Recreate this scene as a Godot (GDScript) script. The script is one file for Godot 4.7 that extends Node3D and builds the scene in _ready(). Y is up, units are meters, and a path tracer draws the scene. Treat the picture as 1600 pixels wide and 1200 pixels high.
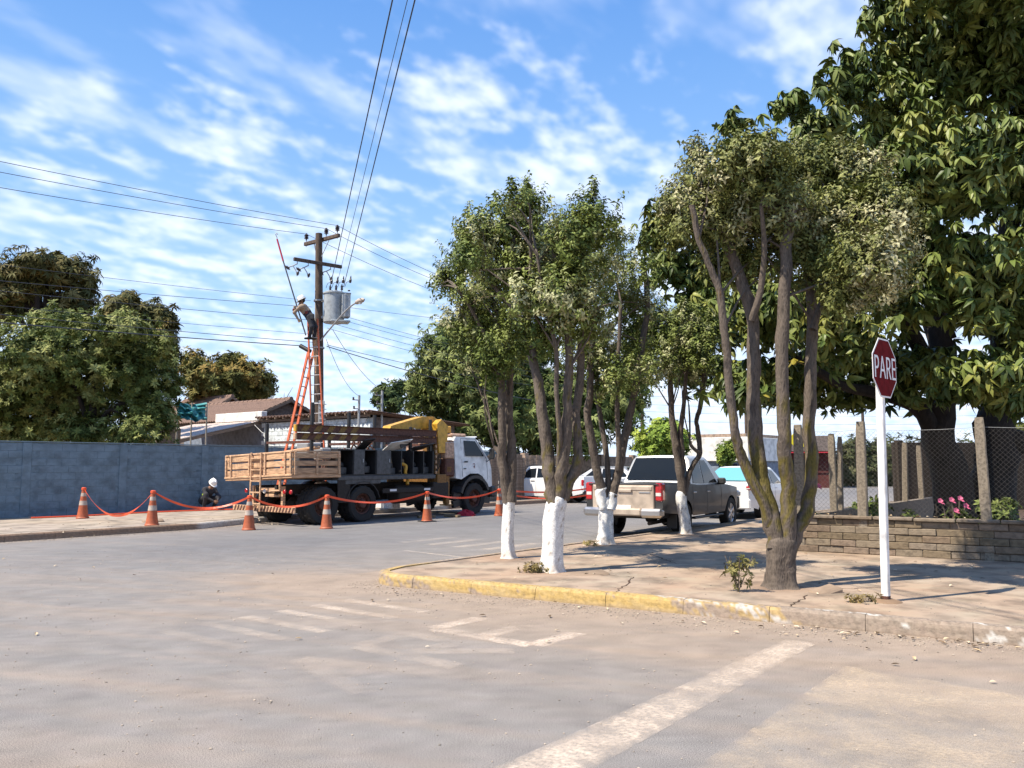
extends Node3D
# A street corner in the dry season: a utility crew at work on a pole, lopped street trees, a pickup at the kerb.
# "Street frame": x to the right of the street's direction, -z along it; STREET turns it into the world.

const HEADING := 38.5
var STREET := Basis(Vector3.UP, -deg_to_rad(HEADING))
var rng := RandomNumberGenerator.new()
var M := {}
var T := {}
var names := {}


# ------------------------------------------------------------------ mesh buffer
class MB:
	var v := PackedVector3Array()
	var n := PackedVector3Array()
	var uv := PackedVector2Array()
	var c := PackedColorArray()
	var col := Color.WHITE
	var X := Transform3D.IDENTITY

	func tri(p: Vector3, q: Vector3, r: Vector3, np = null, nq = null, nr = null) -> void:   # counter-clockwise seen from outside
		var a := X * p
		var b := X * q
		var d := X * r
		var f := (b - a).cross(d - a)
		if f.length_squared() < 1e-16:
			return
		f = f.normalized()
		v.append(a); v.append(d); v.append(b)
		if np == null:
			n.append(f); n.append(f); n.append(f)
		else:
			n.append((X.basis * np).normalized()); n.append((X.basis * nr).normalized()); n.append((X.basis * nq).normalized())
		for k in 3:
			uv.append(Vector2.ZERO)
			c.append(col)

	func quad(a: Vector3, b: Vector3, d: Vector3, e: Vector3) -> void:
		tri(a, b, d)
		tri(a, d, e)

	func uvquad(a: Vector3, b: Vector3, d: Vector3, e: Vector3, s := Vector2.ONE) -> void:   # uv from (0,1) at a to (1,0) at d
		var at := uv.size()
		tri(a, b, d)
		tri(a, d, e)
		if uv.size() == at + 6:
			uv[at] = Vector2(0, s.y); uv[at + 1] = Vector2(s.x, 0); uv[at + 2] = Vector2(s.x, s.y)
			uv[at + 3] = Vector2(0, s.y); uv[at + 4] = Vector2(0, 0); uv[at + 5] = Vector2(s.x, 0)

	func box(at: Vector3, size: Vector3, turn := Basis.IDENTITY, bev := 0.0) -> void:
		var h := size / 2
		var keep := X
		X = X * Transform3D(turn, at)
		if bev <= 0.0:
			for ax in 3:
				for sg in [-1.0, 1.0]:
					var w := Vector3.ZERO; w[ax] = sg * h[ax]
					var a := Vector3.ZERO; a[(ax + 1) % 3] = h[(ax + 1) % 3]
					var b := Vector3.ZERO; b[(ax + 2) % 3] = h[(ax + 2) % 3] * sg
					quad(w - a - b, w + a - b, w + a + b, w - a + b)
		else:
			bev = minf(bev, minf(h.x, minf(h.y, h.z)) * 0.9)
			var i := h - Vector3(bev, bev, bev)
			for ax in 3:
				var p1 := (ax + 1) % 3
				var p2 := (ax + 2) % 3
				for sg in [-1.0, 1.0]:
					var w := Vector3.ZERO; w[ax] = sg * h[ax]
					var a := Vector3.ZERO; a[p1] = i[p1]
					var b := Vector3.ZERO; b[p2] = i[p2] * sg
					quad(w - a - b, w + a - b, w + a + b, w - a + b)
					for s2 in [-1.0, 1.0]:     # bevel strip between face ax (sg) and face p1 (s2)
						var e := Vector3.ZERO; e[ax] = sg * h[ax]; e[p1] = s2 * i[p1]
						var f := Vector3.ZERO; f[ax] = sg * i[ax]; f[p1] = s2 * h[p1]
						var g := Vector3.ZERO; g[p2] = i[p2]
						if sg * s2 > 0:
							quad(e - g, f - g, f + g, e + g)
						else:
							quad(e + g, f + g, f - g, e - g)
			for sx in [-1.0, 1.0]:
				for sy in [-1.0, 1.0]:
					for sz in [-1.0, 1.0]:
						var a := Vector3(sx * h.x, sy * i.y, sz * i.z)
						var b := Vector3(sx * i.x, sy * h.y, sz * i.z)
						var d := Vector3(sx * i.x, sy * i.y, sz * h.z)
						if sx * sy * sz > 0:
							tri(a, b, d)
						else:
							tri(a, d, b)
		X = keep

	func bar(p: Vector3, q: Vector3, w: float, h: float, up := Vector3.UP, bev := 0.0) -> void:   # a rectangular bar from p to q
		var z := (q - p)
		var l := z.length()
		z = z / l
		if absf(z.dot(up)) > 0.97:
			up = Vector3.RIGHT
		var x := up.cross(z).normalized()
		box((p + q) / 2, Vector3(w, h, l), Basis(x, z.cross(x), z), bev)

	func tube(path: Array, radii, sides := 8, caps := true, cols = null) -> void:
		var k := path.size()
		var rings := []
		var dirs := []
		var up := Vector3(0.31, 0.2, 0.93).normalized()
		for i in k:
			var t: Vector3
			if i == 0: t = path[1] - path[0]
			elif i == k - 1: t = path[i] - path[i - 1]
			else: t = (path[i + 1] - path[i]).normalized() + (path[i] - path[i - 1]).normalized()
			t = t.normalized()
			dirs.append(t)
			if absf(up.dot(t)) > 0.98:
				up = Vector3(0.9, 0.1, 0.4).normalized()
			var x := (up - t * up.dot(t)).normalized()
			up = x
			var y := t.cross(x)
			var rad: float = radii if radii is float else radii[i]
			var ring := []
			for j in sides:
				var an := TAU * j / sides
				var d := x * cos(an) + y * sin(an)
				ring.append([path[i] + d * rad, d])
			rings.append(ring)
		for i in k - 1:
			for j in sides:
				var a: Array = rings[i][j]
				var b: Array = rings[i][(j + 1) % sides]
				var d: Array = rings[i + 1][(j + 1) % sides]
				var e: Array = rings[i + 1][j]
				if cols != null: col = cols[i]
				tri(a[0], b[0], d[0], a[1], b[1], d[1])
				tri(a[0], d[0], e[0], a[1], d[1], e[1])
		if caps:
			for j in sides:
				tri(path[0], rings[0][(j + 1) % sides][0], rings[0][j][0])
				tri(path[k - 1], rings[k - 1][j][0], rings[k - 1][(j + 1) % sides][0])

	func lathe(profile: Array, segs := 16, at := Transform3D.IDENTITY) -> void:   # [radius, height] from the bottom up, round y
		var keep := X
		X = X * at
		for i in profile.size() - 1:
			var r0: float = profile[i][0]
			var r1: float = profile[i + 1][0]
			var y0: float = profile[i][1]
			var y1: float = profile[i + 1][1]
			var nn := Vector2(y1 - y0, r0 - r1).normalized()
			for j in segs:
				var a := TAU * j / segs
				var b := TAU * (j + 1) / segs
				var ca := Vector3(sin(a), 0, cos(a))
				var cb := Vector3(sin(b), 0, cos(b))
				var na := ca * nn.x + Vector3.UP * nn.y
				var nb := cb * nn.x + Vector3.UP * nn.y
				var p := ca * r0 + Vector3.UP * y0
				var q := cb * r0 + Vector3.UP * y0
				var r := cb * r1 + Vector3.UP * y1
				var s := ca * r1 + Vector3.UP * y1
				tri(p, q, r, na, nb, nb)
				tri(p, r, s, na, nb, na)
		X = keep

	func disc(at: Vector3, axis: Vector3, rad: float, thick: float, segs := 20, bev := 0.0) -> void:
		var y := axis.normalized()
		var x := (Vector3.UP if absf(y.y) < 0.9 else Vector3.RIGHT).cross(y).normalized()
		lathe([[0.0, -thick / 2], [rad - bev, -thick / 2], [rad, -thick / 2 + bev], [rad, thick / 2 - bev], [rad - bev, thick / 2], [0.0, thick / 2]], segs, Transform3D(Basis(x, y, x.cross(y)), at))

	func prism(poly: Array, z0: float, z1: float, at := Transform3D.IDENTITY) -> void:   # outline in x,y, any winding
		var p := PackedVector2Array(poly)
		if Geometry2D.is_polygon_clockwise(p):
			p.reverse()
		var keep := X
		X = X * at
		var ix := Geometry2D.triangulate_polygon(p)
		for i in range(0, ix.size(), 3):
			var a := p[ix[i]]
			var b := p[ix[i + 1]]
			var d := p[ix[i + 2]]
			if (b - a).cross(d - a) < 0:
				var sw := b; b = d; d = sw
			tri(Vector3(a.x, a.y, z1), Vector3(b.x, b.y, z1), Vector3(d.x, d.y, z1))
			tri(Vector3(a.x, a.y, z0), Vector3(d.x, d.y, z0), Vector3(b.x, b.y, z0))
		for i in p.size():
			var a := p[i]
			var b := p[(i + 1) % p.size()]
			quad(Vector3(a.x, a.y, z0), Vector3(b.x, b.y, z0), Vector3(b.x, b.y, z1), Vector3(a.x, a.y, z1))
		X = keep

	func grid(rows: Array, flip := false) -> void:      # rows of points; outside is right-hand of (along row) x (to next row)
		for i in rows.size() - 1:
			for j in rows[i].size() - 1:
				if flip:
					quad(rows[i][j], rows[i + 1][j], rows[i + 1][j + 1], rows[i][j + 1])
				else:
					quad(rows[i][j], rows[i][j + 1], rows[i + 1][j + 1], rows[i + 1][j])

	func smooth(angle := 40.0) -> void:
		var lim := cos(deg_to_rad(angle))
		var at := {}
		for i in v.size():
			var key := Vector3i((v[i] * 2000.0).round())
			if at.has(key): at[key].append(i)
			else: at[key] = [i]
		var area := PackedVector3Array()
		area.resize(v.size())
		for i in range(0, v.size(), 3):
			var f := (v[i + 2] - v[i]).cross(v[i + 1] - v[i])
			area[i] = f; area[i + 1] = f; area[i + 2] = f
		var out := PackedVector3Array()
		out.resize(v.size())
		for key in at:
			for i in at[key]:
				var s := Vector3.ZERO
				var me := area[i].normalized()
				for j in at[key]:
					if area[j].normalized().dot(me) > lim:
						s += area[j]
				out[i] = s.normalized() if s.length_squared() > 0 else me
		n = out

	func mesh() -> ArrayMesh:
		var arr := []
		arr.resize(Mesh.ARRAY_MAX)
		arr[Mesh.ARRAY_VERTEX] = v
		arr[Mesh.ARRAY_NORMAL] = n
		arr[Mesh.ARRAY_TEX_UV] = uv
		arr[Mesh.ARRAY_COLOR] = c
		var m := ArrayMesh.new()
		m.add_surface_from_arrays(Mesh.PRIMITIVE_TRIANGLES, arr)
		return m


# ------------------------------------------------------------------ scene helpers
func W(s: float, r: float, h := 0.0) -> Vector3:      # along the street, right of it, height
	return STREET * Vector3(r, h, -s)


func numbered(called: String) -> String:
	if not names.has(called):
		names[called] = 0
		return called
	names[called] += 1
	return "%s_%03d" % [called, names[called]]


func tag(o: Node, label: String, category: String, group := "", kind := "") -> Node:
	if label != "": o.set_meta("label", label)
	if category != "": o.set_meta("category", category)
	if group != "": o.set_meta("group", group)
	if kind != "": o.set_meta("kind", kind)
	return o


func thing(called: String, label: String, category: String, at := Vector3.ZERO, turn := 0.0, group := "") -> Node3D:
	var o := Node3D.new()
	o.name = numbered(called)
	add_child(o, true)
	o.position = at
	o.rotation.y = turn
	tag(o, label, category, group)
	return o


func put(called: String, m: Mesh, mat: Material, parent: Node = null) -> MeshInstance3D:
	var o := MeshInstance3D.new()
	o.mesh = m
	o.material_override = mat
	if parent == null:
		o.name = numbered(called)
		add_child(o, true)
	else:
		var k := 0
		var nm := called
		while parent.has_node(NodePath(nm)):
			k += 1
			nm = "%s_%03d" % [called, k]
		o.name = nm
		parent.add_child(o, true)
	return o


func part(called: String, b: MB, mat: Material, parent: Node = null) -> MeshInstance3D:
	return put(called, b.mesh(), mat, parent)


func piece(called: String, k: int, m: Mesh, mat: Material, parent: Node, at: Transform3D) -> MeshInstance3D:   # one of many alike pieces, k its number
	var o := MeshInstance3D.new()
	o.mesh = m
	o.material_override = mat
	o.name = called if k == 0 else "%s_%03d" % [called, k]
	o.transform = at
	parent.add_child(o, true)
	return o


func structure(o: Node) -> Node:
	o.set_meta("kind", "structure")
	return o


func stuff(o: Node) -> Node:
	o.set_meta("kind", "stuff")
	return o


func dup(root: Node3D, called: String, label: String, at: Vector3, turn: float, group := "") -> Node3D:
	var o: Node3D = root.duplicate()
	o.name = numbered(called)
	add_child(o, true)
	o.position = at
	o.rotation.y = turn
	o.set_meta("label", label)
	if group != "": o.set_meta("group", group)
	return o


# ------------------------------------------------------------------ textures and materials
func noise_tex(kind: String, size: int, freq: float, oct: int, lo: float, hi: float, seed_: int, stretch := Vector2.ONE, gain := 0.5) -> ImageTexture:
	var f := FastNoiseLite.new()
	f.seed = seed_
	f.noise_type = FastNoiseLite.TYPE_CELLULAR if kind == "cell" else FastNoiseLite.TYPE_SIMPLEX_SMOOTH
	f.frequency = freq
	f.fractal_octaves = oct
	f.fractal_gain = gain
	f.fractal_type = FastNoiseLite.FRACTAL_RIDGED if kind == "ridge" else FastNoiseLite.FRACTAL_FBM
	var w := int(size / stretch.x)
	var h := int(size / stretch.y)
	var im := f.get_seamless_image(w, h)
	im.convert(Image.FORMAT_L8)
	if stretch != Vector2.ONE:
		im.resize(size, size, Image.INTERPOLATE_CUBIC)
	var d := im.get_data()
	for i in d.size():
		d[i] = int(clampf(lo + (hi - lo) * d[i] / 255.0, 0.0, 1.0) * 255.0)
	im = Image.create_from_data(size, size, false, Image.FORMAT_L8, d)
	return ImageTexture.create_from_image(im)


func mat(called: String, albedo: Color, rough := 0.8, tex := "", scale := 1.0, bump := "", bump_cm := 0.5, opt := {}) -> StandardMaterial3D:
	var m := StandardMaterial3D.new()
	m.resource_name = called
	m.albedo_color = albedo.linear_to_srgb()
	m.roughness = rough
	m.metallic = opt.get("metal", 0.0)
	m.metallic_specular = opt.get("spec", 0.5)
	if tex != "":
		m.albedo_texture = T[tex]
		m.uv1_triplanar = true
		m.uv1_world_triplanar = opt.get("world", false)
		var sc: Vector3 = Vector3.ONE * scale * (opt.get("aniso", Vector3.ONE) as Vector3)
		m.uv1_scale = sc
	if bump != "":
		m.heightmap_enabled = true
		m.heightmap_texture = T[bump]
		m.heightmap_scale = bump_cm
		if tex == "":
			m.uv1_triplanar = true
			m.uv1_world_triplanar = opt.get("world", false)
			m.uv1_scale = Vector3.ONE * scale
	if opt.get("vcol", false):
		m.vertex_color_use_as_albedo = true
	if opt.has("coat"):
		m.clearcoat_enabled = true
		m.clearcoat = opt.coat
		m.clearcoat_roughness = 0.06
	if opt.has("backlight"):
		m.backlight_enabled = true
		m.backlight = opt.backlight
	M[called] = m
	return m


func glass(called: String, albedo: Color, alpha: float) -> StandardMaterial3D:
	var m := mat(called, albedo, 0.04)
	m.transparency = BaseMaterial3D.TRANSPARENCY_ALPHA
	m.albedo_color.a = alpha
	M[called] = m
	return m


func materials() -> void:
	T.fine = noise_tex("n", 512, 0.06, 4, 0.78, 1.1, 11)
	T.soft = noise_tex("n", 512, 0.012, 5, 0.80, 1.12, 12)
	T.blotch = noise_tex("n", 512, 0.02, 6, 0.66, 1.22, 13, Vector2.ONE, 0.6)
	T.streak = noise_tex("n", 512, 0.03, 4, 0.6, 1.2, 14, Vector2(1, 6))
	T.grain = noise_tex("n", 512, 0.05, 4, 0.72, 1.15, 15, Vector2(8, 1))
	T.ridge = noise_tex("ridge", 512, 0.02, 4, 0.62, 1.12, 16, Vector2(1, 3))
	T.cell = noise_tex("cell", 512, 0.08, 2, 0.3, 1.2, 17)
	T.grit = noise_tex("n", 512, 0.30, 3, 0.45, 1.3, 18)
	mat("asphalt", Color(1, 1, 1), 0.92, "grit", 0.75, "grit", 0.22, {"vcol": true, "world": true})
	mat("soil", Color(0.30, 0.20, 0.13), 0.95, "blotch", 0.3, "fine", 1.5, {"world": true, "vcol": true})
	mat("pavement", Color(0.37, 0.305, 0.245), 0.92, "blotch", 0.13, "grit", 0.10, {"world": true, "vcol": true})
	mat("kerb", Color(0.8, 0.8, 0.8), 0.9, "blotch", 1.3, "fine", 0.9, {"vcol": true, "world": true})
	mat("blue_paint", Color(0.145, 0.21, 0.265), 0.85, "blotch", 0.22, "fine", 0.4, {"world": true, "vcol": true})
	mat("mortar_blue", Color(0.135, 0.197, 0.25), 0.92, "blotch", 0.4, "", 0.5, {"world": true})
	mat("pale_blue_paint", Color(0.74, 0.81, 0.84), 0.85, "blotch", 0.5, "fine", 0.5, {"world": true, "vcol": true})
	mat("mortar_pale", Color(0.58, 0.64, 0.67), 0.92, "fine", 1.0)
	mat("concrete", Color(0.30, 0.265, 0.22), 0.93, "blotch", 1.6, "fine", 1.1, {"vcol": true})
	mat("concrete_old", Color(0.235, 0.188, 0.142), 0.95, "blotch", 0.9, "fine", 1.4, {"vcol": true, "world": true})
	mat("mortar_old", Color(0.12, 0.095, 0.072), 0.95, "fine", 1.2, "fine", 1.0, {"world": true})
	mat("white_paint", Color(0.80, 0.79, 0.77), 0.55, "soft", 0.6)
	mat("limewash", Color(0.86, 0.85, 0.83), 0.95, "fine", 1.0, "ridge", 0.7, {"vcol": true})
	mat("bark", Color(0.145, 0.115, 0.092), 0.95, "ridge", 2.2, "ridge", 2.2, {"vcol": true})
	mat("bark_dark", Color(0.034, 0.026, 0.021), 0.95, "ridge", 0.8, "ridge", 3.0, {"vcol": true})
	mat("leaf", Color(1, 1, 1), 0.5, "", 1.0, "", 0.5, {"vcol": true, "spec": 0.3, "backlight": Color(0.25, 0.3, 0.08)})
	mat("leaf_glossy", Color(1, 1, 1), 0.45, "", 1.0, "", 0.5, {"vcol": true, "spec": 0.35, "backlight": Color(0.16, 0.2, 0.05)})
	mat("leaf_dull", Color(1, 1, 1), 0.6, "", 1.0, "", 0.5, {"vcol": true, "spec": 0.25, "backlight": Color(0.22, 0.27, 0.07)})
	mat("dry_leaf", Color(1, 1, 1), 0.8, "", 1.0, "", 0.5, {"vcol": true})
	mat("tyre", Color(0.024, 0.022, 0.021), 0.85, "fine", 2.0, "fine", 0.3)
	mat("black_steel", Color(0.022, 0.021, 0.022), 0.55, "soft", 0.8)
	mat("locker_grey", Color(0.075, 0.076, 0.08), 0.55, "blotch", 0.6)
	mat("chassis", Color(0.028, 0.021, 0.017), 0.8, "blotch", 1.2, "fine", 0.5)
	mat("dusty_timber", Color(0.60, 0.37, 0.22), 0.9, "grain", 0.7, "grain", 0.35, {"vcol": true})
	mat("rust_brown", Color(0.115, 0.045, 0.03), 0.75, "blotch", 1.0, "fine", 0.3)
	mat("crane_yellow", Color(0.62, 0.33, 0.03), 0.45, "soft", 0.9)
	mat("crane_shaded", Color(0.24, 0.115, 0.025), 0.7, "blotch", 1.5)  # crane yellow darkened, the column's shade painted into the colour
	mat("dull_yellow", Color(0.23, 0.13, 0.03), 0.7, "blotch", 1.5)
	mat("cab_white", Color(0.72, 0.72, 0.71), 0.35, "soft", 0.4, "", 0.5, {"coat": 0.4})
	mat("dust_pink", Color(0.56, 0.36, 0.25), 0.85, "blotch", 0.8)
	mat("pickup_silver", Color(0.055, 0.055, 0.056), 0.4, "soft", 0.35, "", 0.5, {"metal": 0.15, "spec": 0.4, "coat": 0.25})  # silver darkened so the colour carries the unlit flank's shade
	mat("roof_silver", Color(0.42, 0.42, 0.42), 0.35, "", 1.0, "", 0.5, {"metal": 0.3, "coat": 0.4})  # lighter copy of the body silver, sunlight on the roof painted in
	mat("dusty_silver", Color(0.50, 0.41, 0.33), 0.5, "soft", 0.5, "", 0.5, {"metal": 0.2, "coat": 0.2})
	mat("silver", Color(0.5, 0.5, 0.51), 0.3, "", 1.0, "", 0.5, {"metal": 0.6, "coat": 0.5})
	mat("car_white", Color(0.80, 0.80, 0.80), 0.3, "", 1.0, "", 0.5, {"coat": 0.7})
	mat("plastic_black", Color(0.02, 0.02, 0.021), 0.5)
	mat("plastic_grey", Color(0.07, 0.07, 0.072), 0.6)
	mat("chrome", Color(0.58, 0.54, 0.50), 0.3, "", 1.0, "", 0.5, {"metal": 1.0})
	mat("window_dark", Color(0.012, 0.015, 0.019), 0.05, "", 1.0, "", 0.5, {"spec": 0.4})
	mat("window_reflection", Color(0.16, 0.42, 0.45), 0.05, "", 1.0, "", 0.5, {"spec": 0.9})  # teal stands in for sky reflected in the rear glass
	mat("lamp_red", Color(0.42, 0.012, 0.015), 0.15, "", 1.0, "", 0.5, {"coat": 0.8})
	mat("lamp_clear", Color(0.62, 0.62, 0.6), 0.12, "", 1.0, "", 0.5, {"coat": 0.8})
	mat("lamp_amber", Color(0.6, 0.2, 0.02), 0.15)
	mat("cone_orange", Color(0.43, 0.105, 0.04), 0.6, "soft", 1.5)
	mat("cone_white", Color(0.46, 0.38, 0.32), 0.6, "soft", 1.5)
	mat("tape_orange", Color(0.80, 0.13, 0.05), 0.35, "", 1.0, "", 0.5, {"backlight": Color(0.7, 0.12, 0.04)})
	mat("ladder_orange", Color(0.62, 0.13, 0.045), 0.5, "soft", 1.2)
	mat("rung_grey", Color(0.42, 0.40, 0.40), 0.4, "", 1.0, "", 0.5, {"metal": 0.6})
	mat("pole_wood", Color(0.105, 0.073, 0.055), 0.9, "streak", 0.8, "streak", 0.8)
	mat("pole_pale", Color(0.40, 0.36, 0.31), 0.9, "streak", 0.8)
	mat("transformer_grey", Color(0.34, 0.37, 0.39), 0.45, "soft", 0.8)
	mat("porcelain", Color(0.03, 0.018, 0.02), 0.3)
	mat("galvanised", Color(0.40, 0.41, 0.42), 0.5, "fine", 2.0, "", 0.5, {"metal": 0.35})
	mat("net_wire", Color(0.10, 0.09, 0.08), 0.6, "", 1.0, "", 0.5, {"metal": 0.3})
	mat("wire", Color(0.035, 0.04, 0.055), 0.6)
	mat("sign_red", Color(0.15, 0.010, 0.013), 0.75, "soft", 1.0, "", 0.5, {"spec": 0.15})
	mat("sign_white", Color(0.74, 0.72, 0.72), 0.45)
	mat("sign_yellow", Color(0.78, 0.66, 0.02), 0.45)
	mat("roof_tile", Color(0.24, 0.155, 0.12), 0.9, "blotch", 0.8, "fine", 0.6, {"vcol": true})
	mat("roof_sheet", Color(0.64, 0.53, 0.47), 0.9, "blotch", 0.7, "fine", 0.5)
	mat("plaster_dark", Color(0.16, 0.13, 0.12), 0.9, "blotch", 0.5)
	mat("plaster_white", Color(0.74, 0.73, 0.70), 0.9, "soft", 0.3)
	mat("plaster_blue_grey", Color(0.2, 0.24, 0.31), 0.9, "soft", 0.5)
	mat("plaster_red", Color(0.085, 0.018, 0.016), 0.9, "soft", 0.4)
	mat("plaster_tan", Color(0.34, 0.25, 0.19), 0.9, "blotch", 0.4)
	mat("tarp_teal", Color(0.05, 0.26, 0.27), 0.6, "soft", 1.0)
	mat("old_timber", Color(0.24, 0.175, 0.13), 0.92, "grain", 0.6, "grain", 0.5, {"vcol": true})
	mat("uniform", Color(1, 1, 1), 0.9, "fine", 6.0, "", 0.5, {"vcol": true})
	mat("helmet_white", Color(0.82, 0.80, 0.77), 0.35)
	mat("hi_vis", Color(0.42, 0.55, 0.05), 0.6)
	mat("red_cloth", Color(0.45, 0.02, 0.04), 0.85)
	mat("petal_pink", Color(0.72, 0.16, 0.30), 0.6, "", 1.0, "", 0.5, {"backlight": Color(0.5, 0.1, 0.2)})
	glass("pane", Color(0.02, 0.025, 0.03), 0.3)
	var wp := mat("worn_paint", Color(0.74, 0.64, 0.54), 0.85)
	wp.transparency = BaseMaterial3D.TRANSPARENCY_ALPHA
	wp.vertex_color_use_as_albedo = true
	wp.albedo_texture = worn_texture()
	wp.uv1_triplanar = true
	wp.uv1_world_triplanar = true
	wp.uv1_scale = Vector3.ONE * 1.1


func worn_texture() -> ImageTexture:
	var f := FastNoiseLite.new()
	f.seed = 77
	f.frequency = 0.035
	f.fractal_octaves = 5
	f.fractal_gain = 0.65
	var im := f.get_seamless_image(512, 512)
	im.convert(Image.FORMAT_L8)
	var d := im.get_data()
	var o := PackedByteArray()
	o.resize(d.size() * 4)
	for i in d.size():
		var a := clampf(0.42 + (d[i] / 255.0 - 0.2) * 0.9, 0.2, 0.95)
		o[i * 4] = 255; o[i * 4 + 1] = 255; o[i * 4 + 2] = 255; o[i * 4 + 3] = int(a * 255)
	return ImageTexture.create_from_image(Image.create_from_data(512, 512, false, Image.FORMAT_RGBA8, o))


# ------------------------------------------------------------------ sky
var sky_rows := []
const SKY_W := 3072
const SKY_H := 1536


func sky_row(j: int) -> void:
	var fa := FastNoiseLite.new()
	fa.seed = 5; fa.frequency = 1.0; fa.fractal_octaves = 5; fa.fractal_gain = 0.55
	var fb := FastNoiseLite.new()
	fb.seed = 9; fb.frequency = 1.0; fb.fractal_octaves = 4
	var fc := FastNoiseLite.new()
	fc.seed = 21; fc.frequency = 1.0; fc.fractal_octaves = 3
	var row := PackedFloat32Array()
	row.resize(SKY_W * 3)
	var el := PI / 2 - (j + 0.5) / SKY_H * PI
	var y := sin(el)
	var hor := cos(el)
	for i in SKY_W:
		var az := ((i + 0.5) / SKY_W - 0.5) * TAU          # 0 is -z, positive towards +x
		var yy := maxf(y, 0.0)
		var t := pow(1.0 - yy, 4.2)
		var deep := clampf((yy - 0.08) / 0.45, 0.0, 1.0)
		var cl := Color(0.165, 0.365, 0.66).lerp(Color(0.075, 0.205, 0.50), deep)
		cl = cl.lerp(Color(0.52, 0.64, 0.78), clampf(t * 0.85, 0.0, 1.0))
		if y > -0.02:
			var px := sin(az) * hor / (yy + 0.10)
			var pz := -cos(az) * hor / (yy + 0.10)
			# clouds in long bands running away from the camera, broken across by ripples
			var al := px * 0.52 - pz * 0.85
			var ac := px * 0.85 + pz * 0.52
			var w := fc.get_noise_2d(al * 0.5, ac * 0.5) * 0.22
			var band := fa.get_noise_2d(al * 0.75 + w, ac * 1.5 + w)
			var cell := fb.get_noise_2d(al * 3.4 + w * 2.0, ac * 5.6 + w)
			var tiny := fb.get_noise_2d(al * 8.5 + 31.0 + w, ac * 12.0)
			var big := fc.get_noise_2d(px * 0.30 + 3.1, pz * 0.30 - 4.2)
			var cover := 0.31 - 0.76 * smoothstep(0.16, 0.56, yy) + 0.36 * big - 0.62 * clampf(sin(az + 0.16), -0.42, 0.7)
			var dens := band * 0.62 + cell * 0.66 + tiny * 0.50 + cover
			var k := smoothstep(-0.22, 0.95, dens)
			var wisp := smoothstep(-0.05, 0.75, fa.get_noise_2d(al * 0.7 + 9.0, ac * 1.9 + w) + 0.05 + cell * 0.45 + tiny * 0.12) * 0.34
			k = clampf(k * 0.78 + wisp * (1.0 - k), 0.0, 1.0)
			cl = cl.lerp(Color(0.68, 0.72, 0.80), k)
		else:
			cl = Color(0.30, 0.26, 0.22)
		row[i * 3] = cl.r; row[i * 3 + 1] = cl.g; row[i * 3 + 2] = cl.b
	sky_rows[j] = row.to_byte_array()


func make_sky() -> Sky:
	sky_rows.resize(SKY_H)
	var id := WorkerThreadPool.add_group_task(sky_row, SKY_H, -1, true)
	WorkerThreadPool.wait_for_group_task_completion(id)
	var bytes := PackedByteArray()
	for r in sky_rows:
		bytes.append_array(r)
	sky_rows.clear()
	var im := Image.create_from_data(SKY_W, SKY_H, false, Image.FORMAT_RGBF, bytes)
	var pm := PanoramaSkyMaterial.new()
	pm.panorama = ImageTexture.create_from_image(im)
	var s := Sky.new()
	s.sky_material = pm
	return s


# ------------------------------------------------------------------ where the trees' stems and leaf masses are
const T1_AT := Vector3(-0.05,0.13,-13.2)
const T2_AT := Vector3(0.55,0.13,-11.56)
const T3_AT := Vector3(1.72,0.13,-15.5)
const T4_AT := Vector3(3.67,0.13,-17.76)
const T5_AT := Vector3(3.22,0.13,-10.08)
const T1_STEMS := [
	[[Vector3(-0.01,0.87,0),Vector3(-0.09,1.37,0.03),Vector3(-0.11,1.83,0.07),Vector3(-0.11,2.31,0.1),Vector3(-0.11,2.85,0.13),Vector3(-0.03,3.45,0.17),Vector3(0.05,3.96,0.2)],0.082,0.041],
	[[Vector3(0.02,0.87,0),Vector3(0.04,1.37,-0.03),Vector3(0.04,1.73,-0.06),Vector3(0.01,2,-0.09),Vector3(-0,2.49,-0.11),Vector3(0.01,3.05,-0.14),Vector3(-0.08,3.72,-0.17),Vector3(-0.27,4.15,-0.2)],0.092,0.046],
	[[Vector3(-0,1.32,0),Vector3(-0.11,1.61,-0.05),Vector3(-0.24,1.75,-0.1)],0.051,0.036],
	[[Vector3(-0.11,2.75,0),Vector3(-0.31,3.36,0.13),Vector3(-0.56,3.85,0.27),Vector3(-0.81,4.23,0.4)],0.041,0.020]]
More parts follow.
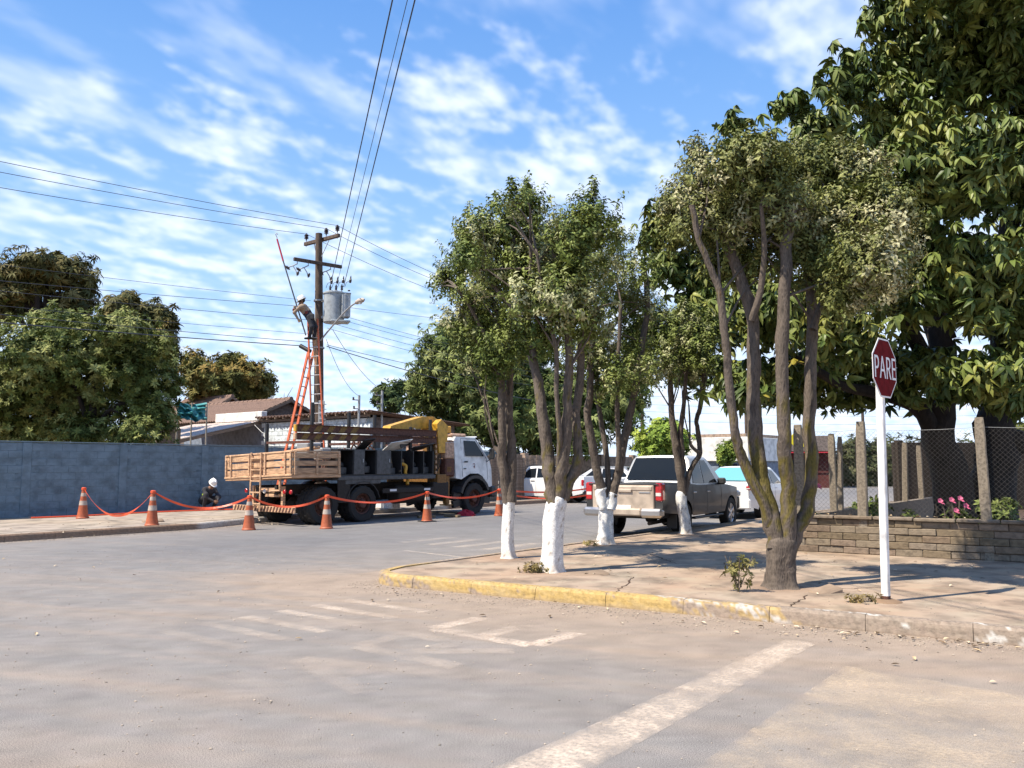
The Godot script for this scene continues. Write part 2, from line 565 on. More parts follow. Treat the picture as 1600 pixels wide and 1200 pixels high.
const T2_STEMS := [
	[[Vector3(0.05,0.9,0),Vector3(-0.01,1.21,-0.03),Vector3(-0.05,1.5,-0.07),Vector3(-0.1,1.98,-0.1),Vector3(-0.15,2.41,-0.13),Vector3(-0.21,2.81,-0.17),Vector3(-0.28,3.2,-0.2),Vector3(-0.38,3.73,-0.23),Vector3(-0.5,4.31,-0.27),Vector3(-0.55,4.79,-0.3)],0.103,0.045],
	[[Vector3(0.09,0.94,0),Vector3(0.14,1.3,0.04),Vector3(0.17,1.64,0.07),Vector3(0.21,2.01,0.11),Vector3(0.22,2.39,0.15),Vector3(0.23,2.77,0.19),Vector3(0.24,3.38,0.22),Vector3(0.17,4,0.26),Vector3(0.03,4.44,0.3)],0.090,0.040],
	[[Vector3(0.16,0.99,0),Vector3(0.26,1.23,-0.01),Vector3(0.36,1.5,-0.02),Vector3(0.37,1.83,-0.03),Vector3(0.35,2.22,-0.04),Vector3(0.41,2.7,-0.06),Vector3(0.45,3.18,-0.07),Vector3(0.53,3.61,-0.08),Vector3(0.51,4.27,-0.09),Vector3(0.42,4.74,-0.1)],0.081,0.036],
	[[Vector3(0.09,1.25,0),Vector3(0.1,1.56,0.08),Vector3(0.11,1.92,0.17),Vector3(0.06,2.48,0.25),Vector3(0.05,3.04,0.33),Vector3(-0.11,3.7,0.42),Vector3(-0.2,4.3,0.5)],0.045,0.022],
	[[Vector3(-0.21,2.96,0),Vector3(-0.41,3.53,-0.17),Vector3(-0.78,4.04,-0.33),Vector3(-1.07,4.32,-0.5)],0.045,0.022],
	[[Vector3(-0.36,3.69,0),Vector3(-0.28,4.21,0.15),Vector3(-0.3,4.81,0.3)],0.036,0.018]]
const T3_STEMS := [
	[[Vector3(-0.02,0.7,0),Vector3(-0.1,1.24,0.05),Vector3(-0.21,1.7,0.1),Vector3(-0.31,2.33,0.15),Vector3(-0.26,2.96,0.2),Vector3(-0.26,3.6,0.25),Vector3(-0.11,4.39,0.3)],0.096,0.048],
	[[Vector3(0.1,0.7,0),Vector3(0.2,1.06,-0.04),Vector3(0.3,1.44,-0.09),Vector3(0.44,2.09,-0.13),Vector3(0.59,2.74,-0.17),Vector3(0.77,3.79,-0.21),Vector3(0.92,4.49,-0.26),Vector3(0.84,5.26,-0.3)],0.096,0.048],
	[[Vector3(0.07,0.82,0),Vector3(0.07,1.47,-0.12),Vector3(-0.02,2.35,-0.25),Vector3(-0.09,3.01,-0.38),Vector3(0.04,4.03,-0.5)],0.060,0.036],
	[[Vector3(0.27,1.36,0),Vector3(0.26,1.89,0.1),Vector3(0.24,2.71,0.2),Vector3(0.26,3.59,0.3),Vector3(0.3,4.49,0.4)],0.060,0.030]]
const T4_STEMS := [
	[[Vector3(-0.02,0.8,0),Vector3(-0.08,1.34,0.03),Vector3(-0.17,1.82,0.07),Vector3(-0.22,2.22,0.1),Vector3(-0.26,2.63,0.13),Vector3(-0.3,3.32,0.17),Vector3(-0.37,4,0.2)],0.096,0.048],
	[[Vector3(0.02,0.89,0),Vector3(0.13,1.3,-0.04),Vector3(0.25,1.49,-0.07),Vector3(0.38,1.72,-0.11),Vector3(0.35,2.23,-0.15),Vector3(0.34,2.44,-0.19),Vector3(0.44,2.73,-0.23),Vector3(0.54,3.36,-0.26),Vector3(0.64,3.93,-0.3)],0.062,0.041],
	[[Vector3(-0.04,1.27,0),Vector3(-0.05,1.82,0.04),Vector3(-0.05,2.22,0.08),Vector3(-0.01,2.63,0.12),Vector3(0.06,3.46,0.16),Vector3(0.05,4.28,0.2)],0.069,0.034],
	[[Vector3(0.34,1.71,0),Vector3(0.2,1.84,0),Vector3(0.15,1.95,0)],0.041,0.028]]
const T5_STEMS := [
	[[Vector3(-0.03,0.48,0),Vector3(-0.07,0.78,-0.02),Vector3(-0.16,1.16,-0.04),Vector3(-0.21,1.55,-0.06),Vector3(-0.24,1.92,-0.08),Vector3(-0.23,2.6,-0.1),Vector3(-0.21,3.3,-0.12),Vector3(-0.31,3.71,-0.14),Vector3(-0.43,4.07,-0.16),Vector3(-0.54,4.63,-0.18),Vector3(-0.6,5.02,-0.2)],0.117,0.055],
	[[Vector3(-0.1,0.74,0),Vector3(-0.22,1.07,0.04),Vector3(-0.42,1.5,0.07),Vector3(-0.5,1.71,0.11),Vector3(-0.55,1.91,0.14),Vector3(-0.6,2.57,0.18),Vector3(-0.66,3.09,0.21),Vector3(-0.7,3.52,0.24),Vector3(-0.84,3.9,0.28),Vector3(-0.96,4.18,0.31),Vector3(-1.05,4.59,0.35)],0.070,0.031],
	[[Vector3(0.09,0.51,0),Vector3(0.12,0.9,0.04),Vector3(0.1,1.24,0.07),Vector3(0.06,1.59,0.11),Vector3(0.05,1.91,0.15),Vector3(0.05,2.66,0.19),Vector3(0.08,3.48,0.22),Vector3(0.11,4.06,0.26),Vector3(0.16,4.53,0.3)],0.098,0.063],
	[[Vector3(0.11,0.45,0),Vector3(0.24,0.69,-0.04),Vector3(0.38,0.92,-0.08),Vector3(0.45,1.34,-0.12),Vector3(0.47,1.92,-0.16),Vector3(0.51,2.61,-0.19),Vector3(0.59,3.22,-0.23),Vector3(0.58,4.1,-0.27),Vector3(0.67,4.57,-0.31),Vector3(0.79,4.9,-0.35)],0.094,0.055],
	[[Vector3(0.49,3.12,0),Vector3(0.65,3.5,-0.07),Vector3(0.83,3.86,-0.15),Vector3(1.03,4.33,-0.22),Vector3(1.28,4.72,-0.3)],0.047,0.023],
	[[Vector3(-0.25,3.24,0),Vector3(-0.17,3.69,0.17),Vector3(-0.17,4.12,0.33),Vector3(-0.25,4.54,0.5)],0.047,0.023]]
const T1_CROWN := [[-0.48,3.63,-0.27,0.44,0.42,0.43], [-0.64,3.22,-0.4,0.3,0.3,0.3], [-0.78,3.81,-0.11,0.29,0.31,0.3], [-0.32,4.18,-0.35,0.53,0.47,0.5], [-0.97,4.52,-0.44,0.27,0.25,0.26], [-0.58,4.82,-0.1,0.43,0.41,0.42], [-0.05,3.26,0.41,0.42,0.38,0.4], [-0.27,2.98,0.3,0.26,0.28,0.27], [-0.61,4.06,0.26,0.3,0.3,0.3], [-1.12,4.36,-0.28,0.17,0.15,0.16]]
const T2_CROWN := [[-0.14,3.27,0.05,0.36,0.27,0.31], [0.11,4.22,-0.31,0.74,0.55,0.64], [-0.59,4.94,-0.46,0.48,0.45,0.47], [-0.07,4.57,-0.55,0.56,0.47,0.52], [-0.3,5.19,-0.4,0.32,0.26,0.29], [0.28,4.52,0.6,0.42,0.42,0.42], [0.56,4.76,0.46,0.29,0.31,0.3], [0.24,3.78,0.43,0.52,0.41,0.47], [-0.15,3.7,0.42,0.43,0.31,0.37], [-0.74,4.25,-0.43,0.39,0.37,0.38], [-1.06,4.79,-0.27,0.31,0.31,0.31], [-1.13,4.29,0.18,0.26,0.26,0.26], [0.38,3.36,0.33,0.39,0.26,0.33], [0.51,4.93,0.5,0.12,0.22,0.17], [-0.55,4.96,0.53,0.14,0.17,0.15]]
const T3_CROWN := [[0.07,3.42,-0.66,0.58,0.5,0.54], [0.49,3.14,0.17,0.4,0.43,0.42], [-0.5,3.55,0.27,0.42,0.4,0.41], [0.12,5.19,0.01,0.53,0.53,0.53], [0.42,4.61,-0.52,0.62,0.62,0.62], [-0.14,3.71,-0.04,0.48,0.48,0.48], [0.66,3.8,-0.66,0.4,0.58,0.49], [0.62,5.02,0.69,0.3,0.41,0.36], [0.2,5.59,0.58,0.32,0.21,0.27], [-0.06,3.03,0.08,0.36,0.36,0.36], [0.83,4.51,-0.32,0.29,0.32,0.31], [0.13,2.91,0.65,0.28,0.25,0.26]]
const T4_CROWN := [[-0.21,4.16,0.1,0.52,0.52,0.52], [0.23,3.74,0.54,0.4,0.45,0.43], [-0.54,3.49,0.49,0.35,0.35,0.35], [0.06,4.52,0.01,0.44,0.33,0.39], [0.59,4.26,-0.12,0.28,0.36,0.32], [-0.6,4.5,0.14,0.33,0.33,0.33], [-0.87,4.19,-0.1,0.28,0.28,0.28], [0.24,3.46,-0.47,0.31,0.23,0.27]]
const T5_CROWN := [[-0.65,5.1,-0.31,0.37,0.34,0.35], [-0.39,5,0.5,0.43,0.31,0.37], [0.67,5.4,-0.73,0.59,0.35,0.47], [1.35,5.25,-0.73,0.5,0.39,0.44], [1.37,4.52,0.2,0.32,0.37,0.34], [0.92,4.61,-0.35,0.53,0.4,0.47], [-0.03,4.57,0.05,0.51,0.39,0.45], [-0.73,4.51,-0.05,0.38,0.35,0.36], [-1.04,4.79,-0.25,0.26,0.26,0.26], [0.85,3.7,0.79,0.4,0.36,0.38], [1.81,4.18,-0.49,0.25,0.34,0.29], [0.74,3.96,-0.14,0.41,0.35,0.38], [-0.3,4.05,-0.48,0.38,0.29,0.34], [-0.26,5.35,0.21,0.24,0.14,0.19], [-0.8,5.46,-0.36,0.15,0.15,0.15], [0.37,4.19,-0.23,0.4,0.29,0.34], [0.74,3.41,0.39,0.3,0.2,0.25], [-1.08,4.38,-0.29,0.16,0.21,0.18], [1.46,3.59,0.09,0.17,0.14,0.15]]
const BIG_CROWN := [[4.04,2.85,-14.04,0.65,0.35,0.5], [6.06,3.05,-16.94,0.79,0.39,0.59], [7.18,3.13,-17.08,0.79,0.42,0.61], [7.96,3.2,-16.48,0.77,0.46,0.61], [7.93,3.01,-14.55,0.68,0.41,0.54], [9.03,2.83,-15.08,0.7,0.35,0.53], [9.06,10.02,-16.45,1.53,1.4,1.47], [10.2,10.26,-16.11,1.5,1.37,1.44], [8.03,8.73,-16.66,1.29,1.03,1.16], [6.7,9.22,-15.65,0.73,0.61,0.67], [8.48,10.53,-17.15,0.8,0.93,0.86], [5.82,7.81,-14.79,0.8,0.57,0.69], [4.88,7.98,-14.07,0.44,0.28,0.36], [4.32,6.85,-13.86,0.75,0.54,0.64], [5.96,6.78,-14.65,1.14,0.8,0.97], [7.52,6.73,-13.84,1.29,1.07,1.18], [10.88,7.98,-17.23,1.47,1.47,1.47], [12.78,4.72,-16.26,1.39,1.01,1.2], [11.01,6.26,-13.82,0.96,1.29,1.13], [11.25,8.54,-14.51,1.24,1.35,1.29], [4.97,4.64,-15.82,1.1,0.98,1.04], [5.46,4.05,-13.9,0.97,0.86,0.92], [7.14,5.22,-15.07,1.17,1.05,1.11], [7.93,4.93,-14.36,1.22,1,1.11], [10.24,5.11,-16.24,1.39,1.39,1.39], [7.53,3.87,-16.61,0.77,0.52,0.64], [8.21,3.5,-15.7,0.85,0.49,0.67], [6.56,3.63,-16.81,1.04,0.47,0.76], [4.97,3.4,-15.93,0.86,0.44,0.65], [8.2,3.16,-13.84,0.86,0.48,0.67], [11.12,8.36,-16.11,1.5,1.75,1.62], [12.01,6.02,-17.27,1.61,1.74,1.67], [11.51,3.8,-17.14,1.2,0.8,1], [12.03,4.27,-16.69,1.16,0.78,0.97], [8.77,10.63,-14.48,1.57,0.9,1.23], [8.36,11.29,-15.99,0.87,0.74,0.81], [11.38,10.89,-16.25,1.39,1.51,1.45], [7.86,11.15,-16.95,0.47,0.53,0.5], [4.94,6.36,-13.77,0.96,0.64,0.8], [7.78,6.66,-15.77,1.1,0.86,0.98]]
const BIG_CROWN_BACK := [[4.39,4.02,-20.07,0.72,0.72,0.72], [3.85,6.8,-20.31,0.63,0.94,0.79], [4.63,5.5,-20.31,0.79,0.79,0.79], [3.51,7.41,-20.13,0.41,0.56,0.48], [5.43,9.87,-19.32,0.42,0.36,0.39], [5.45,7.91,-20.16,1.25,0.94,1.09], [4.66,6.48,-20.33,0.95,0.87,0.91], [4.93,5.05,-19.61,0.91,0.84,0.87], [3.98,7.86,-20,0.56,0.62,0.59], [4.84,3.72,-18.8,0.58,0.44,0.51]]
const LEFT_BUSH := [[-17.22,2.74,-29.26,1.59,0.79,1.19], [-14.75,2.59,-28.44,1.54,0.77,1.16], [-12.66,2.68,-27.95,1.08,0.76,0.92], [-12.13,3.27,-28.68,0.44,0.89,0.67], [-15.91,5.14,-27.52,1.92,1.49,1.71], [-14.5,5.38,-28.54,1.77,1.44,1.6], [-13.12,4.76,-29.02,1.24,1.57,1.41], [-17.17,3.94,-28.68,1.33,1.33,1.33], [-15.55,3.77,-29.43,2.05,1.37,1.71], [-12.68,3.49,-28.66,0.93,0.89,0.91], [-16.15,6.59,-29,1.24,0.67,0.96], [-11.82,5.49,-27.72,0.52,0.6,0.56], [-13.43,6.28,-27.84,1.29,0.6,0.95], [-18.65,4.37,-28.5,1.55,1.77,1.66], [-12.15,4.46,-29.44,0.37,0.91,0.64]]
const LEFT_TALL := [[-22.01,9.77,-36.49,1.56,1.41,1.49], [-20.17,10.22,-36.52,1.42,1.02,1.22], [-19.56,8.77,-36.58,1.02,1.02,1.02], [-22.85,8.9,-36.54,1.13,1.42,1.27], [-20.62,10.34,-35.26,0.98,0.55,0.77], [-24.55,8.94,-36.72,1.71,1.71,1.71], [-19.2,9.86,-36.9,0.4,0.57,0.49]]
const LEFT_MID := [[-16.84,8.07,-35.14,0.98,0.87,0.93], [-15.9,7.91,-35.87,1,0.89,0.95], [-14.74,6.65,-35.02,0.43,1.25,0.84], [-17.08,8.84,-36.19,0.45,0.45,0.45], [-16.12,6.96,-35.2,1.09,0.82,0.95], [-14.9,7.88,-35.69,0.22,0.39,0.3]]
const LEFT_FAR := [[-18.84,7,-51.42,1.83,1.43,1.63], [-16.86,6.93,-51.51,1.68,1.36,1.52], [-20.22,7.8,-52.01,0.89,1.05,0.97], [-15.83,6.53,-52.81,0.74,0.9,0.82], [-18.4,5.89,-52.58,2.04,0.82,1.43], [-17.61,7.99,-51.25,1.03,0.56,0.79]]
const MANGO_CROWN := [[-3.47,6.79,-40.4,1.41,1.72,1.57], [-1.89,6.15,-40.3,2.03,2.03,2.03], [-3.98,5.34,-42.65,1.52,1.49,1.5], [0,5.62,-41.37,2.08,2.08,2.08], [1.9,4.93,-40.8,2.06,1.83,1.95], [3.86,4.33,-41.43,1.61,1.8,1.7], [-1.6,8.12,-40.74,1.45,1.14,1.29], [-4.83,5.51,-41.89,0.65,1.3,0.97], [5.73,4.97,-41.38,1.15,2.12,1.64], [0.65,7.55,-41.26,1.76,1.54,1.65], [-2.66,3.93,-42.93,1.86,1.2,1.53], [0.62,3.48,-40.31,2.06,1.37,1.72], [3.11,3,-40.17,1.74,1.12,1.43], [-3.43,8.77,-43.7,0.68,0.68,0.68], [6.27,6.76,-40.12,0.93,1.87,1.4], [-0.93,3.94,-40.15,1.87,1.56,1.71]]
const DARK_CROWN := [[-7.68,5.86,-49.83,0.77,0.7,0.73], [-6.91,6.19,-50.46,0.55,0.63,0.59], [-7.25,5.18,-49.6,1,0.54,0.77], [-8.3,5.55,-50.37,0.39,0.31,0.35]]
const BRIGHT_CROWN := [[7.19,2.83,-39.53,1.23,0.8,1.01], [8.07,2.68,-39.83,0.56,0.68,0.62], [6.57,2.64,-40.44,0.69,0.63,0.66], [7.32,2.23,-40.33,1.25,0.69,0.97], [7.42,3.46,-39.86,0.74,0.37,0.56]]
const ROUND_CROWN := [[11.45,2.29,-43.96,0.58,0.58,0.58], [11.17,1.98,-43.85,0.41,0.34,0.37], [11.7,2.45,-43.74,0.34,0.41,0.37]]
const EDGE_CROWN := [[23.47,2.94,-38.28,0.65,0.65,0.65], [24.18,2.65,-38.5,0.78,0.9,0.84], [24.44,2.91,-37.58,0.87,0.99,0.93]]


# ------------------------------------------------------------------ the scene
func _ready() -> void:
	rng.seed = 20240611
	var cam := Camera3D.new()
	cam.name = "camera"
	add_child(cam)
	cam.position = Vector3(0, 1.6, 0)
	cam.rotation = Vector3(deg_to_rad(5.55), 0, 0)
	cam.fov = 49.88
	cam.near = 0.05
	cam.far = 2500.0
	cam.current = true
	var env := Environment.new()
	env.background_mode = Environment.BG_SKY
	env.sky = make_sky()
	env.background_energy_multiplier = 1.0
	env.ambient_light_source = Environment.AMBIENT_SOURCE_SKY
	env.tonemap_mode = Environment.TONE_MAPPER_LINEAR
	env.tonemap_exposure = 1.75
	env.sdfgi_enabled = true
	env.ssao_enabled = true
	env.ssil_enabled = true
	var we := WorldEnvironment.new()
	we.name = "environment"
	we.environment = env
	add_child(we)
	var sun := DirectionalLight3D.new()
	sun.name = "sun"
	add_child(sun)
	sun.look_at_from_position(Vector3.ZERO, Vector3(0.523, -0.809, -0.265))
	sun.light_energy = 1.5
	sun.light_color = Color(1.0, 0.955, 0.88)
	sun.light_angular_distance = 0.5
	sun.shadow_enabled = true

	materials()
	ground()
	road_markings()
	right_pavement()
	left_pavement()
	blue_wall()
	fence()
	houses()
	far_side()
	trees()
	truck()
	cars()
	utility_pole()
	wires()
	work_site()
	small_things()


func V(x: float, y: float, z: float) -> Vector3:
	return Vector3(x, y, z)


func fbm(seed_: int, freq: float, oct := 4) -> FastNoiseLite:
	var f := FastNoiseLite.new()
	f.seed = seed_
	f.frequency = freq
	f.fractal_octaves = oct
	f.noise_type = FastNoiseLite.TYPE_SIMPLEX_SMOOTH
	return f


func front_kerb(r: float) -> float:       # the kerb line of the cross street
	var s := 7.66 + 0.138 * (r + 8.36)
	if r < -8.0:
		var k := clampf(-8.0 - r, 0.0, 0.85)
		s += 0.85 - sqrt(maxf(0.7225 - k * k, 0.0))
	return s


func left_kerb(s: float) -> float:
	if s < 11.4: return -18.95
	return maxf(-18.95 - (s - 11.4) * 0.33, -20.35)


const RK := -8.85        # right kerb of the street
const FENCE_R := -5.05


func sheet(s0: float, s1: float, ns: int, r0: float, r1: float, nr: int, y: float, shade: Callable, b: MB) -> void:
	var cols := []
	for i in ns + 1:
		var row := PackedColorArray()
		for j in nr + 1:
			row.append(shade.call(lerpf(s0, s1, float(i) / ns), lerpf(r0, r1, float(j) / nr)))
		cols.append(row)
	for i in ns:
		for j in nr:
			var sa := lerpf(s0, s1, float(i) / ns)
			var sb := lerpf(s0, s1, float(i + 1) / ns)
			var ra := lerpf(r0, r1, float(j) / nr)
			var rb := lerpf(r0, r1, float(j + 1) / nr)
			var at := b.c.size()
			b.quad(W(sa, ra, y), W(sa, rb, y), W(sb, rb, y), W(sb, ra, y))
			var q: Array = [cols[i][j], cols[i + 1][j + 1], cols[i][j + 1], cols[i][j], cols[i + 1][j], cols[i + 1][j + 1]]
			for k in 6:
				b.c[at + k] = q[k]


func ground() -> void:
	var g := MB.new()
	g.col = Color(1, 1, 1)
	g.quad(V(-900, -0.12, 900), V(900, -0.12, 900), V(900, -0.12, -900), V(-900, -0.12, -900))
	structure(part("ground", g, M.soil))
	var big := fbm(31, 0.16, 5)
	var mid := fbm(32, 0.7, 5)
	var wheel := fbm(33, 0.35, 4)
	var fine := fbm(34, 2.6, 3)
	var tone := func(s: float, r: float) -> Color:
		var grey := Color(0.262, 0.248, 0.238)
		var dust := Color(0.395, 0.308, 0.238)
		var d := 0.08
		var off := front_kerb(clampf(r, RK, 30.0)) - s             # metres out from the cross-street kerb
		if r > -9.4 and off > -0.3:
			d += 0.9 * exp(-maxf(off, 0.0) / 0.8) + 0.55 * exp(-maxf(off, 0.0) / 2.2)
		if s > 7.0 and r < RK + 0.1:
			d += 0.55 * exp(-(RK - r) / 0.45) * (1.0 if s > 9.0 else 0.9)
		var cr := Vector2(s - 7.2, r + 9.6).length()
		d += 0.85 * exp(-cr * cr / 1.6)
		var lk := r - left_kerb(s)
		if lk > -0.5:
			d += 0.7 * exp(-maxf(lk, 0.0) / 0.35)
		# long pale streaks left by turning traffic, across the mouth of the street
		var along := s * 0.35 + r * 0.94
		var across := s * 0.94 - r * 0.35
		var st := wheel.get_noise_2d(along * 0.22, across * 1.9)
		d += 0.30 * smoothstep(-0.05, 0.5, st) * clampf(1.4 - absf(s - 4.0) / 7.0, 0.0, 1.0)
		d += 0.22 * smoothstep(0.0, 0.45, wheel.get_noise_2d(along * 0.3 + 50.0, across * 6.0)) * clampf(1.4 - absf(s - 3.0) / 7.0, 0.0, 1.0)
		var b2 := big.get_noise_2d(s, r)
		d += 0.14 * b2 + 0.10 * mid.get_noise_2d(s * 0.8, r * 1.2)
		var c := grey.lerp(dust, clampf(d, 0.0, 1.0))
		# the travelled lane is darker and bluer
		var lane := exp(-pow((r + 14.6) / 2.6, 2.0)) * smoothstep(4.0, 10.0, s)
		c = c.lerp(Color(0.145, 0.15, 0.165), 0.62 * lane * (0.8 + 0.6 * b2))
		var v := 1.0 + 0.14 * mid.get_noise_2d(s * 1.7 + 40.0, r * 1.7) + 0.12 * fine.get_noise_2d(s, r) + 0.16 * fine.get_noise_2d(s * 3.3 + 9.0, r * 3.3)
		return Color(c.r * v, c.g * v, c.b * v)
	var b := MB.new()
	sheet(-1.0, 10.0, 110, -15.0, 5.0, 200, 0.0, tone, b)
	sheet(-9.0, -1.0, 40, -15.0, 5.0, 100, 0.0, tone, b)
	sheet(10.0, 26.0, 80, -15.0, 5.0, 100, 0.0, tone, b)
	sheet(-9.0, 26.0, 175, -30.0, -15.0, 75, 0.0, tone, b)
	sheet(-9.0, 26.0, 50, 5.0, 12.0, 10, 0.0, tone, b)
	sheet(26.0, 90.0, 32, -30.0, 12.0, 21, 0.0, tone, b)
	sheet(-9.0, 90.0, 20, 12.0, 60.0, 10, 0.0, tone, b)
	sheet(-9.0, 90.0, 20, -80.0, -30.0, 10, 0.0, tone, b)
	sheet(-60.0, -9.0, 12, -80.0, 60.0, 20, 0.0, tone, b)
	structure(part("road", b, M.asphalt))


func worn_quad(b: MB, p: Array, tint: Color) -> void:      # corners [s, r]; paint rubbed away in patches and at its edges
	var n := fbm(35, 1.1, 4)
	var a := Vector2(p[0][0], p[0][1])
	var c := Vector2(p[1][0], p[1][1])
	var d := Vector2(p[2][0], p[2][1])
	var e := Vector2(p[3][0], p[3][1])
	var nu := clampi(int((c - a).length() / 0.05), 3, 60)
	var nv := clampi(int((e - a).length() / 0.05), 3, 90)
	var grid := []
	for i in nu + 1:
		var row := []
		for j in nv + 1:
			var u := float(i) / nu
			var v := float(j) / nv
			var q := a.lerp(c, u).lerp(e.lerp(d, u), v)
			var edge := minf(minf(u, 1.0 - u) * nu, minf(v, 1.0 - v) * nv)
			var w := 0.8 + 0.75 * n.get_noise_2d(q.x * 0.6, q.y * 0.6) + 0.7 * n.get_noise_2d(q.x * 3.0, q.y * 3.0)
			w *= clampf((edge + 0.35 + 1.4 * n.get_noise_2d(q.x * 6.0, q.y * 6.0)) / 1.2, 0.0, 1.0)
			row.append([W(q.x, q.y, 0.004), Color(tint.r, tint.g, tint.b, tint.a * clampf(w, 0.0, 1.35))])
		grid.append(row)
	for i in nu:
		for j in nv:
			var at := b.c.size()
			var flip: bool = (c - a).cross(e - a) > 0
			var q := [grid[i][j], grid[i + 1][j], grid[i + 1][j + 1], grid[i][j + 1]] if flip else [grid[i][j], grid[i][j + 1], grid[i + 1][j + 1], grid[i + 1][j]]
			b.quad(q[0][0], q[1][0], q[2][0], q[3][0])
			if b.c.size() - at == 6:
				var o := [0, 2, 1, 0, 3, 2]
				for k in 6: b.c[at + k] = q[o[k]][1]


func paint(called: String, pts: Array, parent: Node, tint := Color(1, 1, 1, 1)) -> void:
	var b := MB.new()
	worn_quad(b, pts, tint)
	part(called, b, M.worn_paint, parent)


func strip(b: MB, s0: float, r0: float, s1: float, r1: float, w: float) -> void:    # a painted bar from one point to another
	var t := (Vector2(s1, r1) - Vector2(s0, r0)).normalized()
	var x := Vector2(-t.y, t.x) * w / 2
	worn_quad(b, [[s0 - x.x, r0 - x.y], [s0 + x.x, r0 + x.y], [s1 + x.x, r1 + x.y], [s1 - x.x, r1 - x.y]], b.col)


func road_markings() -> void:
	var road := get_node("road")
	# stop line across the lane, then worn lettering and a zebra crossing beyond it
	paint("stop_line", [[7.63, -2.86], [7.66, -2.58], [1.2, -2.42], [1.2, -2.92]], road, Color(1, 0.95, 0.90, 0.62))
	for k in 6:
		var s := 6.58 - k * 0.455
		paint("crosswalk_stripe", [[s - 0.105, -7.75], [s - 0.085, -6.42], [s + 0.105, -6.42], [s + 0.085, -7.75]], road, Color(1, 0.96, 0.92, [0.66, 0.62, 0.54, 0.42, 0.28, 0.16][k]))
	for k in 5:
		var s := 2.4 - k * 0.9
		paint("crosswalk_stripe", [[s - 0.12, -7.85], [s - 0.1, -6.45], [s + 0.12, -6.45], [s + 0.1, -7.85]], road, Color(1, 0.96, 0.9, 0.14))
	# P A R E, each letter tall along the lane, read by a driver heading for the street
	var strokes := {
		"E": [[0, 0, 0, 1], [0, 0, 1, 0], [0, 0.5, 0.8, 0.5], [0, 1, 1, 1]],
		"R": [[0, 0, 0, 1], [0, 1, 0.9, 1], [0.9, 1, 0.9, 0.52], [0, 0.5, 0.9, 0.5], [0.3, 0.5, 1, 0]],
		"A": [[0, 0, 0.5, 1], [1, 0, 0.5, 1], [0.25, 0.4, 0.75, 0.4]],
		"P": [[0, 0, 0, 1], [0, 1, 0.95, 1], [0.95, 1, 0.95, 0.5], [0, 0.48, 0.95, 0.48]]}
	var k := 0
	for ch in ["E", "R", "A", "P"]:
		var b := MB.new()
		b.col = Color(1, 0.95, 0.91, [0.66, 0.27, 0.13, 0.07][k])
		var s0 := 5.98 - k * 0.98
		for q in strokes[ch]:
			strip(b, s0 + q[0] * 0.72, -4.52 - q[1] * 1.22, s0 + q[2] * 0.72, -4.52 - q[3] * 1.22, 0.22)
		part("painted_letter", b, M.worn_paint, road)
		k += 1
	# a broad pale painted field on the right, rubbed away in the middle
	paint("worn_field", [[6.94, -2.13], [6.55, 2.2], [0.4, 1.9], [0.6, -2.0]], road, Color(0.98, 0.89, 0.74, 0.36))
	# the far crossing of the main street
	for k2 in 5:
		var r := -9.6 - k2 * 0.75
		paint("crosswalk_stripe", [[12.0, r], [12.0, r + 0.32], [13.6, r + 0.32], [13.6, r]], road, Color(1, 0.97, 0.95, 0.5 - 0.06 * k2))
	paint("lane_line", [[10.9, -11.3], [10.62, -8.95], [10.78, -8.95], [11.02, -11.3]], road, Color(1, 0.97, 0.95, 0.55))


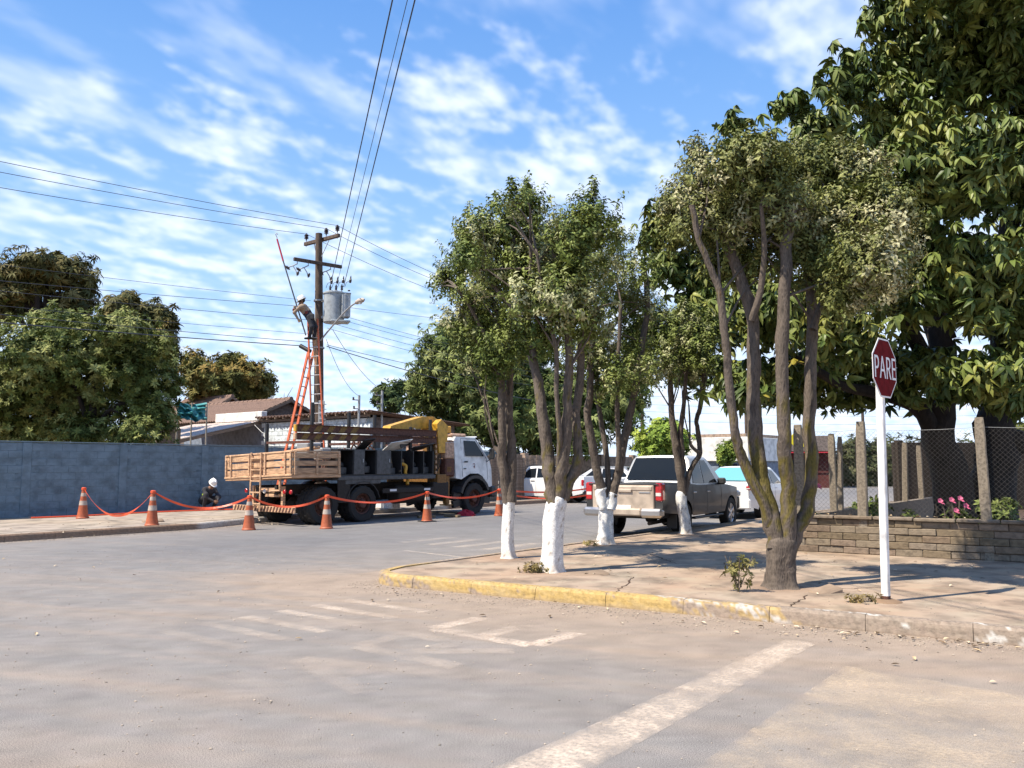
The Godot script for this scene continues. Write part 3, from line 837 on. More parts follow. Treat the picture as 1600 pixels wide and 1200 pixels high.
func right_pavement() -> void:
	var mid := fbm(41, 0.5, 5)
	var fine := fbm(42, 2.2, 4)
	var tone := func(s: float, r: float) -> Color:
		var c := Color(1.0, 0.95, 0.9).lerp(Color(1.03, 0.85, 0.72), clampf(0.45 + 0.9 * mid.get_noise_2d(s, r), 0.0, 1.0))
		var v := 1.0 + 0.18 * fine.get_noise_2d(s, r)
		for t in [[10.3, -8.25], [9.39, -6.77], [13.2, -8.3], [16.18, -8.18], [9.89, -3.75]]:      # bare earth round each tree
			var d := Vector2(s - t[0], r - t[1]).length()
			c = c.lerp(Color(0.62, 0.46, 0.36), 0.8 * exp(-d * d / 0.16))
		return Color(c.r * v, c.g * v, c.b * v)
	var b := MB.new()
	# the corner, its near edge following the kerb
	var nr := 130
	var ns := 30
	for j in nr:
		for i in ns:
			var p := []
			for q in [[0, 0], [0, 1], [1, 1], [1, 0]]:
				var r := lerpf(RK + 0.14, 26.0, pow(float(j + q[1]) / nr, 1.5))
				var s := lerpf(front_kerb(maxf(r, RK + 0.14)) + 0.15, 15.0, float(i + q[0]) / ns)
				p.append([s, r])
			var at := b.c.size()
			b.quad(W(p[0][0], p[0][1], 0.13), W(p[1][0], p[1][1], 0.13), W(p[2][0], p[2][1], 0.13), W(p[3][0], p[3][1], 0.13))
			var ord_ := [0, 2, 1, 0, 3, 2]
			for k in 6:
				b.c[at + k] = tone.call(p[ord_[k]][0], p[ord_[k]][1])
	sheet(15.0, 60.0, 120, RK + 0.14, FENCE_R + 0.1, 14, 0.13, tone, b)
	var pv := part("pavement", b, M.pavement)
	structure(pv)
	# cracks where roots have lifted the slabs
	var g2 := RandomNumberGenerator.new()
	g2.seed = 61
	for q in [[9.5, -3.3, 8.45, -3.15], [9.9, -3.4, 10.9, -2.6], [9.35, -6.5, 9.6, -5.6], [9.6, -5.6, 8.3, -5.1], [10.1, -3.9, 11.4, -4.6], [12.2, -6.8, 11.2, -5.8]]:
		var cb := MB.new()
		cb.col = Color(0.22, 0.18, 0.15)
		var p0 := Vector2(q[0], q[1])
		var p1 := Vector2(q[2], q[3])
		var dirn := (p1 - p0).normalized()
		var nrm := Vector2(-dirn.y, dirn.x)
		var last := p0
		var w0 := 0.004
		for k in range(1, 15):
			var p := p0.lerp(p1, k / 14.0) + nrm * g2.randf_range(-0.035, 0.035)
			var w1 := g2.randf_range(0.005, 0.016) * (1.0 - absf(k / 14.0 - 0.35))
			var a := last - nrm * w0
			var c := last + nrm * w0
			var d := p + nrm * w1
			var e := p - nrm * w1
			var fl: bool = (c - a).cross(e - a) > 0
			if fl: cb.quad(W(a.x, a.y, 0.134), W(c.x, c.y, 0.134), W(d.x, d.y, 0.134), W(e.x, e.y, 0.134))
			else: cb.quad(W(a.x, a.y, 0.134), W(e.x, e.y, 0.134), W(d.x, d.y, 0.134), W(c.x, c.y, 0.134))
			last = p
			w0 = w1
		part("crack", cb, M.soil, pv)
	# garden soil inside the fence
	var g := MB.new()
	g.col = Color(0.28, 0.26, 0.25)  # soil tint lowered to paint in the big tree's shade
	g.quad(W(14.3, FENCE_R, 0.2), W(18.5, 26, 0.2), W(46, 26, 0.2), W(46, FENCE_R, 0.2))
	structure(part("garden_soil", g, M.soil))
	# kerb stones: yellow paint flaking off at the corner and to the right
	var path := []
	var r := 12.0
	while r > -8.72:
		path.append(Vector2(front_kerb(r), r))
		r -= 0.03
	path.append(Vector2(8.35, -8.82))
	var s := 8.45
	while s < 48.0:
		path.append(Vector2(s, RK))
		s += 0.1 if s < 20.0 else 1.0
	kerb_stones(pv, path, 0.9, func(p: Vector2) -> Color:
		var wear := mid.get_noise_2d(p.x * 7.0 + 7.0, p.y * 3.0) + 0.6 * fine.get_noise_2d(p.x * 4.0, p.y * 4.0)
		var stone := Color(0.40, 0.31, 0.24)
		var yellow := Color(0.60, 0.415, 0.15)
		var white := Color(0.74, 0.70, 0.64)
		if p.y > -2.9:
			return white if wear > 0.42 else stone.lerp(Color(0.37, 0.30, 0.235), clampf(0.5 + wear, 0.0, 1.0))
		if p.y > -4.1:
			return white.lerp(stone, 0.25) if wear > 0.26 else (yellow.lerp(stone, 0.3) if wear > -0.12 else stone)
		if p.x < 9.3 and p.y > -8.4:
			return stone.lerp(yellow, smoothstep(-0.66 if p.y > -7.2 else -0.3, -0.40 if p.y > -7.2 else 0.05, wear)).lerp(white, clampf(wear * 0.3, 0.0, 0.15))
		return stone.lerp(yellow, 0.25) if wear > 0.1 else Color(0.45, 0.36, 0.29))


func kerb_stones(parent: Node, path: Array, length: float, tone: Callable) -> void:
	# path: [s, r] points with the pavement on the left of travel; each stone a mesh of its own
	var acc := 0.0
	var run := [path[0]]
	var k := 0
	for i in range(1, path.size()):
		run.append(path[i])
		acc += (path[i] - path[i - 1]).length()
		if acc >= length or i == path.size() - 1:
			if run.size() > 1:
				var b := MB.new()
				var rows := []
				var j := rng.randf_range(-0.003, 0.003)
				for p in run.size():
					var a: Vector2 = run[maxi(p - 1, 0)]
					var d: Vector2 = run[mini(p + 1, run.size() - 1)]
					var t := (d - a).normalized()
					var nrm := Vector2(-t.y, t.x)           # towards the pavement
					var q: Vector2 = run[p]
					if p == 0: q = q.lerp(run[1], minf(0.5, 0.005 / maxf(0.001, (run[1] - q).length())))
					var row := []
					for pr in [[-0.012, -0.02], [-0.008, 0.015], [0.0, 0.05], [0.004, 0.085], [0.012, 0.12], [0.035, 0.146], [0.065, 0.15], [0.10, 0.15], [0.155, 0.148], [0.155, 0.02]]:
						var o: Vector2 = q + nrm * (pr[0] + j)
						row.append(W(o.x, o.y, pr[1] + j * 0.5))
					rows.append(row)
				var cc := []
				var last: int = rows[0].size() - 1
				for p in rows.size():
					var cr := []
					for m in last + 1:
						var cl: Color = tone.call(run[p] + Vector2(m * 0.043, m * 0.061))
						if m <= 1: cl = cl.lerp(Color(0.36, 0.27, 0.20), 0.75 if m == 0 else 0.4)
						cr.append(cl)
					cc.append(cr)
				for p in rows.size() - 1:
					for m in last:
						var at := b.c.size()
						b.quad(rows[p][m], rows[p][m + 1], rows[p + 1][m + 1], rows[p + 1][m])
						if b.c.size() - at == 6:
							var q := [cc[p][m], cc[p + 1][m + 1], cc[p][m + 1], cc[p][m], cc[p + 1][m], cc[p + 1][m + 1]]
							for z in 6: b.c[at + z] = q[z]
				for e in [0, rows.size() - 1]:
					var o: Array = rows[e]
					b.col = Color(0.35, 0.28, 0.22)
					for m in range(1, 9):
						b.tri(o[0], o[m], o[m + 1]) if e == 0 else b.tri(o[0], o[m + 1], o[m])
				var me := b.mesh()
				piece("kerb_stone", k, me, M.kerb, parent, Transform3D.IDENTITY)
				k += 1
			run = [path[i]]
			acc = 0.0


func left_pavement() -> void:
	var mid := fbm(51, 0.4, 5)
	var tone := func(s: float, r: float) -> Color:
		var v := 1.05 + 0.3 * mid.get_noise_2d(s, r)
		return Color(v * 1.05, v, v * 0.93)
	var b := MB.new()
	for i in 110:
		for j in 12:
			var p := []
			for q in [[0, 0], [0, 1], [1, 1], [1, 0]]:
				var s := lerpf(-9.0, 46.0, float(i + q[0]) / 110)
				p.append([s, lerpf(-25.3, left_kerb(s) - 0.15, float(j + q[1]) / 12)])
			var at := b.c.size()
			b.quad(W(p[0][0], p[0][1], 0.13), W(p[1][0], p[1][1], 0.13), W(p[2][0], p[2][1], 0.13), W(p[3][0], p[3][1], 0.13))
			var ord_ := [0, 2, 1, 0, 3, 2]
			for k in 6:
				b.c[at + k] = tone.call(p[ord_[k]][0], p[ord_[k]][1])
	var pv := part("opposite_pavement", b, M.pavement)
	structure(pv)
	var path := []
	var s := 40.0
	while s > -4.0:
		path.append(Vector2(s, left_kerb(s)))
		s -= 0.25
	kerb_stones(pv, path, 1.0, func(p: Vector2) -> Color:
		if p.x > 11.5 and p.x < 22.0:
			return Color(0.60, 0.58, 0.55).lerp(Color(0.5, 0.42, 0.34), clampf(mid.get_noise_2d(p.x * 6.0, p.y * 6.0) + 0.2, 0.0, 0.8))
		return Color(0.36, 0.225, 0.145).lerp(Color(0.28, 0.20, 0.145), clampf(mid.get_noise_2d(p.x * 4.0, p.y * 4.0) + 0.4, 0.0, 1.0)))
	var g := MB.new()
	g.quad(W(-9, -80, 0.1), W(-9, -25.2, 0.1), W(60, -25.2, 0.1), W(60, -80, 0.1))
	structure(part("yard_soil", g, M.soil))


func block_mesh(size: Vector3, bev: float, tint := Color.WHITE) -> ArrayMesh:
	var b := MB.new()
	b.col = tint
	b.box(Vector3.ZERO, size, Basis.IDENTITY, bev)
	return b.mesh()


func blue_wall() -> void:
	var h := 2.08
	var w := tag(thing("blue_wall", "long dull blue painted concrete block wall along the far pavement", "wall", W(0, -25.0, 0.13), -deg_to_rad(HEADING)), "", "") as Node3D
	# local axes: x away from the street's middle, -z along the street
	var core := MB.new()
	core.box(V(-0.075, h / 2, -10.0), V(0.148, h - 0.02, 44.0))
	part("wall_core", core, M.mortar_blue, w)
	var meshes := []
	for k in 6:
		var v := rng.randf_range(0.95, 1.05)
		meshes.append(block_mesh(V(0.16, 0.199, 0.397), 0.006, Color(v, v * rng.randf_range(0.97, 1.03), v)))
	var k := 0
	var rest := MB.new()
	for i in range(-20, 60):
		for c in 10:
			var s := 9.0 + i * 0.402 + (0.2 if c % 2 else 0.0)
			if absf(fposmod(s - 12.4, 2.72) - 1.36) > 1.22: continue         # the piers stand there
			var at := Transform3D(Basis.IDENTITY, V(-0.075 + rng.randf_range(-0.004, 0.004), 0.1 + c * 0.205, -s))
			if s > 8.9 and s < 20.6 and k < 299:
				piece("block", k, meshes[rng.randi() % 6], M.blue_paint, w, at)
				k += 1
			else:
				rest.box(at.origin, V(0.16, 0.197, 0.396))
	stuff(part("wall_blocks", rest, M.blue_paint, w))
	for i in range(-4, 7):
		var s := 12.4 + i * 2.72
		var b := MB.new()
		b.box(V(-0.075, h / 2 - 0.01, -s), V(0.20, h + 0.01, 0.24), Basis.IDENTITY, 0.01)
		part("pier", b, M.blue_paint, w)
	var cap := MB.new()
	cap.col = Color(0.9, 0.9, 0.9)
	cap.box(V(-0.075, h + 0.018, -10.0), V(0.2, 0.03, 44.0), Basis.IDENTITY, 0.006)
	part("coping", cap, M.blue_paint, w)


func fence() -> void:
	var f := thing("fence", "low weathered block wall with concrete posts and chain-link netting at the garden corner", "fence", W(14.18, FENCE_R, 0.13), -deg_to_rad(HEADING) + atan(0.138))
	# local x runs along the front face towards the right
	var core := MB.new()
	core.col = Color(0.8, 0.75, 0.7)
	core.box(V(4.4, 0.28, -0.085), V(9.0, 0.55, 0.1))
	part("wall_core", core, M.mortar_old, f)
	var meshes := []
	for k in 8:
		var v := rng.randf_range(0.72, 1.12)
		meshes.append(block_mesh(V(rng.randf_range(0.388, 0.3945), rng.randf_range(0.098, 0.1115), 0.15), 0.009, Color(v, v * rng.randf_range(0.90, 0.96), v * rng.randf_range(0.80, 0.9))))
	var k := 0
	for c in 5:
		for i in 23:
			var x := 0.12 + i * 0.395 + (0.2 if c % 2 else 0.0)
			var at := Transform3D(Basis.from_euler(V(rng.randf_range(-0.02, 0.02), rng.randf_range(-0.02, 0.02), rng.randf_range(-0.02, 0.02))), V(x, 0.055 + c * 0.113, -0.085 + rng.randf_range(-0.018, 0.012)))
			piece("brick", k, meshes[rng.randi() % 8], M.concrete_old, f, at)
			k += 1
	k = 0
	for i in 15:
		var b := MB.new()
		var v := rng.randf_range(0.9, 1.35)
		b.col = Color(v, v * 0.95, v * 0.88)
		b.box(V(0.28 + i * 0.6, 0.59 + rng.randf_range(-0.006, 0.006), -0.085), V(0.585, 0.05, 0.23 + rng.randf_range(0, 0.03)), Basis.from_euler(V(0, rng.randf_range(-0.02, 0.02), 0)), 0.01)
		part("coping_slab", b, M.concrete_old, f)
	var side := MB.new()
	side.box(V(0.02, 0.3, -16.0).rotated(Vector3.UP, -atan(0.138)), V(0.16, 0.6, 31.6), Basis(Vector3.UP, -atan(0.138)))
	part("side_wall", side, M.concrete_old, f)
	var posts := [[0.03, 2.15, 0.0], [1.02, 2.18, 0.01], [2.81, 2.2, -0.02], [4.6, 2.17, 0.01], [6.4, 2.16, 0.0], [8.2, 2.15, 0.0]]
	for p in posts:
		fence_post(f, V(p[0], 0, -0.1), p[1], 0.155, p[2])
	var back := Basis(Vector3.UP, -atan(0.138))
	for i in 14:
		var at := back * V(0.02, 0, -1.9 - i * 1.75)
		fence_post(f, at, 2.02 + rng.randf_range(-0.15, 0.1), 0.13, rng.randf_range(-0.03, 0.03))
		if i == 0: fence_post(f, at + back * V(0.0, 0, -0.35), 2.0, 0.1, 0.02)
	# netting: woven wire diamonds between the posts, one mesh for all the wire
	var net := MB.new()
	var pitch := 0.075
	var y0 := 0.64
	var y1 := 2.02
	var span := 8.2
	for dirn in [-1.0, 1.0]:
		var x := -1.4
		while x < span + 1.4:
			var xa := x
			var xb: float = x + dirn * (y1 - y0)
			var p := V(xa, y0, -0.16)
			var q := V(xb, y1, -0.16)
			# clip to the span
			if xa < 0.0 or xa > span:
				var lim := 0.0 if xa < 0.0 else span
				var t: float = (lim - xa) / (xb - xa)
				if t < 0 or t > 1:
					x += pitch
					continue
				p = p.lerp(q, t)
			if xb < 0.0 or xb > span:
				var lim := 0.0 if xb < 0.0 else span
				var t: float = (lim - xa) / (xb - xa)
				q = V(xa, y0, -0.16).lerp(V(xb, y1, -0.16), t)
			net.bar(p + V(0, 0, dirn * 0.0015), q + V(0, 0, dirn * 0.0015), 0.0026, 0.0026, Vector3.BACK)
			x += pitch
	stuff(part("netting", net, M.net_wire, f))
	var top := MB.new()
	for i in posts.size() - 1:
		var pts := []
		for q in 7:
			var t := q / 6.0
			pts.append(V(lerpf(posts[i][0], posts[i + 1][0], t), 2.05 - 0.03 * sin(PI * t), -0.16))
		top.tube(pts, 0.0035, 4, false)
	part("top_wire", top, M.galvanised, f)


func fence_post(f: Node, at: Vector3, h: float, w: float, lean: float) -> void:
	var b := MB.new()
	var n := fbm(61, 3.0, 3)
	var rows := []
	for i in 13:
		var y := h * i / 12.0
		var ring := []
		var ww := w * (1.0 - 0.08 * i / 12.0) / 2
		for q in [[-1, -0.75], [-0.75, -1], [0.75, -1], [1, -0.75], [1, 0.75], [0.75, 1], [-0.75, 1], [-1, 0.75], [-1, -0.75]]:
			var j := 0.006 * n.get_noise_3d(at.x * 9 + q[0], y * 3.0, q[1] + at.z)
			if i == 12: j -= 0.012
			ring.append(at + V(q[0] * (ww + j) + lean * y, y, q[1] * (ww + j)))
		rows.append(ring)
	b.col = Color(0.8, 0.76, 0.7)
	b.grid(rows, true)
	for m in range(1, 7):
		b.tri(rows[12][0], rows[12][m + 1], rows[12][m])
	part("post", b, M.concrete, f)


# ------------------------------------------------------------------ houses behind the wall
func corrugated(b: MB, o: Vector3, along: Vector3, slope: Vector3, wave: float, amp: float, thick := 0.02, steps := 1) -> void:
	# a rippled sheet: o is one lower corner, along the eave, slope up the roof
	var up := along.cross(slope).normalized()
	if up.y < 0: up = -up
	var nw := int(along.length() / wave * 4.0)
	var rows := []
	var lows := []
	for k in steps + 1:
		for lip in ([0.0, 1.0] if steps > 1 and k > 0 and k < steps else [0.0]):
			var row := []
			var low := []
			for i in nw + 1:
				var t := float(i) / nw
				var p: Vector3 = o + along * t + slope * (float(k) / steps) + up * (amp * sin(i * PI / 2) + (0.03 * (1.0 - lip) if steps > 1 and k > 0 else 0.0) + thick)
				row.append(p)
				low.append(p - up * thick)
			rows.append(row)
			lows.append(low)
	var flip: bool = (rows[0][1] - rows[0][0]).cross(rows[rows.size() - 1][0] - rows[0][0]).dot(up) < 0
	b.grid(rows, flip)
	b.grid(lows, not flip)
	b.grid([rows[0], lows[0]], not flip)
	b.grid([rows[rows.size() - 1], lows[rows.size() - 1]], flip)


func gable_house(called: String, label: String, r0: float, s_mid: float, half: float, h_ridge: float, h_eave: float, length: float, seed_: int) -> Node3D:
	# gable end at r0 facing the street, ridge running away from it
	var o := thing(called, label, "house", W(s_mid, r0, 0.1), -deg_to_rad(HEADING))
	var he := h_eave - 0.1
	var hr := h_ridge - 0.1
	var wl := MB.new()
	wl.X = Transform3D(Basis(Vector3(0, 0, -1), Vector3.UP, Vector3(1, 0, 0)), Vector3.ZERO)      # outline across the street direction, depth along x
	wl.prism([Vector2(-half + 0.35, 0), Vector2(half - 0.35, 0), Vector2(half - 0.35, he - 0.05), Vector2(0, hr - 0.12), Vector2(-half + 0.35, he - 0.05)], -length, -0.35)
	part("wall", wl, M.plaster_dark, o)  # gable end is unlit: its shade is put into the dark colour
	for sg in [-1.0, 1.0]:
		var rf := MB.new()
		rf.col = Color(1.35, 1.15, 1.0)
		corrugated(rf, V(0, he - 0.12, -sg * half), V(-length, 0, 0), V(0, hr - he + 0.12, sg * half), 0.21, 0.035, 0.03, 9)
		part("roof", rf, M.roof_tile, o)
	var cap := MB.new()
	cap.col = Color(1.6, 1.4, 1.25)
	for i in int(length / 0.4):
		cap.tube([V(-i * 0.4 + 0.02, hr + 0.03, 0), V(-i * 0.4 - 0.41, hr + 0.015, 0)], [0.12, 0.10], 8)
	part("ridge_tiles", cap, M.roof_tile, o)
	var bg := MB.new()
	for sg in [-1.0, 1.0]:
		bg.bar(V(0.0, hr - 0.06, 0), V(0.0, he - 0.17, -sg * half), 0.06, 0.12)
	part("barge_board", bg, M.old_timber, o)
	return o


func houses() -> void:
	# pale blue block house, its lit end towards the camera
	var o := thing("block_house", "low house of pale blue painted blocks with a dark overhanging roof behind the truck", "house", W(22.8, -25.45, 0.1), -deg_to_rad(HEADING))
	var core := MB.new()
	core.box(V(-3.7, 1.72, -2.6), V(7.2, 3.44, 5.0))
	part("wall_core", core, M.plaster_dark, o)  # dark colour paints in the shade on the street side
	var bm := []
	for k in 5:
		var v := rng.randf_range(0.84, 1.1)
		bm.append(block_mesh(V(0.392, 0.192, 0.12), 0.008, Color(v, v, v * 1.01)))
	var back := MB.new()
	back.box(V(-3.65, 1.7, -0.06), V(7.3, 3.4, 0.06))
	part("mortar", back, M.mortar_pale, o)
	var k := 0
	for c in 8:
		for i in 18:
			piece("block", k, bm[rng.randi() % 5], M.pale_blue_paint, o, Transform3D(Basis.IDENTITY, V(-0.21 - i * 0.402 - (0.2 if c % 2 else 0.0), 1.88 + c * 0.201, 0.02 + rng.randf_range(-0.004, 0.004))))
			k += 1
	var low := MB.new()
	low.box(V(-3.65, 0.89, 0.02), V(7.3, 1.77, 0.12))
	part("lower_wall", low, M.pale_blue_paint, o)
	var rf := MB.new()
	rf.col = Color(0.55, 0.5, 0.48)
	corrugated(rf, V(-7.5, 3.62, 0.42), V(7.95, 0, 0), V(0, -0.35, -6.0), 0.24, 0.045, 0.03, 1)
	part("roof", rf, M.roof_tile, o)
	var fb := MB.new()
	fb.box(V(-3.6, 3.47, 0.2), V(7.4, 0.1, 0.06))
	for i in 13:
		fb.box(V(-7.2 + i * 0.6, 3.56, 0.1), V(0.06, 0.09, 0.6))
	part("rafters", fb, M.old_timber, o)

	gable_house("tiled_house", "tiled gable roofed house with a pale ridge beside the orange ladder", -34.0, 25.15, 2.6, 4.80, 3.80, 9.5, 1)
	gable_house("tiled_house", "smaller looking tiled gable house farther back beneath the round trees", -44.0, 28.3, 2.3, 5.66, 4.3, 5.5, 2)

	# open lean-to with a pale sheet roof
	var l := thing("lean_to", "open shaded lean-to with a sloping pale sheet roof above the blue wall", "shed", W(22.7, -32.9, 0.1), -deg_to_rad(HEADING))
	for i in 6:
		var sh := MB.new()
		corrugated(sh, V(-0.02 - i * 0.9, 2.44 + 0.006 * (i % 2), 4.5), V(-0.98, 0.0, 0), V(0, 1.08, -4.6), 0.18, 0.024, 0.012, 1)
		part("roof_sheet", sh, M.roof_sheet, l)
	var beam := MB.new()
	beam.bar(V(-0.08, 2.36, 4.4), V(-0.08, 3.42, 0.0), 0.08, 0.13)
	beam.bar(V(-2.7, 2.36, 4.4), V(-2.7, 3.42, 0.0), 0.08, 0.13)
	beam.bar(V(-5.2, 2.36, 4.4), V(-5.2, 3.42, 0.0), 0.08, 0.13)
	part("rafters", beam, M.old_timber, l)
	for x in [-0.1, -2.7, -5.2]:
		var ps := MB.new()
		ps.box(V(x, 1.16, 4.2), V(0.1, 2.3, 0.1))
		part("post", ps, M.old_timber, l)
	var bw := MB.new()
	bw.box(V(-3.4, 1.75, -0.25), V(7.0, 3.5, 0.16))
	part("back_wall", bw, M.plaster_blue_grey, l)  # shade under the sheet roof painted into the blue-grey
	var fb2 := MB.new()
	fb2.box(V(-1.6, 3.72, 0.05), V(3.8, 0.42, 0.3), Basis.IDENTITY, 0.02)
	part("parapet", fb2, M.plaster_white, l)
	var win := MB.new()
	win.box(V(-2.4, 1.9, -0.15), V(0.9, 0.7, 0.04))
	part("window", win, M.window_dark, l)
	var cable := MB.new()
	cable.tube([V(0.0, 3.3, 0.35), V(0.5, 2.95, 0.3), V(1.0, 2.72, 0.2)], 0.02, 5)
	part("cable", cable, M.galvanised, l)

	# torn tarpaulin on stakes
	var tp := thing("tarpaulin", "torn teal tarpaulin sheet hung on stakes over the wall", "tarpaulin", W(17.4, -30.0, 0.1), -deg_to_rad(HEADING))
	var cl := MB.new()
	var nn := fbm(71, 1.6, 3)
	var rows := []
	for i in 11:
		var row := []
		for j in 11:
			var t := i / 10.0
			var q := j / 10.0
			var n := nn.get_noise_2d(i * 0.3, j * 0.3)
			row.append(V(0.35 * n + 0.2 * q, 3.95 - 0.62 * q - 0.10 * sin(t * PI) - 0.16 * absf(nn.get_noise_2d(i * 0.55, 9.0)) * q, 0.62 - 1.32 * t + 0.12 * n - 0.16 * q * (0.5 - t)))
		rows.append(row)
	cl.grid(rows)
	cl.smooth(70)
	part("cloth", cl, M.tarp_teal, tp)
	for z in [0.5, -0.1, -0.75]:
		var st := MB.new()
		st.tube([V(0.04, 0, z), V(0.02, 3.9, z)], 0.03, 6)
		part("stake", st, M.pole_pale, tp)
	var tank := thing("plank_box", "small weathered box of planks below the teal tarpaulin", "box", W(17.0, -30.7, 0.1), -deg_to_rad(HEADING))
	for i in 5:
		var pl := MB.new()
		pl.box(V(0, 1.45, 0.42 - i * 0.2), V(0.04, 2.9, 0.19), Basis.IDENTITY, 0.005)
		var vv := rng.randf_range(0.8, 1.3)
		part("plank", pl, M.old_timber, tank)

	# service masts of the houses, standing at the wall
	for q in [[21.98, 4.35, "grey steel service mast with insulators standing behind the truck's lockers"], [23.21, 4.62, "taller plain grey service mast at the pale blue house's corner"]]:
		var sm := thing("service_mast", q[2], "mast", W(q[0], -25.3, 0.1), -deg_to_rad(HEADING), "service masts")
		var b := MB.new()
		b.tube([V(0, 0, 0), V(0, q[1] - 0.1, 0)], 0.05, 8)
		part("tube", b, M.galvanised, sm)
		var br := MB.new()
		br.box(V(0, q[1] - 0.3, 0.15), V(0.04, 0.04, 0.4))
		br.box(V(0, q[1] - 0.65, 0.15), V(0.04, 0.04, 0.3))
		part("bracket", br, M.galvanised, sm)
		for e in [[0.3, -0.22], [0.26, -0.57]]:
			var ins := MB.new()
			ins.lathe([[0.0, 0], [0.04, 0], [0.045, 0.03], [0.03, 0.05], [0.045, 0.08], [0.02, 0.11], [0, 0.11]], 8, Transform3D(Basis.IDENTITY, V(0, q[1] + e[1] - 0.08, e[0])))
			part("insulator", ins, M.porcelain, sm)


func planks(called: String, label: String, s0: float, s1: float, r: float, h: float, w: float, m: Material) -> void:
	var o := thing(called, label, "fence", W(s0, r, 0.1), -deg_to_rad(HEADING))
	var n := int((s1 - s0) / w)
	var ms := []
	for k in 5:
		var v := rng.randf_range(0.8, 1.5)
		var b := MB.new()
		b.col = Color(v, v * 0.95, v * 0.9)
		b.box(V(0, h / 2, 0), V(0.025, h, w * 0.94), Basis.IDENTITY, 0.004)
		ms.append(b.mesh())
	for i in n:
		piece("plank", i, ms[rng.randi() % 5], m, o, Transform3D(Basis.from_euler(V(rng.randf_range(-0.02, 0.02), 0, 0)).scaled(V(1, rng.randf_range(0.93, 1.03), 1)), V(rng.randf_range(-0.01, 0.01), 0, -(i + 0.5) * w)))
	var rl := MB.new()
	for y in [0.35, 0.8]:
		rl.box(V(-0.05, h * y, -(s1 - s0) / 2), V(0.05, 0.07, s1 - s0))
	part("rail", rl, m, o)


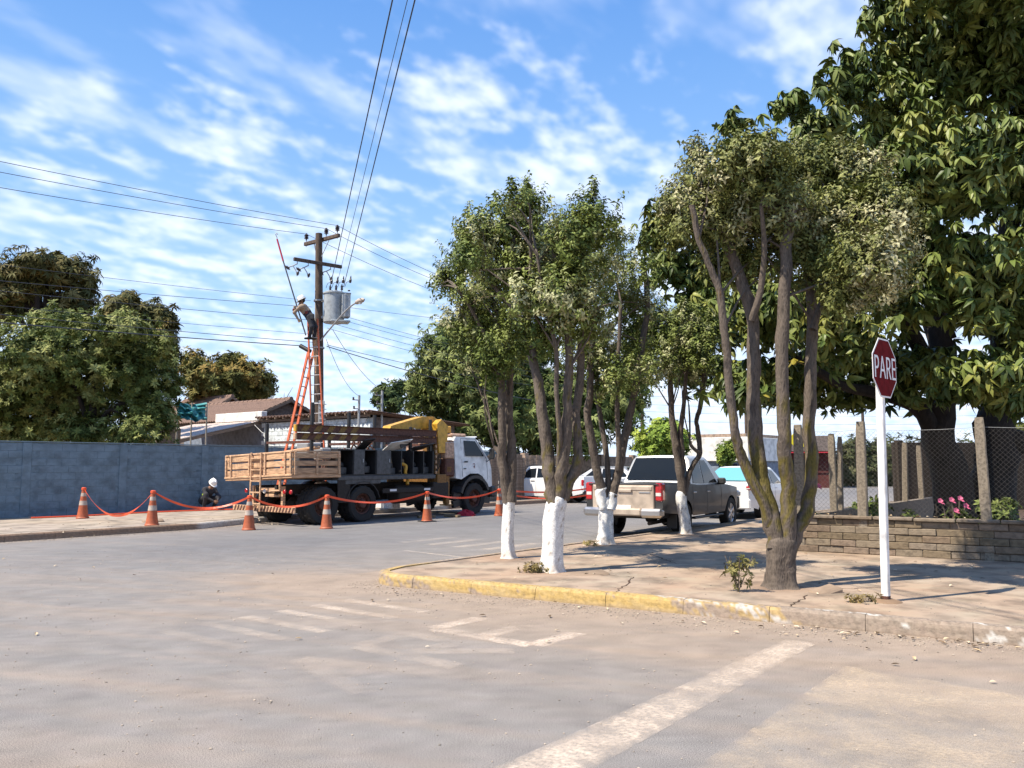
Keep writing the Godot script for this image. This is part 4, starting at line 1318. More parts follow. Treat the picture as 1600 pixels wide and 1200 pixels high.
func far_side() -> void:
	planks("plank_fence", "pale grey plank fence beyond the truck's cab", 23.4, 29.0, -21.6, 1.9, 0.16, M.old_timber)
	# tan wall beyond the white pickup
	var w := thing("tan_wall", "low tan rendered wall behind the parked white pickup", "wall", W(30.2, -23.0, 0.1), -deg_to_rad(HEADING))
	var b := MB.new()
	b.box(V(0, 0.95, -6.0), V(0.2, 1.9, 13.0), Basis.IDENTITY, 0.01)
	part("panel", b, M.plaster_tan, w)
	for i in 5:
		var p := MB.new()
		p.box(V(0.02, 1.0, 0.4 - i * 3.2), V(0.28, 2.0, 0.28), Basis.IDENTITY, 0.01)
		part("pier", p, M.plaster_tan, w)
	# white flat-roofed building far down the street
	var wb := thing("white_building", "white flat roofed building with a grey base at the street's far end", "building", W(44.0, -20.2, 0.0), -deg_to_rad(HEADING))
	b = MB.new()
	b.box(V(-0.6, 2.45, -3.2), V(5.0, 1.35, 6.4), Basis.IDENTITY, 0.02)
	part("upper_wall", b, M.plaster_white, wb)
	b = MB.new()
	b.box(V(-0.6, 0.89, -3.3), V(4.7, 1.76, 6.2))
	part("lower_wall", b, M.plaster_blue_grey, wb)
	b = MB.new()
	b.box(V(-0.4, 3.23, -3.2), V(4.2, 0.18, 6.0), Basis.IDENTITY, 0.01)
	part("roof", b, M.plaster_tan, wb)
	for i in 2:
		b = MB.new()
		b.box(V(0.6 - i * 2.2, 0.95, -0.185), V(1.1, 1.3, 0.04))
		part("window", b, M.window_dark, wb)
	# dark red shop with an overhanging roof beyond the end of the street
	var rs := thing("red_shop", "dark red shop with a deep brown fascia seen between the forked tree's stems", "building", V(17.2, 0, -58.0), -0.32)
	b = MB.new()
	b.box(V(1.2, 1.25, -3.0), V(7.0, 2.5, 6.0))
	part("wall", b, M.plaster_red, rs)
	b = MB.new()
	b.box(V(1.2, 3.0, -2.8), V(7.6, 1.05, 7.0), Basis.IDENTITY, 0.02)
	part("fascia", b, M.plaster_dark, rs)
	b = MB.new()
	b.box(V(1.2, 2.4, 0.75), V(7.5, 0.07, 0.05))
	part("trim", b, M.red_cloth, rs)
	b = MB.new()
	b.box(V(0.0, 1.1, 0.03), V(1.2, 2.1, 0.05))
	part("door", b, M.window_dark, rs)
	b = MB.new()
	b.box(V(0.25, 1.5, 0.07), V(0.34, 1.2, 0.03))
	part("poster", b, M.plaster_white, rs)
	b = MB.new()
	b.box(V(3.0, 1.4, 0.03), V(1.6, 1.0, 0.05))
	part("window", b, M.window_dark, rs)
	# clipped hedge and a wall with tree shade painted in, beyond the garden
	var h := thing("hedge", "dense clipped hedge beyond the garden fence, left of the big trunks", "hedge", V(28.0, 0.0, -61.0), 0.1)
	leaf_cloud("foliage", h, [[0.0, 2.3, 0.0, 4.6, 1.3, 1.2], [-2.9, 2.0, 0.3, 2.0, 1.4, 1.0], [3.4, 2.3, 0.0, 2.2, 1.3, 1.0], [0.5, 1.0, 0.2, 5.0, 1.3, 1.0], [-3.6, 1.0, 0.4, 1.7, 1.3, 1.0], [6.0, 1.6, 0, 2.4, 1.8, 1.0]], 3200, sprig("dense"), M.leaf_dull, 0.45, [Color(0.10, 0.115, 0.05), Color(0.06, 0.075, 0.03), Color(0.14, 0.14, 0.07)], 301)
	var yw := thing("garden_wall", "weathered wall closing the garden behind the big tree, shade painted into its colour", "wall", V(11.6, 0.1, -25.0), 0.22)
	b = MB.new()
	b.col = Color(0.13, 0.115, 0.11)  # panel tint cut right down: tree shade painted into it
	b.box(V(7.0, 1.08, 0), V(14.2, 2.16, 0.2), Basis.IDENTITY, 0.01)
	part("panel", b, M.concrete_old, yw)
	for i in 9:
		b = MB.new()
		b.col = Color(0.17, 0.15, 0.14)  # piers carry the same painted shade, a little lighter
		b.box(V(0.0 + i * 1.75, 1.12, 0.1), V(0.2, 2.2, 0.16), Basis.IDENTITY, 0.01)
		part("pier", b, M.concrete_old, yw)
	# yellow warning sign
	var ys := thing("warning_sign", "yellow diamond warning sign with a black arrow on a thin post", "road sign", V(10.58, 0, -30.5), 0.1)
	b = MB.new()
	b.tube([V(0, 0, -0.03), V(0, 2.95, -0.03)], 0.03, 8)
	part("post", b, M.galvanised, ys)
	b = MB.new()
	b.box(V(0, 2.5, 0), V(0.62, 0.62, 0.012), Basis(Vector3.BACK, PI / 4), 0.004)
	part("plate", b, M.sign_yellow, ys)
	b = MB.new()
	b.prism([Vector2(-0.17, 2.47), Vector2(0.05, 2.47), Vector2(0.05, 2.40), Vector2(0.2, 2.5), Vector2(0.05, 2.60), Vector2(0.05, 2.53), Vector2(-0.17, 2.53)], 0.008, 0.012)
	part("arrow", b, M.plastic_black, ys)
	# far utility poles
	for q in [[15.6, -55.0, 8.5, "thin utility pole with crossarms beyond the pickup"], [25.5, -60.0, 9.0, "bare thin utility pole above the garden post"], [30.3, -60.0, 6.4, "short distant utility pole beside the big trunk"], [8.2, -52.0, 8.0, "distant grey utility pole above the bright green bush"]]:
		var up := thing("utility_pole", q[3], "utility pole", V(q[0], 0, q[1]), 0.4, "far utility poles")
		b = MB.new()
		b.tube([V(0, 0, 0), V(0, q[2], 0)], [0.13, 0.09], 8)
		part("shaft", b, M.pole_wood, up)
		for y in [0.4, 1.5, 2.6]:
			b = MB.new()
			b.box(V(0, q[2] - y, 0.1), V(1.5 if y < 1 else 0.7, 0.09, 0.09))
			part("crossarm", b, M.pole_wood, up)
	for q in [[7.2, "highest thin far cable below the big tree's lowest leaves"], [6.5, "second highest thin far cable beyond the fence"], [5.9, "middle thin far cable, above the white building's roof"], [5.4, "fourth thin far cable from the top, beyond the fence"], [4.8, "lowest thin far cable, just above the red shop's roof"]]:
		cable_between("power_cable", q[1], V(-6, q[0] + 0.6, -56), V(42, q[0], -62), 0.6, 0.012, "far cables")


# ------------------------------------------------------------------ foliage
var sprigs := {}


func leaf_blade(b: MB, at: Vector3, dirn: Vector3, side: Vector3, len_: float, wid: float, droop: float, segs := 2, fold := 0.25) -> void:
	var up := side.cross(dirn).normalized()
	var mid := []
	var le := []
	var ri := []
	for i in segs + 1:
		var t := float(i) / segs
		var p := at + dirn * (len_ * t) - Vector3.UP * (droop * len_ * t * t)
		var w := wid * sin(PI * pow(clampf(0.06 + t * 0.9, 0, 1), 0.85))
		if i == 0 or i == segs: w *= 0.3 if segs > 2 else 0.15
		mid.append(p)
		le.append(p - side * w + up * (fold * w))
		ri.append(p + side * w + up * (fold * w))
	b.grid([ri, mid])
	b.grid([mid, le])


func sprig(kind: String) -> ArrayMesh:
	if sprigs.has(kind): return sprigs[kind]
	var g := RandomNumberGenerator.new()
	g.seed = hash(kind) % 1000 + 3
	var b := MB.new()
	if kind == "fine":            # a twig with small alternate leaves, one unit long
		b.col = Color(0.7, 0.55, 0.4)
		b.tube([V(0, 0, 0), V(0.04, 0.5, 0.02), V(0.0, 1.0, 0.0)], [0.018, 0.012, 0.004], 3, false)
		for i in 13:
			var y := 0.06 + 0.94 * i / 12.0
			var an := i * 2.4 + g.randf_range(-0.4, 0.4)
			var d := V(cos(an), g.randf_range(0.1, 0.75), sin(an)).normalized()
			var sd := d.cross(Vector3.UP).normalized()
			var v := g.randf_range(0.55, 1.5)
			b.col = Color(v, v, v)
			leaf_blade(b, V(0.03 * sin(y * 3.0), y, 0.02), d, sd.rotated(d, g.randf_range(-0.7, 0.7)), g.randf_range(0.24, 0.46), g.randf_range(0.06, 0.095), g.randf_range(0.1, 0.9))
	elif kind == "whorl":         # big drooping leaves round a twig's end; one unit is a leaf's length
		b.col = Color(0.8, 0.6, 0.4)
		b.tube([V(0, -0.9, 0), V(0.03, -0.4, 0), V(0, 0.05, 0)], [0.03, 0.025, 0.02], 4, false)
		for i in 8:
			var an := TAU * i / 8.0 + g.randf_range(-0.3, 0.3)
			var pitch := g.randf_range(-1.5, 0.15)
			var d := V(cos(an), pitch, sin(an)).normalized()
			var v := g.randf_range(0.8, 1.2)
			b.col = Color(v, v, v * 0.95)
			leaf_blade(b, V(0, g.randf_range(-0.08, 0.06), 0), d, d.cross(Vector3.UP).normalized(), g.randf_range(0.65, 1.15), g.randf_range(0.145, 0.20), g.randf_range(0.25, 0.6), 5, 0.3)
	elif kind == "dense":         # a tuft of lance leaves
		for i in 12:
			var an := i * 2.4
			var d := V(cos(an), g.randf_range(-0.25, 0.9), sin(an)).normalized()
			var v := g.randf_range(0.75, 1.25)
			b.col = Color(v, v, v)
			leaf_blade(b, d * 0.05, d, d.cross(Vector3.UP).normalized().rotated(d, g.randf_range(-0.5, 0.5)), g.randf_range(0.6, 1.0), 0.12, g.randf_range(0.2, 0.7), 2, 0.2)
	elif kind == "mango":
		for i in 11:
			var an := i * 2.4 + g.randf_range(-0.3, 0.3)
			var d := V(cos(an), g.randf_range(-0.5, 0.6), sin(an)).normalized()
			var v := g.randf_range(0.8, 1.2)
			b.col = Color(v, v, v)
			leaf_blade(b, d * 0.03, d, d.cross(Vector3.UP).normalized(), g.randf_range(0.75, 1.05), 0.11, g.randf_range(0.3, 0.8), 3, 0.25)
	elif kind == "litter":
		b.col = Color(1, 1, 1)
		leaf_blade(b, V(-0.5, 0.06, 0), V(1, 0.1, 0).normalized(), V(0, 0.15, 1).normalized(), 1.0, 0.24, 0.1, 3, 0.5)
	sprigs[kind] = b.mesh()
	return sprigs[kind]


func leaf_places(blobs: Array, n: int, seed_: int, shell: float) -> Array:
	var g := RandomNumberGenerator.new()
	g.seed = seed_
	var nz := fbm(seed_, 1.3, 3)
	var vol := []
	var total := 0.0
	for b in blobs:
		total += pow(b[3] * b[4] * b[5], 0.75)
		vol.append(total)
	var out := []
	while out.size() < n:
		var q := g.randf() * total
		var k := 0
		while vol[k] < q: k += 1
		var b: Array = blobs[k]
		var d := V(g.randfn(), g.randfn(), g.randfn()).normalized()
		var rad := pow(g.randf(), shell) * (0.88 + 0.80 * nz.get_noise_3d(d.x * 1.3 + k * 3.0, d.y * 1.3, d.z * 1.3))
		if g.randf() < 0.12: rad *= g.randf_range(1.05, 1.32)
		var p := V(b[0] + d.x * b[3] * rad, b[1] + d.y * b[4] * rad, b[2] + d.z * b[5] * rad)
		out.append([p, d, rad])
	return out


func leaf_cloud(called: String, parent: Node, blobs: Array, n: int, m: Mesh, material: Material, size: float, tints: Array, seed_: int, shell := 0.42, upright := 0.55, kind := "stuff") -> MultiMeshInstance3D:
	var g := RandomNumberGenerator.new()
	g.seed = seed_ + 1
	var places := leaf_places(blobs, n, seed_, shell)
	var hue := fbm(seed_ + 7, 0.9, 3)
	var mm := MultiMesh.new()
	mm.transform_format = MultiMesh.TRANSFORM_3D
	mm.use_colors = true
	mm.mesh = m
	mm.instance_count = n
	for i in n:
		var p: Vector3 = places[i][0]
		var y := (Vector3(places[i][1]) * (1.0 - upright * 0.6) + Vector3.UP * upright + V(g.randfn(), g.randfn(), g.randfn()) * 0.3).normalized()
		var x := y.cross(V(g.randfn(), g.randfn(), g.randfn())).normalized()
		var sc := size * g.randf_range(0.7, 1.3)
		mm.set_instance_transform(i, Transform3D(Basis(x, y, x.cross(y)) * Basis.from_scale(Vector3.ONE * sc), p))
		var t := clampf(0.5 + hue.get_noise_3dv(p) * 1.1 + g.randf_range(-0.35, 0.35), 0.0, 0.999) * (tints.size() - 1)
		var c: Color = (tints[int(t)] as Color).lerp(tints[int(t) + 1], t - int(t))
		var v := g.randf_range(0.8, 1.2)
		mm.set_instance_color(i, Color(c.r * v, c.g * v, c.b * v))
	var o := MultiMeshInstance3D.new()
	o.multimesh = mm
	o.material_override = material
	o.name = called
	parent.add_child(o, true)
	if kind != "": o.set_meta("kind", kind)
	return o


func smooth_path(pts: Array, per := 4) -> Array:
	var out := []
	for i in pts.size() - 1:
		var a: Vector3 = pts[maxi(i - 1, 0)]
		var b: Vector3 = pts[i]
		var c: Vector3 = pts[i + 1]
		var d: Vector3 = pts[mini(i + 2, pts.size() - 1)]
		for k in per:
			out.append(b.cubic_interpolate(c, a, d, float(k) / per))
	out.append(pts[pts.size() - 1])
	return out


func stem_mesh(pts: Array, r0: float, r1: float, seed_: int, lichen := 0.0, sides := 12) -> MB:
	var n := fbm(seed_, 2.4, 3)
	var ly := fbm(seed_ + 40, 3.2, 4)
	var path := smooth_path(pts, 5)
	var b := MB.new()
	var rows := []
	var cols := []
	var up := V(0.3, 0.1, 0.9).normalized()
	for i in path.size():
		var t := float(i) / (path.size() - 1)
		var dirn: Vector3 = (path[mini(i + 1, path.size() - 1)] - path[maxi(i - 1, 0)]).normalized()
		if absf(dirn.dot(up)) > 0.97: up = V(0.9, 0.0, 0.3).normalized()
		up = (up - dirn * dirn.dot(up)).normalized()
		var y := dirn.cross(up)
		var p: Vector3 = path[i] + V(n.get_noise_2d(i * 0.07, 3.0), 0, n.get_noise_2d(i * 0.07, 8.0)) * r0 * 0.35
		var row := []
		var cr := []
		for j in sides + 1:
			var an := TAU * (j % sides) / sides
			var dd := up * cos(an) + y * sin(an)
			var rad := lerpf(r0, r1, pow(t, 0.9)) * (1.0 + 0.16 * n.get_noise_3d(dd.x * 0.35, p.y * 0.8, dd.z * 0.35 + p.x) + 0.12 * n.get_noise_3d(dd.x * 0.8, p.y * 2.2, dd.z * 0.8) + 0.9 * maxf(0.0, ly.get_noise_3d(dd.x * 0.45 + p.x, p.y * 1.3, dd.z * 0.45) - 0.28))
			row.append(p + dd * rad)
			var v := 1.0 + 0.75 * n.get_noise_3d(p.x * 4 + dd.x * 0.9, p.y * 1.6 + 5.0, dd.z * 0.9) + 0.4 * ly.get_noise_3d(dd.x * 2.0 + p.x * 3.0, p.y * 4.0, dd.z * 2.0)
			var c := Color(v, v, v)
			if lichen > 0.0:
				var k := ly.get_noise_3d(dd.x * 0.5 + p.x, p.y * 1.1, dd.z * 0.5 + p.z) + lichen * exp(-pow((p.y - 1.2) / 0.6, 2.0)) - 0.42
				if k > 0.0: c = c.lerp(Color(3.0, 1.65, 0.2), clampf(k * 14.0, 0.0, 0.92))
				elif ly.get_noise_3d(dd.x + 9.0 + p.x * 3.0, p.y * 3.4, dd.z) > 0.30: c = c.lerp(Color(2.4, 2.3, 2.1), 0.5)
			cr.append(c)
		rows.append(row)
		cols.append(cr)
	for i in rows.size() - 1:
		for j in sides:
			var at := b.c.size()
			b.quad(rows[i][j], rows[i][j + 1], rows[i + 1][j + 1], rows[i + 1][j])
			if b.c.size() - at == 6:
				var q := [cols[i][j], cols[i + 1][j + 1], cols[i][j + 1], cols[i][j], cols[i + 1][j], cols[i + 1][j + 1]]
				for k in 6: b.c[at + k] = q[k]
	b.smooth(75)
	return b


func trunk_base(at: Array, r_foot: float, r_top: float, h: float, seed_: int, squash := 1.0) -> MB:
	# the butt of the tree: flared and fluted foot, at holds centre points up the trunk
	var n := fbm(seed_, 1.0, 3)
	var b := MB.new()
	var rows := []
	var path := smooth_path(at, 9)
	for i in path.size():
		var t := float(i) / (path.size() - 1)
		var row := []
		var rad := lerpf(r_foot * 0.82, r_top, pow(t, 0.7)) + r_foot * 0.30 * exp(-t * h / 0.07)
		if t > 0.8: rad *= sqrt(maxf(1.0 - pow((t - 0.8) / 0.2, 2.0), 0.02))
		for j in 25:
			var an := TAU * (j % 24) / 24
			var f := 1.0 + (0.13 * exp(-t * 2.0) + 0.05) * sin(an * 4.0 + seed_) + 0.12 * n.get_noise_2d(cos(an) * 1.6 + 3.0, sin(an) * 1.6 + t * 1.5) + 0.06 * n.get_noise_3d(cos(an) * 5.0, t * 6.0, sin(an) * 5.0)
			row.append(path[i] + V(cos(an) * rad * f, 0, -sin(an) * rad * f * squash))
		rows.append(row)
	b.grid(rows, false)
	for j in 24:
		b.tri(rows[rows.size() - 1][j], rows[rows.size() - 1][j + 1], path[path.size() - 1])
	b.smooth(70)
	return b


func street_tree(called: String, label: String, at: Vector3, stems: Array, crown: Array, n: int, size: float, tints: Array, seed_: int, foot: float, top: float, hgt: float, centre: Array, white: float, lichen := 0.0, squash := 1.0) -> Node3D:
	var o := thing(called, label, "tree", at, 0.0, "lopped street trees on the corner pavement")
	var tb := trunk_base(centre, foot, top, hgt, seed_, squash)
	if white == 0.0:
		var bn := fbm(seed_ + 6, 5.0, 4)
		for i in tb.c.size():
			var p := tb.v[i]
			var k := 1.0 + 0.7 * bn.get_noise_3d(p.x * 2.0, p.y * 0.8, p.z * 2.0)
			tb.c[i] = Color(k, k, k) if bn.get_noise_3d(p.x * 2.6 + 4.0, p.y * 1.4, p.z * 2.6) < 0.24 else Color(2.0, 1.8, 1.6)
	if white > 0.0:
		# limewash up to a ragged line: stained towards the ground and where the bark shows
		var nz := fbm(seed_ + 5, 9.0, 4)
		for i in tb.c.size():
			var p := tb.v[i]
			var k := 0.9 + 0.25 * nz.get_noise_3dv(p)
			var c := Color(k, k, k)
			if p.y < 0.10 + 0.06 * nz.get_noise_3dv(p * 0.5): c = c.lerp(Color(0.75, 0.62, 0.5), 0.5)
			if nz.get_noise_3dv(p * 1.7) > 0.42: c = Color(0.42, 0.36, 0.3)
			tb.c[i] = c
		part("whitewashed_trunk", tb, M.limewash, o)
	else:
		part("trunk", tb, M.bark, o)
	var k := 0
	for s in stems:
		part("stem", stem_mesh(s[0], s[1], s[2], seed_ + 20 + k, lichen), M.bark, o)
		k += 1
	# twigs from the stems' upper halves out into the crown
	var g := RandomNumberGenerator.new()
	g.seed = seed_ + 90
	var tw := MB.new()
	for q in 46:
		var s: Array = stems[g.randi() % stems.size()]
		var pts: Array = s[0]
		var i0 := g.randi_range(int(pts.size() * 0.6), pts.size() - 1)
		var b0: Array = crown[g.randi() % crown.size()]
		var e := V(b0[0], b0[1], b0[2]) + V(g.randf_range(-0.6, 0.6) * b0[3], g.randf_range(-0.5, 0.6) * b0[4], g.randf_range(-0.6, 0.6) * b0[5])
		var p: Vector3 = pts[i0]
		if e.y < p.y - 0.1 or p.distance_to(e) > 1.7: continue
		var m := p.lerp(e, 0.5) + V(g.randf_range(-0.12, 0.12), g.randf_range(0, 0.15), g.randf_range(-0.12, 0.12))
		tw.tube(smooth_path([p, m, e], 3), [0.018, 0.016, 0.014, 0.012, 0.010, 0.008, 0.006], 5, false)
	if tw.v.size(): stuff(part("twigs", tw, M.bark, o))
	leaf_cloud("crown", o, crown, n, sprig("fine"), M.leaf, size, tints, seed_)
	# upright shoots of the new growth
	var sh := []
	for q in 16:
		var b0: Array = crown[g.randi() % crown.size()]
		sh.append([b0[0] + g.randf_range(-0.6, 0.6) * b0[3], b0[1] + b0[4] * g.randf_range(0.85, 1.15), b0[2] + g.randf_range(-0.6, 0.6) * b0[5], 0.06, 0.18, 0.06])
	leaf_cloud("shoots", o, sh, 90, sprig("fine"), M.leaf, size * 0.9, tints, seed_ + 3, 0.6, 1.6)
	return o


func trees() -> void:
	var dusty := [Color(0.07, 0.10, 0.02), Color(0.14, 0.18, 0.038), Color(0.22, 0.26, 0.07), Color(0.155, 0.19, 0.05), Color(0.42, 0.42, 0.23)]
	street_tree("street_tree", "slender street tree with a narrow whitewashed trunk, nearest the truck's cab", T1_AT, T1_STEMS, T1_CROWN, 900, 0.22, dusty, 101, 0.115, 0.09, 0.9, [V(0, 0, 0), V(-0.02, 0.3, 0), V(0.0, 0.75, 0), V(0.01, 1.02, 0)], 1.0)
	street_tree("street_tree", "thick whitewashed street tree with four brown stems and a tall crown", T2_AT, T2_STEMS, T2_CROWN, 2200, 0.22, dusty, 102, 0.165, 0.132, 1.0, [V(0, 0, 0), V(0.01, 0.35, 0), V(0.03, 0.75, 0), V(0.09, 1.05, 0)], 1.0, 0.25)
	street_tree("street_tree", "forked street tree, whitewash reaching up both limbs, before the pickup's tailgate", T3_AT, T3_STEMS, T3_CROWN, 1250, 0.22, dusty, 103, 0.16, 0.122, 0.9, [V(0, 0, 0), V(0.02, 0.3, 0), V(0.03, 0.6, 0), V(0.04, 0.88, 0)], 1.0, 0.0, 0.75)
	street_tree("street_tree", "thin crooked street tree with a leaning white foot beside the pickup's side", T4_AT, T4_STEMS, T4_CROWN, 1250, 0.22, dusty, 104, 0.13, 0.11, 0.9, [V(0.02, 0, 0), V(0, 0.3, 0), V(-0.06, 0.65, 0), V(-0.06, 0.92, 0)], 1.0)
	street_tree("street_tree", "unpainted street tree with four lichen spotted stems, left of the stop sign", T5_AT, T5_STEMS, T5_CROWN, 4000, 0.21, [Color(0.085, 0.10, 0.024), Color(0.15, 0.17, 0.045), Color(0.24, 0.25, 0.085), Color(0.155, 0.17, 0.055), Color(0.44, 0.415, 0.24)], 105, 0.195, 0.172, 0.6, [V(0.0, 0, 0), V(0.0, 0.2, 0), V(0.02, 0.42, 0), V(0.03, 0.62, 0)], 0.0, 0.62, 0.9)
	var t3 := get_node("street_tree_002")
	for sd in [0, 1]:                                     # the whitewash continues up T3's two limbs
		var s: Array = T3_STEMS[sd][0]
		part("whitewashed_limb", stem_mesh([s[0] - V(0, 0.06, 0), s[0].lerp(s[1], 0.5), s[0].lerp(s[1], 0.62)], T3_STEMS[sd][1] + 0.008, T3_STEMS[sd][1] + 0.003, 140 + sd), M.limewash, t3)
	# the big dark tree in the garden
	var big := thing("big_tree", "huge dark glossy leaved tree with two black trunks filling the right side", "tree", W(18.9, -3.2, 0.2), 0.0)
	var o := big.position
	var bb := []
	for q in BIG_CROWN + BIG_CROWN_BACK:
		bb.append([q[0] - o.x, q[1] - o.y, q[2] - o.z, q[3], q[4], q[5]])
	var green := [Color(0.045, 0.07, 0.015), Color(0.085, 0.122, 0.027), Color(0.16, 0.19, 0.05), Color(0.11, 0.145, 0.034), Color(0.21, 0.22, 0.052)]
	var limbs := [
		[[V(8.98, 0.1, -17.0), V(8.92, 1.2, -17.0), V(8.88, 2.3, -17.0), V(8.95, 3.6, -17.0), V(8.85, 5.2, -17.0), V(8.8, 6.6, -17.0)], 0.42, 0.16],
		[[V(9.98, 0.1, -17.3), V(10.0, 1.3, -17.3), V(10.12, 2.4, -17.3), V(10.3, 3.8, -17.2), V(10.5, 5.4, -17.2), V(10.55, 7.0, -17.2)], 0.5, 0.18],
		[[V(8.8, 1.9, -17.0), V(8.3, 2.75, -16.9), V(7.5, 3.0, -16.6), V(6.4, 3.2, -16.2), V(5.2, 3.9, -15.9)], 0.2, 0.06],
		[[V(8.9, 3.0, -17.0), V(7.9, 4.4, -16.4), V(6.6, 5.6, -15.8), V(5.0, 6.4, -15.5)], 0.2, 0.06],
		[[V(10.2, 2.5, -17.2), V(10.9, 3.1, -16.8), V(11.9, 3.4, -16.2), V(13.2, 4.4, -16.0)], 0.22, 0.07],
		[[V(9.0, 4.2, -17.0), V(8.6, 6.0, -16.6), V(8.3, 7.4, -16.4)], 0.2, 0.06],
		[[V(10.4, 4.2, -17.2), V(10.9, 6.0, -16.8), V(11.3, 7.4, -16.6)], 0.22, 0.06]]
	var k := 0
	for l in limbs:
		var pts := []
		for p in l[0]: pts.append(p - o)
		part("trunk" if k < 2 else "limb", stem_mesh(pts, l[1], l[2], 180 + k, 0.0, 16), M.bark_dark, big)
		k += 1
	var burl := MB.new()
	burl.col = Color(1.040, 1.000, 0.920)
	burl.lathe([[0.0, -0.3], [0.2, -0.22], [0.3, 0.0], [0.22, 0.22], [0, 0.3]], 12, Transform3D(Basis.IDENTITY, V(10.45, 2.05, -17.2) - o))
	part("burl", burl, M.bark_dark, big)
	leaf_cloud("crown", big, bb, 14500, sprig("whorl"), M.leaf_glossy, 0.205, green, 201, 0.36, 0.75)
	# the leaves that show largest, each one by itself, on the side towards the street
	var g := RandomNumberGenerator.new()
	g.seed = 888
	var lm := []
	for q in 5:
		var b := MB.new()
		var v := g.randf_range(0.85, 1.2)
		b.col = Color(0.075 * v, 0.10 * v, 0.026) if q < 3 else Color(0.20 * v, 0.17 * v, 0.035)
		leaf_blade(b, Vector3.ZERO, V(0, 0, 1), V(1, 0, 0), 0.225, 0.042, 0.0, 5, 0.3)
		b.smooth(30)
		lm.append(b.mesh())
	var eye := V(0, 1.6, 0) - o
	var cand := leaf_places(bb, 900, 202, 0.1)
	cand.sort_custom(func(a, c): return a[0].distance_squared_to(eye) < c[0].distance_squared_to(eye))
	var n := 0
	for c in cand:
		if n >= 294: break
		var p: Vector3 = c[0]
		var turn := g.randf() * TAU
		var yellow := p.y < 4.2 and g.randf() < 0.5
		for i in 6:
			var an := turn + TAU * i / 6.0
			var d := V(cos(an), g.randf_range(-1.6, -0.3), sin(an)).normalized()
			var x := Vector3.UP.cross(d).normalized()
			piece("leaf", n, lm[g.randi_range(3, 4) if yellow else g.randi_range(0, 2)], M.leaf_glossy, big, Transform3D(Basis(x, d.cross(x), d).scaled(Vector3.ONE * g.randf_range(0.8, 1.15)), p))
			n += 1

	plain_tree("mango_tree", "broad dark mango tree behind the truck's cab and the parked cars", MANGO_CROWN, 7500, "mango", 0.36, [Color(0.051, 0.074, 0.021), Color(0.103, 0.140, 0.038), Color(0.172, 0.206, 0.064), Color(0.223, 0.247, 0.091)], 211, V(1.5, 0, -42), 0.45)
	plain_tree("distant_tree", "small dark tree standing clear against the sky left of the mango", DARK_CROWN, 260, "dense", 0.42, [Color(0.051, 0.083, 0.030), Color(0.103, 0.132, 0.046)], 212, V(-7.6, 0, -50), 0.12)
	plain_tree("bright_bush", "small bright green round tree beyond the silver pickup's roof", BRIGHT_CROWN, 900, "dense", 0.30, [Color(0.103, 0.165, 0.030), Color(0.223, 0.314, 0.053), Color(0.343, 0.412, 0.076)], 213, V(7.3, 0, -40), 0.12)
	plain_tree("round_bush", "little round green bush beside the white flat roofed building", ROUND_CROWN, 320, "dense", 0.26, [Color(0.103, 0.165, 0.030), Color(0.223, 0.281, 0.053)], 214, V(11.4, 0, -44), 0.08)
	plain_tree("edge_tree", "olive green bushy tree at the right edge behind the garden wall", EDGE_CROWN, 500, "dense", 0.34, [Color(0.086, 0.107, 0.030), Color(0.172, 0.181, 0.053)], 215, V(23.6, 0, -38), 0.12)
	plain_tree("wall_bush", "great bushy pale topped shrub spilling over the blue wall", LEFT_BUSH, 8500, "dense", 0.225, [Color(0.06, 0.08, 0.018), Color(0.11, 0.14, 0.034), Color(0.19, 0.215, 0.065), Color(0.33, 0.34, 0.12)], 216, V(-14.5, 0, -28.6), 0.2)
	plain_tree("tall_tree", "tall dark brownish green tree at the left edge behind the shrub", LEFT_TALL, 2600, "mango", 0.34, [Color(0.055, 0.059, 0.021), Color(0.112, 0.107, 0.036), Color(0.172, 0.140, 0.053)], 217, V(-20.2, 0, -36), 0.3)
	plain_tree("tall_tree", "ragged dark tree between the tall left tree and the pole", LEFT_MID, 1700, "mango", 0.32, [Color(0.055, 0.059, 0.021), Color(0.112, 0.107, 0.036), Color(0.189, 0.148, 0.053)], 218, V(-16.2, 0, -36), 0.22)
	plain_tree("far_tree", "rounded distant trees with rusty tips above the tiled roofs", LEFT_FAR, 2600, "dense", 0.42, [Color(0.086, 0.091, 0.027), Color(0.146, 0.148, 0.043), Color(0.275, 0.190, 0.053)], 219, V(-18.5, 0, -52), 0.3)
	# a bare twiggy treetop beside the ladder
	var bt := thing("bare_treetop", "bare twigs of a leafless treetop above the tiled ridge", "tree", V(-13.3, 0, -48), 0.0)
	var tw := MB.new()
	tw.tube([V(0, 0, 0), V(0.1, 3.0, 0), V(0, 5.0, 0)], [0.12, 0.09, 0.05], 6)
	for q in 9:
		var a := V(0, 4.2 + 0.1 * q, 0)
		var e := a + V(rng.randf_range(-1.1, 1.1), rng.randf_range(0.3, 1.1), rng.randf_range(-0.5, 0.5))
		tw.tube([a, a.lerp(e, 0.5) + V(0, 0.1, 0), e], [0.03, 0.02, 0.008], 4)
	part("branches", tw, M.bark, bt)


